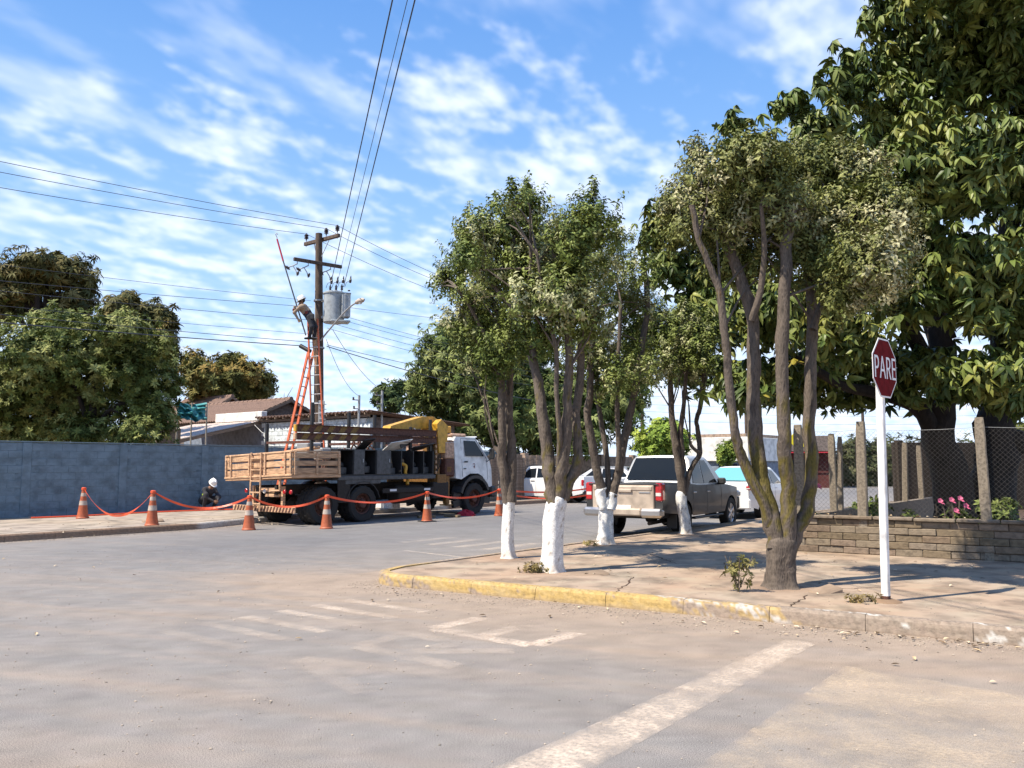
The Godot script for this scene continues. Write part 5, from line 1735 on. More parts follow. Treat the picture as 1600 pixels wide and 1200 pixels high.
func plain_tree(called: String, label: String, crown: Array, n: int, kind: String, size: float, tints: Array, seed_: int, foot: Vector3, trunk_r: float) -> void:
	var o := thing(called, label, "bush" if called.ends_with("bush") else "tree", foot)
	var lo := 1e9
	var mid := Vector3.ZERO
	var bb := []
	for q in crown:
		bb.append([q[0] - foot.x, q[1] - foot.y, q[2] - foot.z, q[3], q[4], q[5]])
		mid += V(q[0], q[1], q[2]) - foot
	mid /= crown.size()
	part("trunk", stem_mesh([V(0, 0, 0), V(mid.x * 0.2, mid.y * 0.4, mid.z * 0.3), V(mid.x * 0.7, mid.y * 0.8, mid.z * 0.8), mid], trunk_r, trunk_r * 0.5, seed_), M.bark_dark, o)
	for q in mini(6, bb.size()):
		var e := V(bb[q][0], bb[q][1], bb[q][2])
		part("limb", stem_mesh([V(mid.x * 0.5, mid.y * 0.55, mid.z * 0.6), mid.lerp(e, 0.4) - V(0, 0.2, 0), e], trunk_r * 0.5, trunk_r * 0.15, seed_ + q), M.bark_dark, o)
	leaf_cloud("crown", o, bb, n, sprig(kind), M.leaf_dull, size, tints, seed_, 0.38, 0.5)


# ------------------------------------------------------------------ vehicles
func wheel(parent: Node, at: Vector3, rad: float, wid: float, rim_mat: Material, side: float, heavy := false) -> void:
	var b := MB.new()
	var hw := wid / 2
	var rr := rad * (0.60 if heavy else 0.66)
	var ax := Transform3D(Basis(V(0, 0, -1), V(side, 0, 0), V(0, -side, 0)), at)
	if absf(ax.basis.determinant() - 1.0) > 0.1:
		ax = Transform3D(Basis(V(0, 0, 1), V(side, 0, 0), V(0, side, 0)).orthonormalized(), at)
		if ax.basis.determinant() < 0: ax.basis = Basis(V(0, 0, -1), V(side, 0, 0), V(0, side, 0))
	b.lathe([[rr, -hw * 0.9], [rad * 0.93, -hw], [rad, -hw * 0.72], [rad, hw * 0.72], [rad * 0.93, hw], [rr, hw * 0.92], [rr * 0.97, hw * 0.7]], 32, ax)
	if heavy:
		for k in 36:                                       # tread lugs
			var an := TAU * k / 36.0
			var d := V(0, cos(an), sin(an))
			b.box(at + d * (rad + 0.004) + V(side * hw * 0.42 * (1 if k % 2 else -1), 0, 0), V(hw * 0.75, 0.02, rad * 0.09), Basis(V(1, 0, 0), d, V(1, 0, 0).cross(d)))
	var t := part("tyre", b, M.tyre, parent)
	b = MB.new()
	if heavy:
		b.lathe([[rr * 0.99, hw * 0.6], [rr * 0.93, hw * 0.72], [rr * 0.86, hw * 0.55], [rr * 0.8, -hw * 0.1], [rr * 0.45, hw * 0.15], [rr * 0.42, hw * 0.75], [rr * 0.36, hw * 0.95], [0, hw * 0.97]], 24, ax)
		for k in 8:
			var an := TAU * k / 8.0
			b.box(at + V(side * hw * 0.2, cos(an) * rr * 0.6, sin(an) * rr * 0.6), V(0.05, 0.03, 0.03))
	else:
		b.lathe([[rr * 0.99, hw * 0.55], [rr * 0.93, hw * 0.8], [rr * 0.86, hw * 0.62], [rr * 0.85, hw * 0.1], [0, hw * 0.1]], 28, ax)
		b.lathe([[rr * 0.22, hw * 0.2], [rr * 0.22, hw * 0.78], [rr * 0.14, hw * 0.84], [0, hw * 0.84]], 12, ax)
		for k in 6:
			var an := TAU * k / 6.0
			var d := V(0, cos(an), sin(an))
			b.bar(at + V(side * hw * 0.66, 0, 0) + d * rr * 0.15, at + V(side * hw * 0.72, 0, 0) + d * rr * 0.92, rr * 0.24, 0.025, V(1, 0, 0), 0.006)
	part("rim", b, rim_mat, t)


func car(called: String, label: String, category: String, at: Vector3, turn: float, c: Dictionary) -> Node3D:
	var o := thing(called, label, category, at, turn)
	var hl: float = c.length / 2
	var hw0: float = c.width / 2
	var zf: float = c.zf
	var zr: float = c.zr
	var wr: float = c.wheel
	var arch := wr * 1.19
	var paintm: Material = c.paint
	var prof := func(list: Array, z: float) -> float:
		for i in list.size() - 1:
			if z <= list[i + 1][0]:
				var t: float = (z - list[i][0]) / maxf(list[i + 1][0] - list[i][0], 1e-5)
				return lerpf(list[i][1], list[i + 1][1], clampf(t, 0, 1))
		return list[list.size() - 1][1]
	var zs := []
	for i in 61: zs.append(-hl + c.length * i / 60.0)
	for za in [zf, zr]:
		for e in 13:
			zs.append(za - arch * cos(PI * e / 12.0))
	if c.has("bed"):
		for e in [c.bed - 0.01, c.bed + 0.01, hl - 0.06, hl - 0.05]: zs.append(e)
	zs.sort()
	var side_x := func(z: float, y: float) -> float:
		var hwz: float = hw0 * prof.call(c.plan, z)
		var d: float = y - c.waist
		return hwz - (0.16 * d * d if d > 0 else 0.32 * d * d)
	var right := []
	var tops := []
	for z in zs:
		var b0: float = prof.call(c.sill, z)
		for za in [zf, zr]:
			if absf(z - za) < arch: b0 = maxf(b0, wr + sqrt(maxf(arch * arch - (z - za) * (z - za), 0.0)) * 0.96)
		var t0: float = prof.call(c.deck, z)
		var row := []
		for j in 11:
			var y := lerpf(b0, t0, j / 10.0)
			row.append(V(side_x.call(z, y), y, z))
		right.append(row)
		var e: Vector3 = row[10]
		var tr := []
		if c.has("bed") and z > c.bed and z < hl - 0.055:
			tr = [e, V(e.x - 0.03, e.y + 0.012, z), V(e.x - 0.07, e.y, z), V(e.x - 0.08, e.y - 0.42, z), V(-e.x + 0.08, e.y - 0.42, z), V(-e.x + 0.07, e.y, z), V(-e.x + 0.03, e.y + 0.012, z), V(-e.x, e.y, z)]
		else:
			for q in 8:
				var t := q / 7.0
				tr.append(V(lerpf(e.x, -e.x, t), e.y + c.crown * (1.0 - pow(absf(2 * t - 1), 3.0)), z))
		tops.append(tr)
	var b := MB.new()
	b.grid(right, false)
	var left := []
	for r in right:
		var l := []
		for p in r: l.append(V(-p.x, p.y, p.z))
		left.append(l)
	b.grid(left, true)
	b.grid(tops, false)
	for e in [0, zs.size() - 1]:
		var cap := []
		for j in 11:
			var row := []
			for q in 8:
				var t := q / 7.0
				var p: Vector3 = right[e][j].lerp(left[e][j], t)
				p.z += (-1.0 if e == 0 else 1.0) * c.bow * (1.0 - pow(2 * t - 1, 2.0))
				row.append(p)
			cap.append(row)
		b.grid(cap, e != 0)
		b.grid([cap[10], tops[e]], e != 0)
	b.smooth(32)
	part("body", b, paintm, o)
	# dark underside and wheel wells
	b = MB.new()
	b.box(V(0, c.wheel + 0.16, 0), V(c.width * 0.80, 0.22, c.length * 0.90))
	part("underside", b, M.chassis, o)
	# cabin
	var g: Array = c.cabin        # z of screen base, roof front, roof rear, rear base
	var hr: float = c.roof
	var bw: float = c.cab_base
	var rw: float = c.cab_top
	var gz := []
	for i in 25: gz.append(lerpf(g[0], g[3], i / 24.0))
	gz.append(g[1]); gz.append(g[2]); gz.sort()
	var ring := func(z: float) -> Array:
		var base: float = prof.call(c.deck, z) - 0.02
		var k := 1.0
		if z < g[1]: k = clampf((z - g[0]) / (g[1] - g[0]), 0.0, 1.0)
		elif z > g[2]: k = clampf((g[3] - z) / (g[3] - g[2]), 0.0, 1.0)
		k = pow(k, 0.93)
		var h: float = (hr - base) * k
		var fr: float = 0.012 * sin(PI * clampf((z - g[1]) / (g[2] - g[1]), 0.0, 1.0))
		return [V(bw, base, z), V(lerpf(bw, rw + 0.035, 0.88 * k + 0.0), base + h * 0.86, z), V(rw - 0.02 * k, base + h * 0.96, z), V(rw * 0.72, base + h * 0.995 + fr, z), V(0, base + h * 1.012 + fr, z)]
	var crow := []
	for z in gz:
		var r: Array = ring.call(z)
		var full := []
		for q in r: full.append(q)
		for q in [3, 2, 1, 0]: full.append(V(-r[q].x, r[q].y, r[q].z))
		crow.append(full)
	b = MB.new()
	b.grid(crow, false)
	b.smooth(35)
	part("cab_roof", b, c.get("roof_paint", paintm), o)
	# side glass, following the cabin's side
	var cx := func(z: float, y: float) -> float:
		var base: float = prof.call(c.deck, z)
		return lerpf(bw, rw + 0.035, clampf((y - base) / ((hr - base) * 0.86), 0, 1) * 0.88) + 0.006
	for w in c.windows:          # outline [z, y]
		for sg in [1.0, -1.0]:
			var wb := MB.new()
			var poly := PackedVector2Array()
			for p in w: poly.append(Vector2(p[0], p[1]))
			var ix := Geometry2D.triangulate_polygon(poly)
			for i in range(0, ix.size(), 3):
				var q := []
				for m in 3:
					var p := poly[ix[i + m]]
					q.append(V(sg * cx.call(p.x, p.y), p.y, p.x))
				var nn: Vector3 = (q[1] - q[0]).cross(q[2] - q[0])
				if nn.x * sg > 0: wb.tri(q[0], q[1], q[2])
				else: wb.tri(q[0], q[2], q[1])
			part("window", wb, M.window_dark, o)
	for e in [0, 1]:             # windscreen, rear window
		var z0: float = g[0] if e == 0 else g[3]
		var z1: float = g[1] if e == 0 else g[2]
		var y0: float = prof.call(c.deck, z0)
		var rows := []
		for i in 6:
			var t := lerpf(0.10, 0.90, i / 5.0)
			var row := []
			var z := lerpf(z0, z1, t)
			var k := pow(t, 0.93)
			var y := y0 + (hr - y0) * k * 0.985
			var ww := lerpf(bw - 0.06, rw - 0.06, k)
			for q in 7:
				var s := q / 6.0 * 2 - 1
				row.append(V(ww * s, y + 0.018 + 0.01 * (1 - s * s), z + (-1.0 if e == 0 else 1.0) * (0.018 + 0.0 * s)))
			rows.append(row)
		b = MB.new()
		b.grid(rows, e == 0)
		b.smooth(60)
		part("windscreen" if e == 0 else "rear_window", b, c.get("rear_glass", M.window_dark) if e == 1 else M.window_dark, o)
	for sg in [1.0, -1.0]:
		for za in [zf, zr]:
			wheel(o, V(sg * (hw0 - 0.115), wr, za), wr, 0.23, c.rim, sg)
		for w in c.doors:
			b = MB.new()
			b.box(V(sg * (side_x.call(w, c.waist + 0.24) + 0.008), c.waist + 0.24, w), V(0.03, 0.03, 0.19), Basis.IDENTITY, 0.008)
			part("door_handle", b, c.get("trim", M.chrome), o)
		for w in c.seams:
			b = MB.new()
			for i in 6:
				var ya := lerpf(c.seam_lo, prof.call(c.deck, w) - 0.01, i / 6.0)
				var yb := lerpf(c.seam_lo, prof.call(c.deck, w) - 0.01, (i + 1) / 6.0)
				b.bar(V(sg * (side_x.call(w, ya) + 0.0005), ya, w), V(sg * (side_x.call(w, yb) + 0.0005), yb, w), 0.008, 0.004, V(1, 0, 0))
			part("door_seam", b, M.plastic_black, o)
		b = MB.new()
		b.box(V(sg * (bw + 0.10), prof.call(c.deck, g[0] + 0.45) + 0.08, g[0] + 0.42), V(0.20, 0.16, 0.12), Basis.IDENTITY, 0.035)
		b.box(V(sg * (bw + 0.0), prof.call(c.deck, g[0] + 0.45) + 0.02, g[0] + 0.42), V(0.14, 0.04, 0.06))
		part("mirror", b, c.get("mirror", paintm), o)
		for lt in c.tail:        # [x, y, z, sx, sy, sz]
			b = MB.new()
			b.box(V(sg * lt[0], lt[1], lt[2]), V(lt[3], lt[4], lt[5]), Basis.IDENTITY, 0.025)
			var tl := part("taillight", b, M.lamp_red, o)
			b = MB.new()
			b.box(V(sg * (lt[0] - 0.004), lt[1] - lt[4] * 0.12, lt[2] + lt[5] * 0.5), V(lt[3] * 0.7, lt[4] * 0.18, 0.012))
			part("reversing_lens", b, M.lamp_clear, tl)
		b = MB.new()
		b.box(V(sg * hw0 * 0.74, c.head_y, -hl + 0.10), V(0.34, 0.16, 0.2), Basis(Vector3.UP, -sg * 0.35), 0.04)
		part("headlight", b, M.lamp_clear, o)
	for bp in c.bumpers:         # [y, z, width, h, d, material]
		b = MB.new()
		b.box(V(0, bp[0], bp[1]), V(bp[2], bp[3], bp[4]), Basis.IDENTITY, 0.04)
		part("bumper", b, bp[5], o)
	b = MB.new()
	b.box(V(0, c.plate[0], c.plate[1]), V(0.40, 0.13, 0.012), Basis.IDENTITY, 0.003)
	part("number_plate", b, M.sign_white, o)
	return o


func cars() -> void:
	var pk := {"length": 5.3, "width": 1.86, "zf": -1.66, "zr": 1.43, "wheel": 0.385, "paint": M.pickup_silver, "roof_paint": M.roof_silver, "rim": M.silver, "waist": 0.72, "crown": 0.035, "bow": 0.05,
		"plan": [[-2.65, 0.70], [-2.5, 0.86], [-2.2, 0.96], [-1.6, 1.0], [2.3, 1.0], [2.65, 0.975]],
		"sill": [[-2.65, 0.52], [-2.2, 0.44], [-1.0, 0.44], [0.9, 0.44], [2.65, 0.58]],
		"deck": [[-2.65, 0.86], [-2.5, 0.98], [-1.4, 1.10], [-1.2, 1.11], [0.6, 1.12], [0.9, 1.15], [2.65, 1.17]],
		"cabin": [-1.32, -0.52, 0.62, 0.92], "roof": 1.80, "cab_base": 0.845, "cab_top": 0.66, "bed": 0.98,
		"windows": [[[-0.86, 1.17], [-0.42, 1.62], [-0.32, 1.69], [0.02, 1.70], [0.02, 1.15]], [[0.08, 1.15], [0.08, 1.70], [0.42, 1.69], [0.62, 1.52], [0.72, 1.17]]],
		"doors": [-0.02, 0.86], "seams": [-0.92, 0.05, 0.94], "seam_lo": 0.52, "mirror": M.pickup_silver,
		"tail": [[0.83, 1.01, 2.60, 0.17, 0.38, 0.16]], "head_y": 0.84,
		"bumpers": [[0.60, -2.62, 1.6, 0.34, 0.16, M.pickup_silver]], "plate": [0.66, 2.715]}
	var o := car("pickup_truck", "dusty silver double cab pickup parked at the kerb behind the street trees", "pickup truck", V(3.88, 0.0, -20.25), -deg_to_rad(33.5), pk)
	# dusty tailgate and step bumper
	var b := MB.new()
	b.box(V(0, 0.90, 2.685), V(1.46, 0.52, 0.05), Basis.IDENTITY, 0.02)
	b.box(V(0, 1.085, 2.705), V(1.40, 0.10, 0.04), Basis.IDENTITY, 0.018)
	var tg := part("tailgate", b, M.dusty_silver, o)
	b = MB.new()
	b.box(V(0.06, 1.035, 2.735), V(0.34, 0.07, 0.03), Basis.IDENTITY, 0.012)
	part("handle", b, M.dusty_silver, tg)
	b = MB.new()
	b.box(V(0.52, 1.0, 2.717), V(0.26, 0.035, 0.012), Basis.IDENTITY, 0.004)
	part("badge", b, M.chrome, tg)
	b = MB.new()
	b.box(V(0, 1.172, 2.66), V(1.66, 0.03, 0.09), Basis.IDENTITY, 0.01)
	for sg in [1.0, -1.0]:
		b.box(V(sg * 0.855, 1.175, 1.82), V(0.07, 0.03, 1.66), Basis.IDENTITY, 0.01)
	part("bed_rail_cap", b, M.plastic_black, o)
	for sg in [1.0, -1.0]:
		b = MB.new()
		b.box(V(sg * 0.68, 0.57, 2.70), V(0.50, 0.19, 0.22), Basis(Vector3.UP, sg * 0.10), 0.05)
		part("rear_bumper", b, M.chrome, o)
		b = MB.new()
		b.box(V(sg * 0.80, 0.36, 1.92), V(0.22, 0.30, 0.02))
		part("mudflap", b, M.plastic_black, o)
		b = MB.new()
		b.box(V(sg * 0.86, 0.38, -0.1), V(0.14, 0.05, 1.9), Basis.IDENTITY, 0.015)
		part("side_step", b, M.plastic_black, o)
	b = MB.new()
	b.box(V(0, 0.58, 2.69), V(0.9, 0.16, 0.16), Basis.IDENTITY, 0.03)
	part("bumper_step", b, M.dusty_silver, o)
	b = MB.new()
	b.tube([V(-0.7, 0.42, 1.43), V(0.7, 0.42, 1.43)], 0.06, 8)
	b.lathe([[0, -0.16], [0.13, -0.1], [0.16, 0], [0.13, 0.1], [0, 0.16]], 12, Transform3D(Basis(Vector3.BACK, PI / 2), V(0.1, 0.42, 1.43)))
	b.tube([V(0.5, 0.36, 1.0), V(0.52, 0.34, 2.5)], 0.045, 8)
	part("rear_axle", b, M.chassis, o)

	var sp := {"length": 4.45, "width": 1.67, "zf": -1.36, "zr": 1.36, "wheel": 0.31, "paint": M.car_white, "rim": M.silver, "waist": 0.66, "crown": 0.03, "bow": 0.05,
		"plan": [[-2.225, 0.72], [-2.0, 0.9], [-1.6, 1.0], [1.9, 1.0], [2.225, 0.97]],
		"sill": [[-2.225, 0.34], [-1.6, 0.26], [1.6, 0.27], [2.225, 0.42]],
		"deck": [[-2.225, 0.74], [-1.9, 0.86], [-1.1, 0.98], [0.5, 1.0], [0.7, 1.06], [2.225, 1.08]],
		"cabin": [-1.15, -0.42, 0.46, 0.78], "roof": 1.52, "cab_base": 0.765, "cab_top": 0.58, "bed": 0.86,
		"windows": [[[-0.74, 1.03], [-0.34, 1.40], [0.0, 1.44], [0.0, 1.03]], [[0.06, 1.03], [0.06, 1.44], [0.30, 1.40], [0.42, 1.05]]],
		"doors": [-0.1], "seams": [-0.78, 0.05], "seam_lo": 0.36, "trim": M.plastic_black, "mirror": M.plastic_black,
		"tail": [[0.77, 0.84, 2.17, 0.12, 0.26, 0.12]], "head_y": 0.68,
		"bumpers": [[0.46, -2.2, 1.5, 0.26, 0.14, M.car_white], [0.42, 2.2, 1.6, 0.22, 0.14, M.plastic_black]], "plate": [0.46, 2.28]}
	car("small_pickup", "small white pickup parked across the street behind the thick whitewashed tree", "pickup truck", V(1.35, 0.0, -35.8), deg_to_rad(62), sp)

	var hb := {"length": 4.1, "width": 1.72, "zf": -1.25, "zr": 1.27, "wheel": 0.31, "paint": M.silver, "rim": M.silver, "waist": 0.62, "crown": 0.03, "bow": 0.07,
		"plan": [[-2.05, 0.70], [-1.8, 0.88], [-1.4, 1.0], [1.6, 1.0], [2.05, 0.86]],
		"sill": [[-2.05, 0.34], [-1.5, 0.24], [1.5, 0.25], [2.05, 0.38]],
		"deck": [[-2.05, 0.66], [-1.7, 0.84], [-1.0, 0.94], [1.7, 1.0], [2.05, 0.96]],
		"cabin": [-1.1, -0.30, 1.25, 1.92], "roof": 1.49, "cab_base": 0.78, "cab_top": 0.56,
		"windows": [[[-0.66, 0.99], [-0.22, 1.36], [0.16, 1.41], [0.16, 0.99]], [[0.24, 0.99], [0.24, 1.41], [0.9, 1.38], [0.95, 1.02]], [[1.03, 1.03], [1.0, 1.36], [1.2, 1.33], [1.5, 1.06]]],
		"doors": [0.02, 0.86], "seams": [-0.72, 0.2, 0.98], "seam_lo": 0.34, "trim": M.silver,
		"tail": [[0.72, 0.88, 1.97, 0.14, 0.24, 0.14]], "head_y": 0.66,
		"bumpers": [[0.42, -2.0, 1.5, 0.3, 0.14, M.silver], [0.44, 2.0, 1.56, 0.3, 0.16, M.silver]], "plate": [0.6, 2.10]}
	car("hatchback", "silver hatchback standing beyond the small white pickup, mostly hidden by trees", "car", V(4.2, 0.0, -37.8), deg_to_rad(58), hb)

	var sd := {"length": 4.5, "width": 1.78, "zf": -1.4, "zr": 1.3, "wheel": 0.32, "paint": M.car_white, "rim": M.silver, "waist": 0.64, "crown": 0.04, "bow": 0.09, "rear_glass": M.window_reflection,
		"plan": [[-2.25, 0.70], [-2.0, 0.88], [-1.6, 1.0], [1.6, 1.0], [2.25, 0.82]],
		"sill": [[-2.25, 0.34], [-1.6, 0.24], [1.5, 0.25], [2.25, 0.40]],
		"deck": [[-2.25, 0.66], [-1.9, 0.86], [-1.1, 0.97], [1.5, 1.03], [1.9, 1.06], [2.25, 1.0]],
		"cabin": [-1.2, -0.34, 0.95, 2.0], "roof": 1.53, "cab_base": 0.80, "cab_top": 0.58,
		"windows": [[[-0.76, 1.01], [-0.28, 1.40], [0.14, 1.44], [0.14, 1.01]], [[0.22, 1.01], [0.22, 1.44], [0.85, 1.40], [1.1, 1.06]]],
		"doors": [0.0, 0.88], "seams": [-0.8, 0.18, 1.0], "seam_lo": 0.34, "trim": M.car_white,
		"tail": [[0.66, 0.92, 2.19, 0.36, 0.13, 0.14]], "head_y": 0.66,
		"bumpers": [[0.42, -2.2, 1.6, 0.3, 0.14, M.car_white], [0.46, 2.22, 1.56, 0.3, 0.14, M.car_white]], "plate": [0.66, 2.36]}
	car("white_car", "white car with a teal reflecting rear window parked ahead of the silver pickup", "car", V(7.45, 0.0, -26.2), -deg_to_rad(34), sd)


func truck() -> void:
	# origin on the ground under the front axle, -z to the front, +x the side seen from the street
	var o := thing("utility_truck", "flatbed utility crane truck with open black lockers and folded yellow crane", "truck", W(20.37, -18.93, 0.0), -deg_to_rad(HEADING))
	# chassis
	var b := MB.new()
	for x in [-0.42, 0.42]:
		b.box(V(x, 0.92, 3.1), V(0.09, 0.24, 8.0))
	for z in [-0.6, 0.8, 2.4, 3.9, 5.4, 6.9]:
		b.box(V(0, 0.92, z), V(0.8, 0.16, 0.12))
	part("chassis", b, M.chassis, o)
	for q in [[0.0, 1.02, 1], [4.74, 1.02, 2], [6.12, 1.02, 2]]:
		for sg in [1.0, -1.0]:
			wheel(o, V(sg * 1.06, 0.5, q[0]), 0.5, 0.28, M.rust_brown, sg, true)
			if q[2] == 2: wheel(o, V(sg * 0.76, 0.5, q[0]), 0.5, 0.26, M.rust_brown, sg, true)
		b = MB.new()
		b.tube([V(-1.0, 0.5, q[0]), V(1.0, 0.5, q[0])], 0.09, 8)
		if q[2] == 2: b.lathe([[0, -0.24], [0.2, -0.15], [0.25, 0], [0.2, 0.15], [0, 0.24]], 12, Transform3D(Basis(Vector3.BACK, PI / 2), V(0, 0.5, q[0])))
		part("axle", b, M.chassis, o)
	# boxes, tanks and guards below the deck
	b = MB.new()
	b.box(V(0.95, 0.80, 1.55), V(0.42, 0.5, 0.7), Basis.IDENTITY, 0.03)
	part("battery_box", b, M.chassis, o)
	b = MB.new()
	b.disc(V(0.86, 0.72, 2.75), V(0, 0, 1), 0.28, 1.15, 18, 0.03)
	part("fuel_tank", b, M.chassis, o)
	b = MB.new()
	b.box(V(-0.95, 0.75, 2.2), V(0.42, 0.55, 1.6), Basis.IDENTITY, 0.03)
	part("tool_chest", b, M.chassis, o)
	b = MB.new()
	b.box(V(1.16, 0.84, 2.95), V(0.05, 0.14, 2.1), Basis.IDENTITY, 0.01)
	var guard := part("side_guard", b, M.chassis, o)
	for z in [3.6, 2.2]:
		b = MB.new()
		b.box(V(1.188, 0.85, z), V(0.006, 0.06, 0.26))
		part("reflector", b, M.sign_white, guard)
	for z in [4.74]:
		b = MB.new()
		var pts := []
		for k in 9:
			var an := lerpf(0.25, PI - 0.25, k / 8.0)
			pts.append(V(0, 0.5 + 0.62 * sin(an), z - 0.62 * cos(an)))
		for k in 8:
			b.bar(pts[k] + V(0.93, 0, 0), pts[k + 1] + V(0.93, 0, 0), 0.56, 0.02)
		part("mudguard", b, M.black_steel, o)
		b = MB.new()
		for k in 8:
			b.bar(pts[k] + V(-0.93, 0, 0), pts[k + 1] + V(-0.93, 0, 0), 0.56, 0.02)
		part("mudguard", b, M.black_steel, o)
	b = MB.new()
	b.box(V(1.17, 0.86, 5.43), V(0.04, 0.62, 0.44), Basis.IDENTITY, 0.01)
	part("skirt_panel", b, M.chassis, o)
	b = MB.new()
	b.box(V(1.17, 1.14, 4.75), V(0.05, 0.18, 1.3), Basis.IDENTITY, 0.01)
	part("skirt_panel", b, M.locker_grey, o)
	# deck
	b = MB.new()
	b.box(V(0, 1.22, 3.75), V(2.42, 0.12, 3.8), Basis.IDENTITY, 0.015)
	part("deck", b, M.locker_grey, o)

	# wooden flatbed at the rear, sagging to its left
	var bed := Node3D.new()
	bed.name = "flatbed"
	o.add_child(bed, true)
	bed.position = V(-0.26, 1.30, 6.38)
	bed.rotation = V(0, 0, deg_to_rad(2.2))
	var hw := 1.5
	var z0 := -0.76
	var z1 := 0.80
	b = MB.new()
	b.box(V(0, -0.06, 0.02), V(hw * 2, 0.10, 1.62), Basis.IDENTITY, 0.01)
	part("floor", b, M.dusty_timber, bed)
	for k in 3:                                              # the gates: boards with gaps, posts and iron straps
		var y := 0.07 + k * 0.2
		var hgt := 0.175 if k == 0 else 0.15
		b = MB.new()
		var v := rng.randf_range(0.9, 1.12)
		b.col = Color(v, v * 0.97, v * 0.94)
		b.box(V(0, y, z1), V(hw * 2 - 0.04, hgt, 0.03), Basis.IDENTITY, 0.008)
		part("rear_board", b, M.dusty_timber, bed)
		for sg in [1.0, -1.0]:
			b = MB.new()
			v = rng.randf_range(0.85, 1.1)
			b.col = Color(v, v * 0.97, v * 0.94)
			b.box(V(sg * hw, y, 0.02), V(0.03, hgt - 0.02, 1.58), Basis.IDENTITY, 0.008)
			part("side_board", b, M.dusty_timber, bed)
	b = MB.new()
	b.col = Color(1.15, 1.1, 1.05)
	b.box(V(0, 0.575, z1), V(hw * 2 + 0.03, 0.05, 0.07), Basis.IDENTITY, 0.012)
	for sg in [1.0, -1.0]:
		b.box(V(sg * hw, 0.575, 0.02), V(0.06, 0.05, 1.54), Basis.IDENTITY, 0.012)
	b.box(V(0, -0.03, z1 + 0.03), V(hw * 2 + 0.03, 0.05, 0.05), Basis.IDENTITY, 0.01)
	part("top_rail", b, M.dusty_timber, bed)
	for x in [-1.46, -1.22, -0.36, 0.36, 1.22, 1.46]:
		b = MB.new()
		b.box(V(x, 0.27, z1 + 0.035), V(0.055, 0.62, 0.04), Basis.IDENTITY, 0.008)
		part("rear_stave", b, M.dusty_timber, bed)
	for z in [-0.70, 0.04, 0.74]:
		for sg in [1.0, -1.0]:
			b = MB.new()
			b.box(V(sg * (hw + 0.03), 0.27, z), V(0.04, 0.60, 0.06), Basis.IDENTITY, 0.008)
			part("side_stave", b, M.dusty_timber, bed)
	b = MB.new()
	b.bar(V(-1.44, 0.52, z1 + 0.03), V(-1.2, 0.2, z1 + 0.03), 0.03, 0.03)
	b.tube([V(0.9, -0.1, z1 - 0.05), V(0.9, -0.42, z1 - 0.05), V(0.5, -0.42, z1 - 0.05)], 0.035, 6)
	part("brace", b, M.dusty_timber, bed)
	# steps hung on the tail
	var st := Node3D.new()
	st.name = "tail_ladder"
	o.add_child(st, true)
	st.position = V(-0.28, 0, 7.24)
	for x in [-0.22, 0.22]:
		b = MB.new()
		b.box(V(x, 1.13, 0), V(0.045, 1.56, 0.035), Basis.IDENTITY, 0.006)
		part("rail", b, M.dusty_timber, st)
	for k in 5:
		b = MB.new()
		b.box(V(0, 0.55 + k * 0.3, 0.0), V(0.42, 0.04, 0.045), Basis.IDENTITY, 0.006)
		part("rung", b, M.dusty_timber, st)
	# tail beam with stripes, lamps, hitch
	var tb := MB.new()
	tb.box(V(-0.1, 0.42, 7.1), V(2.75, 0.15, 0.05), Basis.IDENTITY, 0.008)
	var tail := part("tail_beam", tb, M.dusty_timber, o)
	b = MB.new()
	for k in 20:
		var x := -1.42 + k * 0.135
		b.prism([Vector2(x, 0.352), Vector2(x + 0.07, 0.352), Vector2(x + 0.135, 0.488), Vector2(x + 0.065, 0.488)], 7.126, 7.129)
	stuff(part("red_stripes", b, M.rust_brown, tail))
	b = MB.new()
	for x in [-0.75, 0.55]:
		b.box(V(x, 0.72, 6.95), V(0.08, 0.6, 0.08))
	b.box(V(-0.1, 0.92, 7.0), V(0.9, 0.12, 0.1))
	b.box(V(0.2, 0.78, 7.0), V(0.6, 0.08, 0.1))
	part("tail_frame", b, M.dusty_timber, o)
	for x in [-0.12, 0.75, 1.02, -0.95]:
		b = MB.new()
		b.disc(V(x, 0.88, 7.06), V(0, 0, 1), 0.06, 0.05, 14, 0.015)
		part("tail_lamp", b, M.lamp_red if absf(x) > 0.5 else M.lamp_clear, o)

	# lockers on the deck: a carcass with bays, some doors shut, lids propped up
	b = MB.new()
	b.box(V(0.62, 1.66, 3.76), V(0.03, 0.70, 3.66))
	b.box(V(0.90, 1.30, 3.76), V(0.58, 0.03, 3.66))
	b.box(V(0.90, 2.0, 4.95), V(0.58, 0.03, 1.3))
	var zz := [5.59, 5.12, 4.72, 4.28, 3.72, 3.28, 2.80, 2.36, 1.95]
	for z in zz:
		b.box(V(0.90, 1.66, z), V(0.57, 0.69, 0.035))
	part("locker_carcass", b, M.black_steel, o)
	for q in [[5.12, 4.72], [4.28, 3.72]]:
		b = MB.new()
		b.box(V(1.195, 1.66, (q[0] + q[1]) / 2), V(0.025, 0.68, q[0] - q[1] - 0.03), Basis.IDENTITY, 0.006)
		var dr := part("locker_door", b, M.locker_grey, o)
		b = MB.new()
		b.box(V(1.213, 1.7, q[1] + 0.07), V(0.02, 0.10, 0.025))
		part("latch", b, M.galvanised, dr)
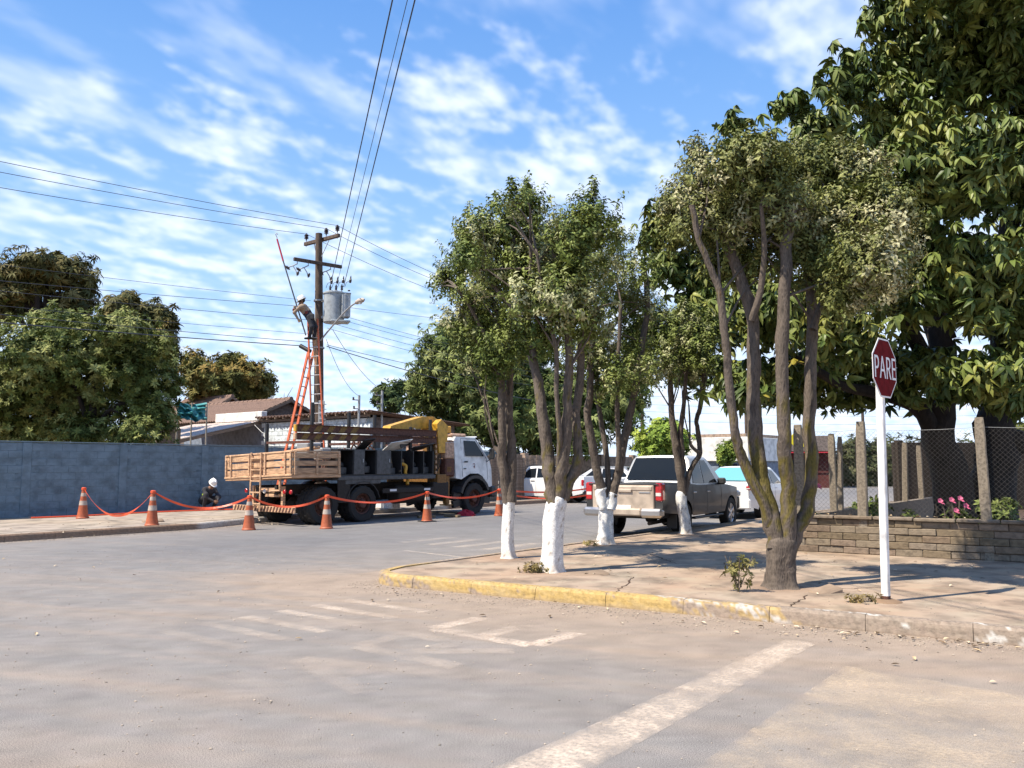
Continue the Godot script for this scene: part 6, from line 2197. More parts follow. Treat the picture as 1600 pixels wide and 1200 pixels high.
	for q in [[4.72, 4.28, 0.55, M.black_steel], [3.72, 2.82, 0.5, M.plaster_white], [2.80, 1.95, 0.30, M.black_steel]]:      # raised lids
		b = MB.new()
		var zc: float = (q[0] + q[1]) / 2
		b.box(V(0.28, 0.0, 0), V(0.6, 0.025, q[0] - q[1] - 0.02), Basis.IDENTITY, 0.006)
		var lid := part("locker_lid", b, q[3], o)
		lid.position = V(0.72, 2.01, zc)
		lid.rotation = V(0.14, 0, q[2])
	b = MB.new()
	b.box(V(0, 0, 0), V(0.025, 0.46, 0.56), Basis.IDENTITY, 0.008)
	var pl := part("locker_lid", b, M.black_steel, o)
	pl.position = V(1.0, 2.36, 3.0)
	pl.rotation = V(0.22, 0.2, 0.1)
	b = MB.new()
	b.tube(smooth_path([V(1.0, 1.62, 3.15), V(1.08, 1.55, 3.0), V(1.1, 1.35, 3.05), V(1.05, 1.2, 2.9), V(1.1, 1.0, 2.95)], 3), 0.05, 8)
	part("yellow_hose", b, M.crane_yellow, o)
	for q in [[5.35, 1.42], [4.5, 1.45], [3.5, 1.4], [2.55, 1.42], [2.1, 1.42]]:
		b = MB.new()
		b.box(V(0.85, q[1], q[0]), V(0.34, 0.2, 0.28), Basis.IDENTITY, 0.02)
		b.disc(V(0.85, q[1] + 0.16, q[0]), V(0, 0, 1), 0.09, 0.2, 12, 0.01)
		part("stowed_tool", b, M.locker_grey, o)
	# far-side lockers and the gear in the middle of the deck
	b = MB.new()
	b.box(V(-0.9, 1.64, 3.76), V(0.58, 0.7, 3.66), Basis.IDENTITY, 0.02)
	part("locker", b, M.locker_grey, o)
	b = MB.new()
	for q in 7:
		b.tube([V(-0.1 + 0.07 * q, 1.32, 5.2), V(-0.2 + 0.1 * q, 2.02 + 0.03 * sin(q * 2.0), 5.0 - 0.1 * q)], 0.035, 6)
	for q in 4:
		b.tube(smooth_path([V(0.4, 1.95, 4.6 - q * 0.2), V(0.5, 2.25, 4.5 - q * 0.22), V(0.3, 2.2, 4.4 - q * 0.2), V(0.5, 2.0, 4.3 - q * 0.2)], 3), 0.025, 5)
	part("stowed_gear", b, M.rust_brown, o)
	b = MB.new()
	b.box(V(0.1, 2.02, 5.8), V(0.5, 0.34, 0.5), Basis.IDENTITY, 0.03)
	b.box(V(0.75, 1.88, 5.85), V(0.36, 0.34, 0.36), Basis.IDENTITY, 0.04)
	part("tool_case", b, M.galvanised, o)

	# two long braced rails along the top with hazard stripes, on black stakes
	for q in [[2.545, 0.2], [2.33, 0.185]]:
		b = MB.new()
		b.box(V(1.06, q[0], 4.34), V(0.06, q[1], 5.28), Basis.IDENTITY, 0.008)
		for f in [-1, 1]:
			b.box(V(1.09, q[0] + f * q[1] * 0.47, 4.34), V(0.09, 0.012, 5.28))
		var rail := part("side_rail", b, M.rust_brown, o)
		b = MB.new()
		for k in 5:
			var z := 6.86 - k * 0.42
			b.quad(V(1.0925, q[0] - q[1] * 0.42, z), V(1.0925, q[0] - q[1] * 0.42, z - 0.2), V(1.0925, q[0] + q[1] * 0.42, z - 0.34), V(1.0925, q[0] + q[1] * 0.42, z - 0.14))
		stuff(part("hazard_stripes", b, M.dull_yellow, rail))
		b = MB.new()
		b.box(V(1.06, q[0], 7.0), V(0.10, q[1] * 0.9, 0.06), Basis.IDENTITY, 0.01)
		part("end_reflector", b, M.crane_yellow if q[0] > 2.4 else M.dusty_timber, rail)
	for q in [[6.42, 1.85, 3.25], [5.15, 2.05, 3.05], [4.2, 2.05, 3.0], [1.9, 1.3, 2.98], [2.75, 1.35, 2.72]]:
		b = MB.new()
		b.box(V(1.0, (q[1] + q[2]) / 2, q[0]), V(0.075, q[2] - q[1], 0.085), Basis.IDENTITY, 0.008)
		part("stake", b, M.black_steel, o)
	for z in [6.42, 4.2, 1.9]:
		b = MB.new()
		b.box(V(-1.0, 2.0, z), V(0.075, 1.5, 0.085), Basis.IDENTITY, 0.008)
		part("stake", b, M.black_steel, o)
		b = MB.new()
		b.box(V(0, 2.2, z), V(2.0, 0.07, 0.07))
		part("cross_bar", b, M.rust_brown, o)
	b = MB.new()
	b.bar(V(-1.15, 1.75, 7.02), V(1.05, 2.05, 6.25), 0.28, 0.07, Vector3.UP, 0.015)
	part("loose_board", b, M.dusty_timber, o)

	# folded yellow loader crane between deck and cab
	var cr := Node3D.new()
	cr.name = "crane"
	o.add_child(cr, true)
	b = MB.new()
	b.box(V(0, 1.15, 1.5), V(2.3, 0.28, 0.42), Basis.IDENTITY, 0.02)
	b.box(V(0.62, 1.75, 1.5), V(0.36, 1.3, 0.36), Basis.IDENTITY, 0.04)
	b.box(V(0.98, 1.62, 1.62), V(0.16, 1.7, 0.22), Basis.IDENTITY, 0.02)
	part("column", b, M.crane_shaded, cr)
	b = MB.new()
	b.prism([Vector2(1.28, 2.35), Vector2(1.28, 2.98), Vector2(1.55, 3.1), Vector2(2.0, 3.08), Vector2(3.35, 2.74), Vector2(3.4, 2.64), Vector2(2.6, 2.66), Vector2(1.75, 2.72), Vector2(1.68, 2.35)], -0.17, 0.17, Transform3D(Basis(V(0, 0, 1), V(0, 1, 0), V(-1, 0, 0)), V(0.62, 0, 0)))
	part("main_boom", b, M.crane_yellow, cr)
	b = MB.new()
	b.prism([Vector2(1.25, 1.95), Vector2(1.2, 2.8), Vector2(1.5, 3.0), Vector2(1.7, 2.85), Vector2(1.6, 1.95)], -0.12, 0.12, Transform3D(Basis(V(0, 0, 1), V(0, 1, 0), V(-1, 0, 0)), V(0.98, 0, 0)))
	part("elbow", b, M.crane_yellow, cr)
	b = MB.new()
	b.box(V(0.35, 2.72, 0.92), V(0.42, 0.24, 0.95), Basis.IDENTITY, 0.03)
	part("jib_end", b, M.crane_yellow, cr)
	b = MB.new()
	b.tube([V(0.80, 2.05, 1.45), V(0.80, 2.62, 2.3)], 0.055, 10)
	b.tube([V(0.80, 2.5, 2.12), V(0.80, 2.7, 2.45)], 0.035, 10)
	part("ram", b, M.chrome, cr)
	b = MB.new()
	for q in 6:
		b.tube(smooth_path([V(0.9 + 0.03 * q, 1.2, 1.75), V(1.02 + 0.02 * q, 1.7, 1.8 - q * 0.05), V(0.95, 2.2, 1.75 - q * 0.04), V(0.8, 2.5, 1.7)], 3), 0.014, 5)
	part("hoses", b, M.plastic_black, cr)
	b = MB.new()
	for q in 6:
		b.box(V(1.08, 1.35 + q * 0.16, 1.72), V(0.05, 0.09, 0.06), Basis.IDENTITY, 0.01)
	part("valve_block", b, M.dusty_timber, cr)
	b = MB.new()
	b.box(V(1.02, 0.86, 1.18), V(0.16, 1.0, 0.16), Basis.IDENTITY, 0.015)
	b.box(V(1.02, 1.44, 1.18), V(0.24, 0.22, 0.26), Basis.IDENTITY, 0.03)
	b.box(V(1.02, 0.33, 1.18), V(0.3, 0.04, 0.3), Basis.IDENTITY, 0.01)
	part("stabiliser", b, M.crane_shaded, cr)

	# cab
	var cab := Node3D.new()
	cab.name = "cab"
	o.add_child(cab, true)
	var side := [Vector2(0.88, 1.16), Vector2(0.90, 2.34), Vector2(0.80, 2.48), Vector2(-0.10, 2.47), Vector2(-0.22, 2.40), Vector2(-0.80, 1.72), Vector2(-0.92, 1.45), Vector2(-0.96, 0.85), Vector2(-0.66, 0.85), Vector2(-0.60, 1.02), Vector2(-0.42, 1.2), Vector2(-0.2, 1.30), Vector2(0.2, 1.30), Vector2(0.44, 1.2), Vector2(0.62, 1.12)]
	b = MB.new()
	# outline in z,y turned onto the x axis; the flanks lean in above the belt
	var n := side.size()
	var pr := PackedVector2Array(side)
	if Geometry2D.is_polygon_clockwise(pr): pr.reverse()
	var xx := func(p: Vector2) -> float: return 1.16 - 0.10 * clampf((p.y - 1.75) / 0.7, 0.0, 1.0) - 0.05 * clampf((-p.x - 0.5) / 0.45, 0.0, 1.0)
	var ix := Geometry2D.triangulate_polygon(pr)
	for i in range(0, ix.size(), 3):
		var a := pr[ix[i]]
		var d := pr[ix[i + 1]]
		var e := pr[ix[i + 2]]
		var p0 := V(xx.call(a), a.y, a.x)
		var p1 := V(xx.call(d), d.y, d.x)
		var p2 := V(xx.call(e), e.y, e.x)
		if (p1 - p0).cross(p2 - p0).x < 0:
			var sw := p1; p1 = p2; p2 = sw
		b.tri(p0, p1, p2)
		b.tri(V(-p0.x, p0.y, p0.z), V(-p2.x, p2.y, p2.z), V(-p1.x, p1.y, p1.z))
	for i in n:
		var a := pr[i]
		var d := pr[(i + 1) % n]
		var pa := V(xx.call(a), a.y, a.x)
		var pd := V(xx.call(d), d.y, d.x)
		b.quad(pa, pd, V(-pd.x, pd.y, pd.z), V(-pa.x, pa.y, pa.z))
	b.smooth(25)
	part("shell", b, M.cab_white, cab)
	b = MB.new()
	b.box(V(0, 1.78, 0.905), V(2.14, 1.14, 0.03), Basis.IDENTITY, 0.004)
	b.box(V(0, 2.53, 0.50), V(1.9, 0.12, 0.70), Basis.IDENTITY, 0.04)
	b.box(V(0.92, 2.04, 1.12), V(0.42, 0.52, 0.40), Basis.IDENTITY, 0.03)
	part("dusty_back", b, M.dust_pink, cab)
	b = MB.new()
	b.box(V(0.92, 1.50, 1.12), V(0.44, 0.54, 0.42), Basis.IDENTITY, 0.03)
	part("air_box", b, M.rust_brown, cab)
	for sg in [1.0, -1.0]:
		b = MB.new()
		var wp := [Vector2(0.42, 1.86), Vector2(0.45, 2.36), Vector2(-0.12, 2.35), Vector2(-0.50, 1.86)]
		for t in [[0, 1, 2], [0, 2, 3]]:
			var p := []
			for q in t: p.append(V(sg * (xx.call(wp[q]) + 0.008), wp[q].y, wp[q].x))
			if ((p[1] - p[0]).cross(p[2] - p[0])).x * sg > 0: b.tri(p[0], p[1], p[2])
			else: b.tri(p[0], p[2], p[1])
		part("window", b, M.window_dark, cab)
		b = MB.new()
		var dp := [Vector2(0.56, 1.20), Vector2(0.58, 2.42), Vector2(-0.14, 2.42), Vector2(-0.64, 1.76), Vector2(-0.70, 1.1)]
		for i in 4:
			var a: Vector2 = dp[i]
			var d: Vector2 = dp[i + 1]
			b.bar(V(sg * (xx.call(a) + 0.002), a.y, a.x), V(sg * (xx.call(d) + 0.002), d.y, d.x), 0.012, 0.006, V(1, 0, 0))
		var door := part("door", b, M.plastic_grey, cab)
		b = MB.new()
		b.box(V(sg * 1.175, 1.68, 0.42), V(0.03, 0.05, 0.16), Basis.IDENTITY, 0.01)
		b.box(V(sg * 1.172, 1.46, 0.46), V(0.02, 0.03, 0.10))
		part("handle", b, M.plastic_black, door)
		if sg > 0:
			b = MB.new()
			for k in 10:
				var an := lerpf(-2.2, 2.4, k / 10.0)
				var an2 := lerpf(-2.2, 2.4, (k + 1) / 10.0)
				b.bar(V(1.166, 1.57 + 0.055 * sin(an), 0.02 - 0.04 * cos(an)), V(1.166, 1.57 + 0.055 * sin(an2), 0.02 - 0.04 * cos(an2)), 0.02, 0.004, V(1, 0, 0))
			b.bar(V(1.166, 1.56, -0.01), V(1.166, 1.47, -0.02), 0.02, 0.004, V(1, 0, 0))
			part("emblem", b, M.sign_red, door)
		b = MB.new()
		b.box(V(sg * 1.3, 1.95, -0.72), V(0.22, 0.34, 0.06), Basis.IDENTITY, 0.02)
		b.tube([V(sg * 1.1, 2.2, -0.5), V(sg * 1.3, 2.14, -0.68), V(sg * 1.3, 1.8, -0.70), V(sg * 1.12, 1.68, -0.66)], 0.014, 6)
		part("mirror", b, M.plastic_black, cab)
		# black arch over the front wheel
		b = MB.new()
		var outer := []
		for k in 13:
			var an := lerpf(-0.35, PI + 0.25, k / 12.0)
			outer.append(V(sg * 1.02, 0.5 + 0.70 * sin(an), 0.70 * -cos(an) * -1.0))
		for k in 12:
			b.bar(outer[k], outer[k + 1], 0.42, 0.10, V(0, 1, 0.01), 0.0)
		part("wheel_arch", b, M.plastic_black, cab)
	b = MB.new()
	b.box(V(0, 0.70, -0.98), V(2.34, 0.36, 0.28), Basis.IDENTITY, 0.05)
	part("bumper", b, M.plastic_black, cab)
	b = MB.new()
	b.quad(V(0.95, 1.74, -0.815), V(-0.95, 1.74, -0.815), V(-0.92, 2.36, -0.286), V(0.92, 2.36, -0.286))
	part("windscreen", b, M.window_dark, cab)
	b = MB.new()
	for k in 5:
		b.box(V(0, 1.02 + k * 0.09, -0.965 + k * 0.01), V(1.5, 0.045, 0.03), Basis.IDENTITY, 0.006)
	part("grille", b, M.plastic_black, cab)
	for x in [-0.92, 0.92]:
		b = MB.new()
		b.box(V(x, 1.0, -0.955), V(0.3, 0.2, 0.06), Basis.IDENTITY, 0.02)
		part("headlight", b, M.lamp_clear, cab)
	b = MB.new()
	b.box(V(0, 2.46, -0.16), V(2.0, 0.05, 0.34), Basis(Vector3.RIGHT, 0.25), 0.02)
	part("sun_visor", b, M.cab_white, cab)


# ------------------------------------------------------------------ pole, wires, people, cones
func cable_between(called: String, label: String, a: Vector3, b: Vector3, sag: float, rad: float, group := "") -> void:
	var o := MB.new()
	var pts := []
	for i in 15:
		var t := i / 14.0
		pts.append(a.lerp(b, t) - Vector3.UP * (sag * 4.0 * t * (1.0 - t)))
	o.tube(pts, rad * 0.72, 5)
	var p := part(called, o, M.wire)
	tag(p, label, "cable", group)


func insulator(parent: Node, at: Vector3, h: float, rad: float, tilt := Basis.IDENTITY) -> void:
	var b := MB.new()
	var prof := [[0.0, 0.0], [rad * 0.3, 0.0], [rad * 0.3, h * 0.2]]
	for k in 3:
		prof.append([rad, h * (0.25 + k * 0.22)])
		prof.append([rad * 0.95, h * (0.31 + k * 0.22)])
		prof.append([rad * 0.5, h * (0.40 + k * 0.22)])
	prof.append([rad * 0.4, h])
	prof.append([0.0, h])
	b.lathe(prof, 10, Transform3D(tilt, at))
	part("insulator", b, M.porcelain, parent)


func utility_pole() -> void:
	var base := V(-6.16, 0.13, -26.55)
	var o := thing("utility_pole", "tall old wooden utility pole with two crossarms and bolted hardware", "utility pole", base)
	var b := MB.new()
	b.tube([V(0, 0, 0), V(-0.04, 2.0, 0), V(-0.1, 5.0, 0), V(-0.19, 9.02, 0)], [0.175, 0.165, 0.145, 0.11], 14)
	part("shaft", b, M.pole_wood, o)
	b = MB.new()          # a pale strip up the pole's left front side
	b.bar(V(-0.215, 5.6, 0.085), V(-0.255, 8.7, 0.055), 0.05, 0.02, V(-0.6, 0, 0.8))
	part("pale_strip", b, M.pole_pale, o)
	var rdir := STREET * V(1, 0, 0)
	var arm := V(-0.18, 8.84, 0.0) + rdir.cross(Vector3.UP) * -0.13
	b = MB.new()
	b.bar(arm - rdir * 0.92, arm + rdir * 0.86, 0.10, 0.12, Vector3.UP, 0.012)
	var a1 := part("crossarm", b, M.pole_wood, o)
	for t in [-0.84, 0.20, 0.76]:
		insulator(a1, arm + rdir * t + V(0, 0.12, 0), 0.24, 0.075)
		b = MB.new()
		b.tube([arm + rdir * t - V(0, 0.1, 0), arm + rdir * t + V(0, 0.14, 0)], 0.012, 6)
		part("pin", b, M.galvanised, a1)
	for t in [-0.42, 0.36]:
		b = MB.new()
		b.bar(arm + rdir * t - V(0, 0.06, 0), V(-0.16, 8.2, 0) + rdir * (0.09 * signf(t)), 0.035, 0.008)
		part("brace", b, M.galvanised, o)
	var d2 := V(0.77, 0, -0.64)
	var arm2 := V(-0.16, 8.0, 0.13)
	b = MB.new()
	b.bar(arm2 - d2 * 0.85, arm2 + d2 * 0.85, 0.09, 0.11, Vector3.UP, 0.012)
	var a2 := part("crossarm", b, M.pole_wood, o)
	for t in [-0.72, -0.34, 0.45]:          # fuse cutouts hanging open below the arm
		var p: Vector3 = arm2 + d2 * t
		b = MB.new()
		b.bar(p, p + V(0.0, -0.16, 0.03), 0.03, 0.02)
		b.tube([p + V(0.02, -0.14, 0.05), p + V(-0.1, -0.22, 0.1), p + V(-0.26, -0.28, 0.12)], 0.018, 6)
		b.tube([p + V(-0.12, -0.22, 0.1), p + V(-0.02, -0.38, 0.1), p + V(0.02, -0.5, 0.1)], 0.016, 6)
		var fc := part("fuse_cutout", b, M.galvanised, a2)
		insulator(fc, p + V(-0.2, -0.36, 0.12), 0.2, 0.05, Basis(Vector3.BACK, 0.9))
		insulator(fc, p + V(0.02, -0.56, 0.1), 0.16, 0.05, Basis(Vector3.BACK, -0.3))
	b = MB.new()
	for y in [1.4, 2.5, 3.4, 5.2, 6.75]:
		b.lathe([[0.165, y], [0.178, y], [0.178, y + 0.05], [0.165, y + 0.05]], 14, Transform3D(Basis.IDENTITY, V(-0.02 * y, 0, 0)))
	part("band", b, M.galvanised, o)
	b = MB.new()
	b.box(V(0.05, 3.15, 0.12), V(0.18, 0.7, 0.1), Basis.IDENTITY, 0.01)
	for k in 4: b.box(V(0.1, 2.9 + k * 0.16, 0.18), V(0.22, 0.02, 0.12))
	part("meter_bracket", b, M.galvanised, o)

	# transformer: round tank with a finned radiator on its street side
	var tr := thing("transformer", "grey transformer tank with a finned radiator hung on the utility pole", "transformer", base + V(0.38, 6.02, 0.12))
	b = MB.new()
	b.lathe([[0.0, 0.0], [0.31, 0.0], [0.33, 0.02], [0.33, 0.93], [0.36, 0.94], [0.36, 0.985], [0.3, 1.02], [0, 1.03]], 28)
	part("tank", b, M.transformer_grey, tr)
	b = MB.new()
	b.box(V(0.36, 0.52, 0.12), V(0.08, 0.76, 0.5), Basis(Vector3.UP, 0.35), 0.02)
	b.box(V(0.22, 0.02, 0.1), V(0.62, 0.06, 0.5), Basis(Vector3.UP, 0.35), 0.015)
	b.box(V(0.2, 0.96, 0.1), V(0.72, 0.05, 0.2), Basis(Vector3.UP, 0.35), 0.015)
	part("radiator_header", b, M.transformer_grey, tr)
	for k in 9:
		b = MB.new()
		var q := Basis(Vector3.UP, 0.35) * V(0.30, 0, 0.32 - k * 0.052)
		b.box(V(q.x + 0.08, 0.52, q.z + 0.13), V(0.26, 0.72, 0.016), Basis(Vector3.UP, 0.35), 0.005)
		part("radiator_fin", b, M.transformer_grey, tr)
	for q in [[-0.12, 0.05], [0.08, 0.1], [0.28, 0.16], [0.52, 0.2]]:
		insulator(tr, V(q[0], 1.0, q[1]), 0.24 if q[0] < 0.5 else 0.05, 0.045)
		b = MB.new()
		b.lathe([[0, 0], [0.04, 0.02], [0.045, 0.1], [0.03, 0.14], [0.012, 0.24], [0, 0.25]], 8, Transform3D(Basis(Vector3.BACK, -0.1), V(q[0] + 0.03, 1.27, q[1])))
		part("lightning_arrester", b, M.porcelain, tr)
		b = MB.new()
		b.tube(smooth_path([V(q[0] - 0.14, 1.14, q[1]), V(q[0] - 0.08, 1.3, q[1]), V(q[0] + 0.02, 1.32, q[1])], 3), 0.008, 4)
		part("jumper", b, M.wire, tr)
	b = MB.new()
	b.box(V(-0.36, 0.75, -0.08), V(0.3, 0.08, 0.1))
	b.box(V(-0.36, 0.2, -0.08), V(0.3, 0.08, 0.1))
	part("hanger", b, M.galvanised, tr)

	var lamp := thing("street_lamp", "slim grey street lamp arm curving up to a small head", "street lamp", base + V(-0.02, 5.45, 0.14))
	var lp := smooth_path([V(0, 0, 0), V(0.35, 0.34, 0.25), V(0.85, 0.78, 0.62), V(1.15, 0.98, 0.85), V(1.36, 1.06, 1.0)], 4)
	b = MB.new()
	b.tube(lp, 0.026, 8)
	part("arm", b, M.galvanised, lamp)
	b = MB.new()
	b.tube([V(1.28, 1.03, 0.94), V(1.33, 1.05, 0.98), V(1.42, 1.08, 1.05), V(1.54, 1.10, 1.13), V(1.60, 1.10, 1.17)], [0.03, 0.07, 0.085, 0.075, 0.03], 12)
	part("head", b, M.cone_white, lamp)
	b = MB.new()
	b.lathe([[0, -0.05], [0.05, -0.03], [0.06, 0.0], [0, 0.0]], 12, Transform3D(Basis.IDENTITY, V(1.46, 1.02, 1.08)))
	part("lens", b, M.lamp_clear, lamp)

	# ladders
	ladder("extension_ladder", "orange extension ladder leaning on the pole below the climbing worker", V(-5.98, 0.13, -25.25), V(-5.58, 0.13, -25.25), V(-6.54, 6.2, -26.15), V(-6.24, 6.24, -26.15))
	ladder("slim_ladder", "narrow red orange ladder leaning from the left side of the pole", V(-7.42, 0.13, -25.75), V(-7.30, 0.13, -26.1), V(-6.55, 5.3, -26.4), V(-6.47, 5.3, -26.72))
	b = MB.new()
	for q in 5:
		b.tube(smooth_path([V(-6.42 + q * 0.04, 6.0, -26.2), V(-6.36 + 0.03 * sin(q * 2.0), 5.6, -26.15), V(-6.3 + 0.05 * cos(q * 3.0), 5.2, -26.2), V(-6.28, 4.9 - 0.1 * q, -26.25)], 3), 0.022, 5)
	tag(part("rope_bundle", b, M.dusty_timber), "bundle of tan ropes and slings hanging at the ladder's top", "rope")
	b = MB.new()
	b.tube([V(-6.86, 5.42, -26.5), V(-6.5, 5.22, -26.4)], 0.07, 10)
	tag(part("cable_joint", b, M.plastic_black), "black sleeve joint on the thick lower cable at the ladders", "cable joint")


func ladder(called: String, label: String, la: Vector3, ra: Vector3, lb: Vector3, rb: Vector3) -> void:
	var o := thing(called, label, "ladder", la)
	for q in [[la, lb], [ra, rb]]:
		var b := MB.new()
		b.bar(q[0] - la, q[1] - la, 0.045, 0.085, (ra - la).normalized().cross(Vector3.UP), 0.008)
		part("rail", b, M.ladder_orange, o)
	var n := int((lb - la).length() / 0.3)
	for k in range(1, n):
		var t := float(k) / n
		var b := MB.new()
		b.tube([(la - la).lerp(lb - la, t), (ra - la).lerp(rb - la, t)], 0.017, 6)
		part("rung", b, M.rung_grey, o)


func wires() -> void:
	var p := V(-6.16, 0.13, -26.55)
	var rdir := STREET * V(1, 0, 0)
	var arm := p + V(-0.18, 8.84, 0.0) + rdir.cross(Vector3.UP) * -0.13 + V(0, 0.34, 0)
	var ext := func(a: Vector3, q: Vector3, k: float) -> Vector3: return a + (q - a) * k
	var hv := "high voltage lines along the street"
	for q in [[0.76, V(-12.17, 8.87, -19.0), V(-2.46, 9.01, -31.2), "highest"], [0.20, V(-12.16, 8.61, -19.0), V(-3.0, 8.87, -30.5), "middle"], [-0.84, V(-12.14, 8.24, -19.03), V(-3.14, 8.47, -30.35), "lowest"]]:
		var a: Vector3 = arm + rdir * q[0]
		cable_between("power_line", q[3] + " thin line from the top crossarm to the left edge", a, ext.call(a, q[1], 1.6), 0.12, 0.011, hv)
		cable_between("power_line", q[3] + " thin line from the top crossarm down behind the trees", a, ext.call(a, q[2], 2.4), 0.35, 0.011, hv)
	# the lines overhead, down to the transformer
	var ups := [[V(-5.90, 7.24, -26.3), V(-1.60, 7.78, -10.5), "left"], [V(-5.68, 7.34, -26.3), V(-1.40, 7.78, -10.5), "middle"], [V(-5.45, 7.32, -26.3), V(-1.30, 7.78, -10.5), "right"]]
	for q in ups:
		cable_between("overhead_line", q[2] + "most of the steep lines running overhead out of the frame" if q[2] != "middle" else "faint middle one of the steep lines running overhead", q[0], ext.call(q[0], q[1], 2.15), 0.0, 0.015 if q[2] != "middle" else 0.008, "steep lines passing over the camera")
	# low lines to the left
	var lows := [[V(-6.55, 6.90, -26.5), V(-12.08, 6.34, -19.11), 0.008], [V(-6.5, 6.69, -26.5), V(-12.07, 5.96, -19.13), 0.010], [V(-6.5, 6.26, -26.5), V(-12.06, 5.72, -19.14), 0.010], [V(-6.5, 5.80, -26.5), V(-12.05, 5.37, -19.15), 0.008], [V(-6.43, 5.53, -26.5), V(-12.04, 5.16, -19.16), 0.012], [V(-6.86, 5.42, -26.5), V(-12.03, 4.97, -19.17), 0.020]]
	var ord_ := ["first", "second", "third", "fourth", "fifth", "thick lowest"]
	for k in lows.size():
		cable_between("low_cable", ord_[k] + " low cable from the top, left of the pole, past the dark trees", lows[k][0], ext.call(lows[k][0], lows[k][1], 1.6), 0.06, lows[k][2], "low cables left of the pole")
	var rights := [[V(-5.42, 6.69, -26.5), V(-2.45, 7.22, -31.22), 0.009], [V(-6.0, 6.55, -26.5), V(-3.53, 6.38, -29.86), 0.009], [V(-6.0, 6.40, -26.5), V(-3.53, 6.24, -29.86), 0.009], [V(-6.0, 6.2, -26.5), V(-3.55, 6.0, -29.83), 0.009], [V(-6.0, 6.0, -26.5), V(-3.73, 5.8, -29.61), 0.009], [V(-6.0, 5.45, -26.5), V(-3.72, 5.31, -29.62), 0.012], [V(-6.0, 5.40, -26.5), V(-3.72, 5.06, -29.62), 0.020]]
	var ord2 := ["first", "second", "third", "fourth", "fifth", "sixth", "thick lowest"]
	for k in rights.size():
		cable_between("low_cable", ord2[k] + " low cable from the top, right of the pole, towards the mango tree", rights[k][0], ext.call(rights[k][0], rights[k][1], 3.0), 0.12, rights[k][2], "low cables right of the pole")
	# service drops to the masts
	cable_between("service_drop", "drooping service wire from the pole to the nearer grey mast", V(-6.02, 5.63, -26.5), W(21.98, -25.25, 4.3), 0.35, 0.011, "service drops")
	cable_between("service_drop", "straighter service wire from the transformer to the taller mast", V(-5.82, 5.95, -26.5), W(23.21, -25.25, 4.6), 0.25, 0.012, "service drops")


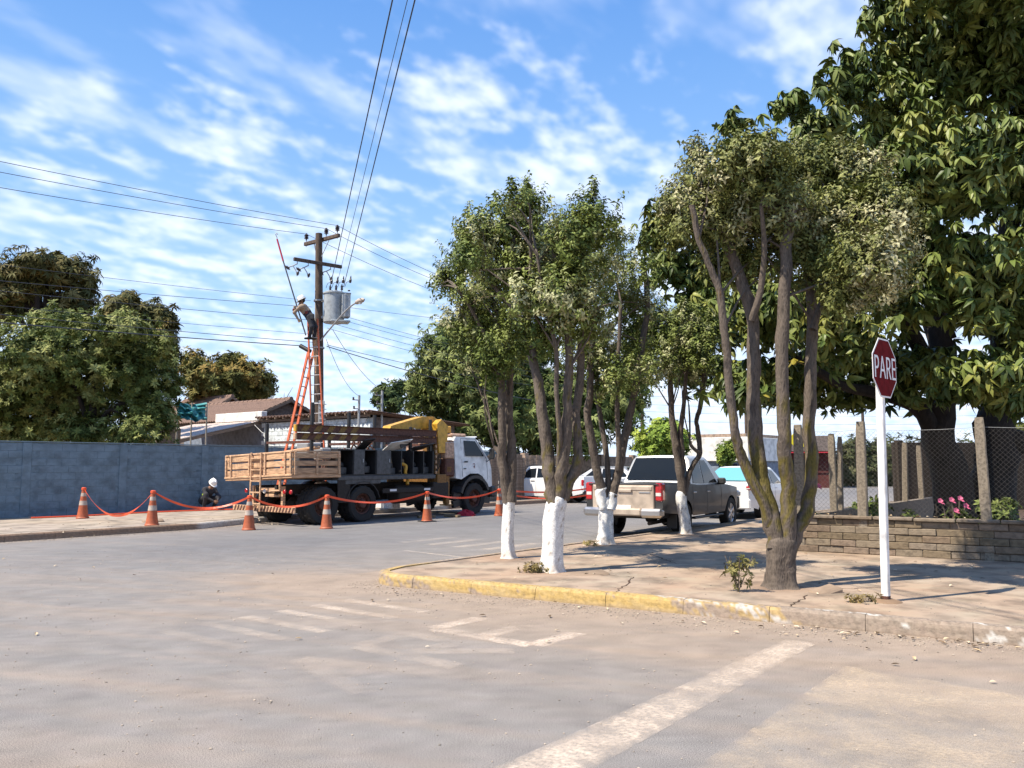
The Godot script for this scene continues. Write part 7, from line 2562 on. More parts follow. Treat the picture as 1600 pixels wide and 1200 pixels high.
func field_mesh(caps: Array, cell: float, k := 0.03) -> MB:
	# joins tapered capsules [a, b, ra, rb, colour] into one skin (surface nets)
	var lo := V(1e9, 1e9, 1e9)
	var hi := -lo
	for c in caps:
		var r: float = maxf(c[2], c[3]) + k + cell * 2
		for p in [c[0], c[1]]:
			lo = lo.min(p - V(r, r, r))
			hi = hi.max(p + V(r, r, r))
	var nx := int((hi.x - lo.x) / cell) + 2
	var ny := int((hi.y - lo.y) / cell) + 2
	var nz := int((hi.z - lo.z) / cell) + 2
	var F := PackedFloat32Array()
	F.resize(nx * ny * nz)
	F.fill(1.0)
	var best := PackedFloat32Array()
	best.resize(nx * ny * nz)
	best.fill(1.0)
	var who := PackedInt32Array()
	who.resize(nx * ny * nz)
	for ci in caps.size():
		var c: Array = caps[ci]
		var a: Vector3 = c[0]
		var ba: Vector3 = c[1] - a
		var l2 := maxf(ba.length_squared(), 1e-9)
		var ra: float = c[2]
		var rb: float = c[3]
		var m := maxf(ra, rb) + k + cell * 2
		var p0 := ((a.min(c[1]) - V(m, m, m) - lo) / cell).floor()
		var p1 := ((a.max(c[1]) + V(m, m, m) - lo) / cell).ceil()
		for iz in range(maxi(0, int(p0.z)), mini(nz - 1, int(p1.z)) + 1):
			for iy in range(maxi(0, int(p0.y)), mini(ny - 1, int(p1.y)) + 1):
				for ix in range(maxi(0, int(p0.x)), mini(nx - 1, int(p1.x)) + 1):
					var p := lo + V(ix, iy, iz) * cell
					var t := clampf((p - a).dot(ba) / l2, 0.0, 1.0)
					var d := (p - a - ba * t).length() - lerpf(ra, rb, t)
					var at := (iz * ny + iy) * nx + ix
					if d < best[at]:
						best[at] = d
						who[at] = ci
					var f := F[at]
					var h := maxf(k - absf(f - d), 0.0) / k
					F[at] = minf(f, d) - h * h * k * 0.25
	var vi := {}
	var pts := []
	var cols := []
	var sx := 1
	var sy := nx
	var sz := nx * ny
	for iz in nz - 1:
		for iy in ny - 1:
			for ix in nx - 1:
				var at := (iz * ny + iy) * nx + ix
				var s := 0
				if F[at] < 0: s += 1
				if F[at + sx] < 0: s += 1
				if F[at + sy] < 0: s += 1
				if F[at + sx + sy] < 0: s += 1
				if F[at + sz] < 0: s += 1
				if F[at + sx + sz] < 0: s += 1
				if F[at + sy + sz] < 0: s += 1
				if F[at + sx + sy + sz] < 0: s += 1
				if s == 0 or s == 8: continue
				var sum := Vector3.ZERO
				var n := 0
				for e in [[0, 0, 0, 0], [0, 1, 0, 0], [0, 0, 1, 0], [0, 1, 1, 0], [1, 0, 0, 0], [1, 1, 0, 0], [1, 0, 1, 0], [1, 1, 1, 0], [2, 0, 0, 0], [2, 1, 0, 0], [2, 0, 1, 0], [2, 1, 1, 0]]:
					var o := Vector3i.ZERO
					var q := Vector3i.ZERO
					if e[0] == 0: o = Vector3i(0, e[1], e[2]); q = Vector3i(1, 0, 0)
					elif e[0] == 1: o = Vector3i(e[1], 0, e[2]); q = Vector3i(0, 1, 0)
					else: o = Vector3i(e[1], e[2], 0); q = Vector3i(0, 0, 1)
					var f0 := F[at + o.x * sx + o.y * sy + o.z * sz]
					var o2 := o + q
					var f1 := F[at + o2.x * sx + o2.y * sy + o2.z * sz]
					if (f0 < 0) != (f1 < 0):
						sum += Vector3(o) + Vector3(q) * (f0 / (f0 - f1))
						n += 1
				vi[at] = pts.size()
				pts.append(lo + (V(ix, iy, iz) + sum / n) * cell)
				cols.append(caps[who[at]][4])
	var b := MB.new()
	for at in vi:
		var ix: int = at % nx
		var iy: int = (at / nx) % ny
		var iz: int = at / (nx * ny)
		for ax in 3:
			var step: int = [sx, sy, sz][ax]
			var u: int = [sy, sz, sx][ax]
			var w: int = [sz, sx, sy][ax]
			var f0 := F[at]
			var f1 := F[at + step]
			if (f0 < 0) == (f1 < 0): continue
			if not (vi.has(at - u) and vi.has(at - w) and vi.has(at - u - w)): continue
			var p := [at - u - w, at - w, at, at - u]
			b.col = cols[vi[at]]
			if f0 < 0: b.quad(pts[vi[p[0]]], pts[vi[p[1]]], pts[vi[p[2]]], pts[vi[p[3]]])
			else: b.quad(pts[vi[p[0]]], pts[vi[p[3]]], pts[vi[p[2]]], pts[vi[p[1]]])
	b.smooth(180)
	return b


func hand_caps(wrist: Vector3, dirn: Vector3, palm: Vector3, c: Color, side: float) -> Array:
	# a gloved hand: palm, four unequal curled fingers and a thumb off its side
	var d := dirn.normalized()
	var n := (palm - d * palm.dot(d)).normalized()
	var x := d.cross(n) * side
	var out := []
	for q in [-0.026, 0.0, 0.026]:
		out.append([wrist, wrist + d * 0.085 + x * q, 0.026, 0.019, c])
	var lens := [0.075, 0.085, 0.08, 0.062]
	for f in 4:
		var r0: Vector3 = wrist + d * 0.088 + x * (-0.031 + 0.021 * f)
		var a: Vector3 = r0 + (d * 0.8 + n * 0.6).normalized() * lens[f] * 0.5
		var e: Vector3 = a + (d * 0.1 + n).normalized() * lens[f] * 0.32
		var g: Vector3 = e + (-d * 0.6 + n * 0.7).normalized() * lens[f] * 0.26
		out.append([r0, a, 0.0105, 0.0098, c])
		out.append([a, e, 0.0098, 0.009, c])
		out.append([e, g, 0.009, 0.008, c])
	var t0: Vector3 = wrist + d * 0.03 - x * 0.03
	var t1: Vector3 = t0 + (d * 0.6 - x * 0.6 + n * 0.4).normalized() * 0.045
	out.append([t0, t1, 0.0125, 0.011, c])
	out.append([t1, t1 + (d * 0.6 + x * 0.1 + n * 0.7).normalized() * 0.035, 0.011, 0.009, c])
	return out


func append_mb(a: MB, b: MB) -> void:
	a.v.append_array(b.v)
	a.n.append_array(b.n)
	a.uv.append_array(b.uv)
	a.c.append_array(b.c)


func head_caps(at: Vector3, face: Vector3, up: Vector3, skin: Color, hair: Color) -> Array:
	var f := face.normalized()
	var u := (up - f * up.dot(f)).normalized()
	var s := f.cross(u)
	return [[at + u * 0.03 - f * 0.02, at + u * 0.025 + f * 0.012, 0.092, 0.085, hair], [at - u * 0.02 + f * 0.03, at - u * 0.085 + f * 0.055, 0.068, 0.042, skin],
		[at - u * 0.01 + f * 0.096, at - u * 0.045 + f * 0.118, 0.010, 0.016, skin],
		[at + u * 0.012 + f * 0.098 - s * 0.03, at + u * 0.012 + f * 0.099 - s * 0.034, 0.011, 0.011, Color(0.5, 0.45, 0.42)], [at + u * 0.012 + f * 0.098 + s * 0.03, at + u * 0.012 + f * 0.099 + s * 0.034, 0.011, 0.011, Color(0.5, 0.45, 0.42)],
		[at - u * 0.078 + f * 0.088 - s * 0.018, at - u * 0.078 + f * 0.088 + s * 0.018, 0.009, 0.009, Color(0.24, 0.09, 0.07)],
		[at + s * 0.085, at + s * 0.088 - u * 0.03, 0.018, 0.012, skin], [at - s * 0.085, at - s * 0.088 - u * 0.03, 0.018, 0.012, skin]]


func helmet(parent: Node, at: Vector3, face: Vector3, up: Vector3) -> void:
	var f := face.normalized()
	var u := (up - f * up.dot(f)).normalized()
	var t := Transform3D(Basis(u.cross(f), u, f), at)
	var b := MB.new()
	b.lathe([[0.118, 0.01], [0.121, 0.03], [0.116, 0.075], [0.098, 0.118], [0.062, 0.146], [0.0, 0.155]], 20, t * Transform3D(Basis.from_scale(V(0.94, 1, 1.12)), Vector3.ZERO))
	b.X = t
	var brim := []
	for k in 21:
		var an := TAU * k / 20
		var ext := 0.016 + 0.045 * maxf(cos(an), 0.0)
		brim.append([V(sin(an) * 0.111, 0.012, cos(an) * 0.132), V(sin(an) * (0.111 + ext * 0.6), 0.002, cos(an) * (0.132 + ext))])
	b.grid(brim, true)
	b.X = Transform3D.IDENTITY
	part("helmet", b, M.helmet_white, parent)
	b = MB.new()
	b.X = t
	b.box(V(0, 0.148, 0.0), V(0.022, 0.02, 0.2), Basis.IDENTITY, 0.008)
	b.X = Transform3D.IDENTITY
	part("helmet_ridge", b, M.helmet_white, parent)


func people() -> void:
	var navy := Color(0.032, 0.033, 0.042)
	var tan := Color(0.34, 0.25, 0.18)
	var boot := Color(0.025, 0.02, 0.018)
	var skin := Color(0.26, 0.14, 0.09)
	var glove := Color(0.40, 0.30, 0.20)
	var strap := Color(0.20, 0.045, 0.03)
	# crouching by the wall, facing the street, hands busy low in front
	var at := V(-9.79, 0.13, -26.86)
	var o := thing("person", "person in navy work clothes and white helmet crouching by the blue wall", "person", at)
	var f := V(0.78, 0, 0.62)
	var s := V(0.62, 0, -0.78)              # the person's left is -s
	var pel := V(0, 0.30, 0) - f * 0.20
	var chest := V(0, 0.60, 0) + f * 0.02
	var neck := V(0, 0.72, 0) + f * 0.12
	var caps := [[pel - s * 0.07, pel + s * 0.07, 0.135, 0.135, navy], [pel, V(0, 0.46, 0) - f * 0.12, 0.14, 0.14, navy], [V(0, 0.46, 0) - f * 0.12, chest, 0.145, 0.15, navy], [chest - s * 0.13 + V(0, 0.05, 0), chest + s * 0.13 + V(0, 0.05, 0), 0.10, 0.10, navy], [chest + V(0, 0.06, 0) + f * 0.02, neck, 0.075, 0.062, skin]]
	var hands := []
	for q in [-1.0, 1.0]:
		var hip: Vector3 = pel + s * 0.10 * q
		var knee: Vector3 = V(0, 0.50, 0) + f * 0.22 + s * 0.22 * q
		if q > 0: knee = V(0, 0.42, 0) + f * 0.26 + s * 0.2
		var ank: Vector3 = V(0, 0.09, 0) + f * 0.02 + s * 0.17 * q
		caps.append([hip, knee, 0.105, 0.075, navy])
		caps.append([knee, ank, 0.07, 0.05, navy])
		caps.append([ank - f * 0.06 - V(0, 0.04, 0), ank + f * 0.15 - V(0, 0.055, 0), 0.045, 0.035, boot])
		var sh: Vector3 = chest + V(0, 0.06, 0) + s * 0.18 * q + f * 0.03
		var el: Vector3 = V(0, 0.42, 0) + f * 0.24 + s * 0.23 * q
		var wr: Vector3 = V(0, 0.30, 0) + f * 0.42 + s * 0.07 * q
		caps.append([sh, el, 0.065, 0.048, navy])
		caps.append([el, wr, 0.046, 0.034, navy])
		hands.append([wr, (wr - el), -s * q, q])
	var body := field_mesh(caps, 0.018, 0.05)
	var look := (f * 0.75 - V(0, 0.65, 0)).normalized()
	var hat := V(0, 0.83, 0) + f * 0.19
	append_mb(body, field_mesh(head_caps(hat, look, Vector3.UP + f * 0.6, skin, Color(0.03, 0.02, 0.015)), 0.006, 0.02))
	for h in hands: append_mb(body, field_mesh(hand_caps(h[0], h[1], h[2], skin, h[3]), 0.005, 0.008))
	part("body", body, M.uniform, o)
	helmet(o, hat + (Vector3.UP + f * 0.9).normalized() * 0.045, look, Vector3.UP + f * 0.6)
	var b := MB.new()
	for k in 12:
		var a0 := TAU * k / 12
		var a1 := TAU * (k + 1) / 12
		var c0 := V(0, 0.50, 0) - f * 0.08
		b.bar(c0 + s * 0.165 * cos(a0) + f * 0.155 * sin(a0) + V(0, 0.02 * sin(a0), 0), c0 + s * 0.165 * cos(a1) + f * 0.155 * sin(a1) + V(0, 0.02 * sin(a1), 0), 0.008, 0.05)
	part("reflective_band", b, M.hi_vis, o)

	# the one at the top of the ladder, bent over towards the left with a hot stick
	var c0 := V(-6.42, 5.56, -26.0)
	var w := thing("person", "person in tan shirt and white helmet bending from the top of the ladder", "person", c0)
	var L := func(x: float, y: float, z: float) -> Vector3: return V(x, y, z) - c0
	var pel2: Vector3 = L.call(-6.44, 6.27, -25.97)
	var mid2: Vector3 = L.call(-6.54, 6.42, -25.95)
	var ch2: Vector3 = L.call(-6.64, 6.54, -25.92)
	var nk2: Vector3 = L.call(-6.70, 6.62, -25.9)
	caps = [[pel2 + V(0, 0, 0.07), pel2 - V(0, 0, 0.07), 0.125, 0.125, navy], [pel2, mid2, 0.13, 0.135, navy], [mid2, ch2, 0.135, 0.15, tan], [ch2 + V(0, 0.02, 0.14), ch2 + V(0, 0.02, -0.14), 0.095, 0.095, tan], [ch2, nk2 + V(-0.04, 0.03, 0), 0.07, 0.06, skin]]
	hands = []
	for q in [[0.11, V(-6.33, 5.93, -25.82), V(-6.42, 5.62, -25.92)], [-0.11, V(-6.27, 5.97, -26.08), V(-6.32, 5.64, -26.1)]]:
		var hip: Vector3 = pel2 + V(0, -0.03, q[0])
		caps.append([hip, q[1] - c0, 0.10, 0.072, navy])
		caps.append([q[1] - c0, q[2] - c0, 0.068, 0.048, navy])
		caps.append([q[2] - c0 + V(0.04, -0.045, 0), q[2] - c0 + V(-0.13, -0.055, 0.05), 0.043, 0.034, boot])
	for q in [[V(-6.70, 6.55, -25.74), V(-6.86, 6.36, -25.68), V(-6.755, 6.17, -25.72), 1.0], [V(-6.72, 6.58, -26.1), V(-6.95, 6.5, -25.98), V(-6.87, 6.52, -25.79), -1.0]]:
		caps.append([q[0] - c0, q[1] - c0, 0.062, 0.047, tan])
		caps.append([q[1] - c0, q[2] - c0, 0.046, 0.036, tan if q[3] > 0 else strap])
		hands.append([q[2] - c0, q[2] - q[1], V(0, 0.2, 1), q[3]])
	caps.append([mid2 + V(0.03, -0.04, 0.13), mid2 + V(0.03, -0.04, -0.13), 0.045, 0.045, strap])
	body = field_mesh(caps, 0.018, 0.045)
	var face2 := V(-0.85, -0.5, 0.2)
	var hd2: Vector3 = L.call(-6.68, 6.76, -25.9)
	append_mb(body, field_mesh(head_caps(hd2, face2, V(-0.3, 1, 0), skin, Color(0.03, 0.02, 0.015)), 0.006, 0.02))
	for h in hands: append_mb(body, field_mesh(hand_caps(h[0], h[1], h[2], glove, h[3]), 0.005, 0.008))
	part("body", body, M.uniform, w)
	helmet(w, hd2 + V(-0.1, 0.9, 0).normalized() * 0.045, face2, V(-0.3, 1, 0))
	b = MB.new()
	b.box(pel2 + V(0.1, -0.02, 0.16), V(0.16, 0.2, 0.1), Basis.IDENTITY, 0.03)
	part("tool_pouch", b, M.plastic_black, w)
	# the stick, held in both hands, its hook over the lowest line
	var hs := thing("hot_stick", "long dark red insulated stick held up to the high line", "tool", V(-6.49, 5.64, -25.72))
	var o0 := hs.position
	b = MB.new()
	b.tube([V(0, 0, 0), V(-7.30, 8.05, -25.85) - o0], 0.022, 8)
	part("shaft", b, M.plastic_grey, hs)
	b = MB.new()
	b.tube([V(-7.30, 8.05, -25.85) - o0, V(-7.53, 8.78, -25.9) - o0], 0.028, 8)
	part("tip_section", b, M.lamp_red, hs)
	b = MB.new()
	b.tube(smooth_path([V(-7.53, 8.78, -25.9) - o0, V(-7.545, 8.86, -25.9) - o0, V(-7.58, 8.93, -25.9) - o0, V(-7.55, 8.97, -25.9) - o0, V(-7.51, 8.93, -25.9) - o0], 3), 0.014, 6)
	part("hook", b, M.galvanised, hs)


func work_site() -> void:
	people()
	# cones
	var spots := [[V(-11.71, 0.13, -22.76), "orange cone on the far pavement, leftmost, beneath the blue wall", 0.3], [V(-8.69, 0.13, -20.16), "orange cone at the broken kerb edge, second from the left", 1.1], [V(-6.44, 0.0, -20.45), "orange cone in the road before the striped tail beam of the truck", 0.7], [V(-4.63, 0.0, -20.86), "orange cone in front of the truck's rear wheels", 2.0], [V(-2.38, 0.0, -23.40), "dusty orange cone on a square base plate by the crane column", 0.62], [V(-0.40, 0.0, -25.99), "orange cone half hidden behind the slender whitewashed tree", 1.4], [W(24.2, -15.6, 0.0), "far orange cone behind the silver pickup's tail", 0.2]]
	var first: Node3D = null
	for k in spots.size():
		var at: Vector3 = spots[k][0]
		if first == null:
			first = thing("traffic_cone", spots[0][1], "traffic cone", at, spots[0][2], "orange traffic cones round the truck")
			var b := MB.new()
			b.lathe([[0.165, 0.0], [0.17, 0.02], [0.15, 0.05], [0.135, 0.12], [0.045, 0.80], [0.04, 0.82], [0.0, 0.82]], 12)
			part("body", b, M.cone_orange, first)
			for q in [[0.36, 0.48], [0.60, 0.69]]:
				b = MB.new()
				var r0 := lerpf(0.135, 0.045, (q[0] - 0.12) / 0.68) + 0.003
				var r1 := lerpf(0.135, 0.045, (q[1] - 0.12) / 0.68) + 0.003
				b.lathe([[r0 - 0.003, q[0]], [r0, q[0]], [r1, q[1]], [r1 - 0.003, q[1]]], 12)
				part("white_band", b, M.cone_white, first)
		else:
			dup(first, "traffic_cone", spots[k][1], at, spots[k][2], "orange traffic cones round the truck")
	var b5 := MB.new()
	b5.box(V(0, 0.014, 0), V(0.40, 0.028, 0.40), Basis.IDENTITY, 0.008)
	part("base_plate", b5, M.plastic_black, get_node("traffic_cone_004"))
	# tape strung from cone to cone
	var tape := thing("barrier_tape", "orange barrier tape sagging from cone to cone round the truck", "tape", V(-4.6, 0, -20.9))
	var sags := [0.66, 0.34, 0.26, 0.22, 0.20, 0.12]
	for k in spots.size() - 1:
		var a: Vector3 = spots[k][0] + V(0, 0.81, 0)
		var e: Vector3 = spots[k + 1][0] + V(0, 0.81, 0)
		ribbon("span", tape, a, e, sags[k], 0.055, k)
	ribbon("span", tape, spots[5][0] + V(0, 0.72, 0), spots[6][0] + V(0, 0.6, 0), 0.18, 0.05, 9)
	for k in 6:
		var b := MB.new()
		b.lathe([[0.05, 0.76], [0.062, 0.775], [0.062, 0.825], [0.045, 0.84], [0, 0.845]], 10, Transform3D(Basis.IDENTITY, spots[k][0] - tape.position))
		part("wrap", b, M.tape_orange, tape)
	# orange hose along the pavement
	var b := MB.new()
	b.tube(smooth_path([W(9.6, -24.3, 0.155), W(11.0, -24.15, 0.155), W(13.0, -24.3, 0.155), W(15.0, -23.9, 0.155), W(16.4, -23.0, 0.155), W(17.5, -22.2, 0.155)], 5), 0.022, 6)
	tag(part("orange_hose", b, M.tape_orange), "long orange hose lying on the pavement along the blue wall", "hose")
	# odds and ends
	b = MB.new()
	var nz := fbm(91, 3.0, 3)
	var rows := []
	for i in 9:
		var row := []
		for j in 17:
			var an := TAU * (j % 16) / 16
			var t := i / 8.0
			var rr := 0.34 * cos(t * PI / 2) * (1.0 + 0.4 * nz.get_noise_2d(cos(an) * 1.3 + 3.0, sin(an) * 1.3 + t))
			row.append(V(cos(an) * rr, 0.16 * sin(t * PI / 2) * (1.0 + 0.7 * nz.get_noise_2d(cos(an) * 2.0, sin(an) * 2.0)), -sin(an) * rr * 0.6))
		rows.append(row)
	b.grid(rows)
	b.smooth(70)
	var rc := part("cloth_bundle", b, M.red_cloth)
	rc.position = W(19.5, -17.35, 0.004)
	rc.rotation.y = -0.7
	tag(rc, "crumpled red cloth lying on the road by the truck's front wheel", "cloth")
	for q in [[18.0, -17.6, 0.5, "short brown plank lying on the road behind the square based cone"], [18.7, -17.2, -0.6, "splintered pale plank on the road under the truck's crane"]]:
		b = MB.new()
		b.col = Color(1.3, 1.0, 0.8)
		b.box(V(0, 0.035, 0), V(0.55, 0.07, 0.16), Basis.IDENTITY, 0.008)
		var pk := part("plank", b, M.old_timber)
		pk.position = W(q[0], q[1], 0.004)
		pk.rotation.y = q[2]
		tag(pk, q[3], "plank")
	b = MB.new()
	b.box(V(0, 0.1, 0), V(0.9, 0.2, 0.35), Basis.IDENTITY, 0.02)
	var sk := part("stone_block", b, M.kerb)
	sk.position = W(19.2, -20.6, 0.13)
	sk.rotation.y = -deg_to_rad(HEADING)
	tag(sk, "pale broken stone block on the far kerb under the truck", "block")


func ribbon(called: String, parent: Node3D, a: Vector3, e: Vector3, sag: float, wid: float, seed_: int) -> void:
	var b := MB.new()
	var n := 24
	var rows := []
	for i in n + 1:
		var t := float(i) / n
		var p: Vector3 = a.lerp(e, t) - V(0, sag * 4.0 * t * (1.0 - t), 0)
		p.y = maxf(p.y, 0.03 if p.z > -20.0 or p.x > -7.0 else 0.17)
		var tw := 0.5 * sin(t * 5.0 + seed_) + 0.25 * sin(t * 13.0 + seed_ * 2.0)
		var d := (e - a).normalized()
		var across := Vector3.UP.rotated(d, tw)
		var o := d.cross(across).normalized() * 0.0012
		rows.append([p + across * wid / 2 + o - parent.position, p - across * wid / 2 + o - parent.position, p - across * wid / 2 - o - parent.position, p + across * wid / 2 - o - parent.position, p + across * wid / 2 + o - parent.position])
	b.grid(rows, true)
	part(called, b, M.tape_orange, parent)


func small_things() -> void:
	# stop sign, its face turned to the cross street
	var s := thing("stop_sign", "red octagonal PARE stop sign on a slightly tilted white post", "road sign", V(4.02, 0.13, -9.06), deg_to_rad(90.0 - HEADING + 8.0) - PI / 2 + PI / 2)
	s.rotation = Vector3.ZERO
	var fx := STREET * V(0, 0, -1)               # to the reader's right
	var fn := STREET * V(1, 0, 0)                # out of the face
	s.basis = Basis(fx, Vector3.UP, fn) * Basis(Vector3.UP, -0.115)
	var lean := V(0.02, 0, 0.0)
	var b := MB.new()
	b.bar(V(0, 0, 0), V(0.015, 2.72, 0.035), 0.075, 0.075, Vector3.RIGHT, 0.008)
	part("post", b, M.white_paint, s)
	var oct := []
	var oc2 := []
	var R := 0.325
	for k in 8:
		var an := PI / 8 + k * PI / 4
		oct.append(Vector2(cos(an) * R / cos(PI / 8), sin(an) * R / cos(PI / 8)))
		oc2.append(Vector2(cos(an) * (R - 0.018) / cos(PI / 8), sin(an) * (R - 0.018) / cos(PI / 8)))
	var at := Transform3D(Basis(Vector3.RIGHT, 0.0), V(0.015, 2.52, 0.085))
	b = MB.new()
	b.prism(oct, -0.003, 0.003, at)
	part("border", b, M.sign_white, s)
	b = MB.new()
	b.prism(oc2, 0.003, 0.0055, at)
	part("face", b, M.sign_red, s)
	var tm := TextMesh.new()
	tm.text = "PARE"
	var sf := SystemFont.new()
	sf.font_names = PackedStringArray(["Droid Sans"])
	sf.font_weight = 400
	tm.font = sf
	tm.font_size = 64
	tm.pixel_size = 0.0046
	tm.depth = 0.003
	var tx := put("lettering", tm, M.sign_white, s)
	tx.transform = at * Transform3D(Basis.from_scale(V(0.92, 1.15, 1)), V(0, 0, 0.008))
	b = MB.new()
	for y in [2.36, 2.66]: b.box(V(0.015, y, 0.06), V(0.12, 0.035, 0.05), Basis.IDENTITY, 0.006)
	part("clamp", b, M.galvanised, s)
	b = MB.new()
	b.col = Color(0.7, 0.55, 0.42)
	b.lathe([[0.20, -0.02], [0.15, 0.012], [0.08, 0.03], [0.05, 0.03]], 11)
	part("footing", b, M.pavement, s)
	b = MB.new()
	b.bar(V(0, 0.0, 0), V(0.0004, 0.07, 0.0009), 0.078, 0.078, Vector3.RIGHT, 0.008)
	part("rusty_foot", b, M.rust_brown, s)

	# flowers and plants in the garden behind the netting
	var fl := [[V(5.02, 0.3, -14.75), [[-0.22, 1.0, 0.05], [0.24, 1.0, 0], [0.05, 0.82, 0.05], [0.4, 0.92, 0]], 1.1, "leggy pink flowering plant behind the wall, right of the spotted tree", 2], [V(7.32, 0.3, -13.75), [[-0.26, 0.70, 0], [-0.1, 0.72, 0.05], [0.07, 0.74, 0.0], [-0.06, 0.55, 0.1], [0.16, 0.62, 0.0]], 0.9, "pink flowering plant behind the netting, right of the stop sign post", 7]]
	for q in fl:
		var o := thing("flowering_plant", q[3], "plant", q[0], 0.0, "pink flowering plants in the garden")
		var st := MB.new()
		for e in q[1]:
			st.tube(smooth_path([V(0, 0, 0), V(e[0] * 0.8, e[1] * 0.35, e[2]), V(e[0] * 0.7, e[1] * 0.7, e[2]), V(e[0], e[1], e[2])], 3), 0.012, 5)
		part("stems", st, M.bark, o)
		for e in q[1]:
			b = MB.new()
			for k in 5:
				var an := TAU * k / 5
				var d := V(cos(an), sin(an) * 0.9 + 0.2, 0.45 - 0.3 * sin(an)).normalized()
				leaf_blade(b, V(e[0], e[1], e[2]), d, d.cross(V(0, 0.4, 1)).normalized(), 0.055, 0.026, 0.1, 3, 0.1)
				leaf_blade(b, V(e[0] + 0.03, e[1] - 0.03, e[2] + 0.03), d.rotated(Vector3.UP, 0.6), d.cross(Vector3.UP).normalized(), 0.04, 0.02, 0.2, 3, 0.1)
			part("flower", b, M.petal_pink, o)
		leaf_cloud("leaves", o, [[0.0, 0.45, 0, 0.28, 0.22, 0.2], [0.25, 0.4, 0, 0.2, 0.16, 0.2]], 26, sprig("dense"), M.leaf, 0.13, [Color(0.10, 0.14, 0.03), Color(0.20, 0.24, 0.06)], q[4])
	var lp := [[V(6.1, 0.3, -14.2), 0.62, 40, "low leafy plant behind the wall at the middle post"], [V(7.95, 0.3, -13.6), 0.66, 60, "bushy pale leaved plant behind the netting before the right post"], [V(8.1, 0.25, -13.3), 0.4, 18, "small green sprouts behind the wall near the right post"], [V(6.6, 0.3, -13.9), 0.5, 14, "little green tuft on the wall's inner side behind the sign post"]]
	for q in lp:
		var o := thing("garden_plant", q[3], "plant", q[0], 0.0, "leafy plants behind the low wall")
		var st := MB.new()
		for k in 5: st.tube([V(0, 0, 0), V(0.2 * sin(k * 2.0), q[1] * 0.9, 0.15 * cos(k * 2.0))], 0.01, 5)
		part("stems", st, M.bark, o)
		leaf_cloud("leaves", o, [[0.0, q[1] * 0.85, 0, 0.34, q[1] * 0.32, 0.26]], q[2], sprig("dense"), M.leaf, 0.15, [Color(0.10, 0.14, 0.03), Color(0.24, 0.27, 0.09)], int(q[2]) + 400)
	# small weeds on the pavement
	for q in [[V(2.62, 0.13, -9.75), 0.45, 24, "young weed shoot with big pale leaves at the spotted tree's foot"], [V(0.28, 0.13, -11.45), 0.14, 30, "dry low weeds at the foot of the thick whitewashed tree"], [V(1.45, 0.13, -15.2), 0.10, 12, "tiny weeds at the foot of the forked whitewashed tree"], [V(3.75, 0.13, -9.0), 0.08, 14, "dry grass clump round the stop sign's post"]]:
		var o := thing("weed", q[3], "weed", q[0], 0.0, "weeds on the pavement")
		leaf_cloud("leaves", o, [[0.0, q[1] * 0.5, 0, 0.22, q[1] * 0.5, 0.14]], q[2], sprig("dense"), M.leaf_dull, 0.10 if q[1] > 0.2 else 0.07, [Color(0.14, 0.14, 0.04), Color(0.26, 0.22, 0.09)] if q[1] > 0.2 else [Color(0.26, 0.19, 0.09), Color(0.18, 0.15, 0.05)], int(q[1] * 100) + 500)
		if q[1] > 0.3:
			var st := MB.new()
			for k in 4: st.tube([V(0, 0, 0), V(0.2 * sin(k * 1.9), q[1] * 0.9, 0.1 * cos(k * 1.9))], 0.006, 5)
			part("stems", st, M.bark, o)
	# broken slabs lifted by the roots
	for q in [[V(3.62, 0.125, -9.72), V(0.34, 0.09, 0.22), V(0.12, 0.4, 0.2), "chunk of broken pavement at the spotted tree's right foot"], [V(0.98, 0.12, -11.3), V(0.62, 0.05, 0.3), V(0.05, 0.25, 0.06), "tilted broken slab right of the thick whitewashed trunk"], [V(-9.2, 0.14, -21.4), V(0.5, 0.08, 0.3), V(0.1, 0.5, 0.05), "broken lump of concrete by the second cone on the far pavement"]]:
		b = MB.new()
		b.col = Color(0.85, 0.75, 0.66)
		b.box(Vector3.ZERO, q[1], Basis.from_euler(q[2]), 0.02)
		var m := part("broken_slab", b, M.pavement)
		m.position = q[0]
		tag(m, q[3], "slab", "broken pavement slabs")
	# fallen leaves: by the kerb, on the wall, a few on the road
	var g := RandomNumberGenerator.new()
	g.seed = 4711
	var places := []
	for k in 110:
		var r := -1.9 + g.randfn() * 0.55 if k < 50 else g.randf_range(-8.4, 3.0)
		places.append(W(front_kerb(r) - absf(g.randfn()) * (0.12 if k < 50 else 0.7) - 0.06, r, 0.012))
	for k in 40: places.append(W(g.randf_range(-3.0, 9.0), g.randf_range(-16.0, 1.0), 0.012))
	for k in 90:
		var r := g.randf_range(-8.4, 1.0)
		places.append(W(lerpf(front_kerb(maxf(r, -8.4)) + 0.4, 14.0, pow(g.randf(), 0.7)), r, 0.142))
	for k in 40:
		var x := g.randf_range(0.2, 8.0)
		places.append(W(14.18 + 0.138 * x + g.randf_range(0.03, 0.16), FENCE_R + x, 0.758))
	for k in 80: places.append(W(g.randf_range(7.0, 14.0), left_kerb(10.0) + g.randf_range(-2.2, 0.5), 0.145 if k % 2 else 0.012))
	var mm := MultiMesh.new()
	mm.transform_format = MultiMesh.TRANSFORM_3D
	mm.use_colors = true
	mm.mesh = sprig("litter")
	mm.instance_count = places.size()
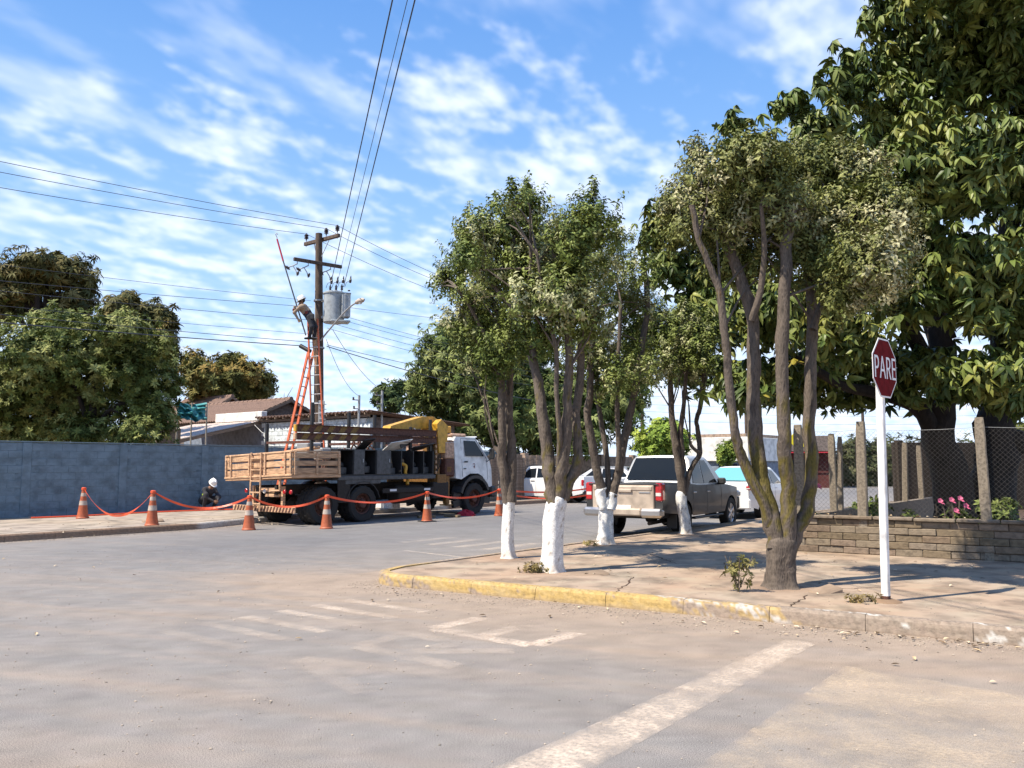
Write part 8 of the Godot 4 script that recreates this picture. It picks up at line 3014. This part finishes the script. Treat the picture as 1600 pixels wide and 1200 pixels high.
	for i in places.size():
		var on_wall: bool = i >= 240 and i < 280
		var sc := g.randf_range(0.03, 0.075) * (1.7 if on_wall else 1.0)
		mm.set_instance_transform(i, Transform3D(Basis.from_euler(V(g.randf_range(-0.25, 0.25), g.randf() * TAU, g.randf_range(-0.2, 0.2))).scaled(V(sc, sc, sc)), places[i]))
		var pale := g.randf()
		mm.set_instance_color(i, Color(0.50, 0.36, 0.20).lerp(Color(0.66, 0.56, 0.42), g.randf()) if pale > (0.15 if on_wall else 0.45) else Color(0.10, 0.065, 0.035))
	var ml := MultiMeshInstance3D.new()
	ml.name = "leaf_litter"
	ml.multimesh = mm
	ml.material_override = M.dry_leaf
	add_child(ml, true)
	tag(ml, "dry fallen leaves scattered along the kerb, wall and road", "leaves", "", "stuff")
	# grit and pebbles swept against the kerbs and strewn thinly over the road
	var pb := MB.new()
	pb.lathe([[0.0, -0.4], [0.75, -0.25], [1.0, 0.05], [0.6, 0.5], [0.0, 0.62]], 6)
	var spots := []
	for k in 2600:
		var r := g.randf_range(-8.8, 6.0)
		spots.append(W(front_kerb(r) - 0.03 - absf(g.randfn()) * 0.32, r, 0.004))
	for k in 1200:
		var sv := g.randf_range(9.0, 24.0)
		spots.append(W(sv, RK - 0.03 - absf(g.randfn()) * 0.2, 0.004))
	for k in 1600:
		var sv := g.randf_range(4.0, 14.0)
		spots.append(W(sv, left_kerb(sv) + 0.04 + absf(g.randfn()) * 0.22, 0.004))
	for k in 5200: spots.append(W(g.randf_range(-2.0, 9.0), g.randf_range(-16.0, 3.0), 0.003))
	for k in 1500:
		var r := g.randf_range(-8.4, 3.0)
		spots.append(W(lerpf(front_kerb(maxf(r, -8.4)) + 0.3, 14.0, g.randf()), r, 0.133))
	var pm := MultiMesh.new()
	pm.transform_format = MultiMesh.TRANSFORM_3D
	pm.use_colors = true
	pm.mesh = pb.mesh()
	pm.instance_count = spots.size()
	for i in spots.size():
		var sc := 0.0028 + 0.006 * pow(g.randf(), 3.0) + (0.003 if i < 5400 else 0.0) * g.randf()
		pm.set_instance_transform(i, Transform3D(Basis.from_euler(V(0, g.randf() * TAU, 0)).scaled(V(sc * g.randf_range(0.8, 1.6), sc, sc)), spots[i]))
		pm.set_instance_color(i, Color(0.16, 0.14, 0.12).lerp(Color(0.50, 0.41, 0.32), g.randf()))
	var gr := MultiMeshInstance3D.new()
	gr.name = "gravel"
	gr.multimesh = pm
	gr.material_override = M.dry_leaf
	add_child(gr, true)
	tag(gr, "grit and small pebbles strewn over the road and along the kerbs", "gravel", "", "stuff")
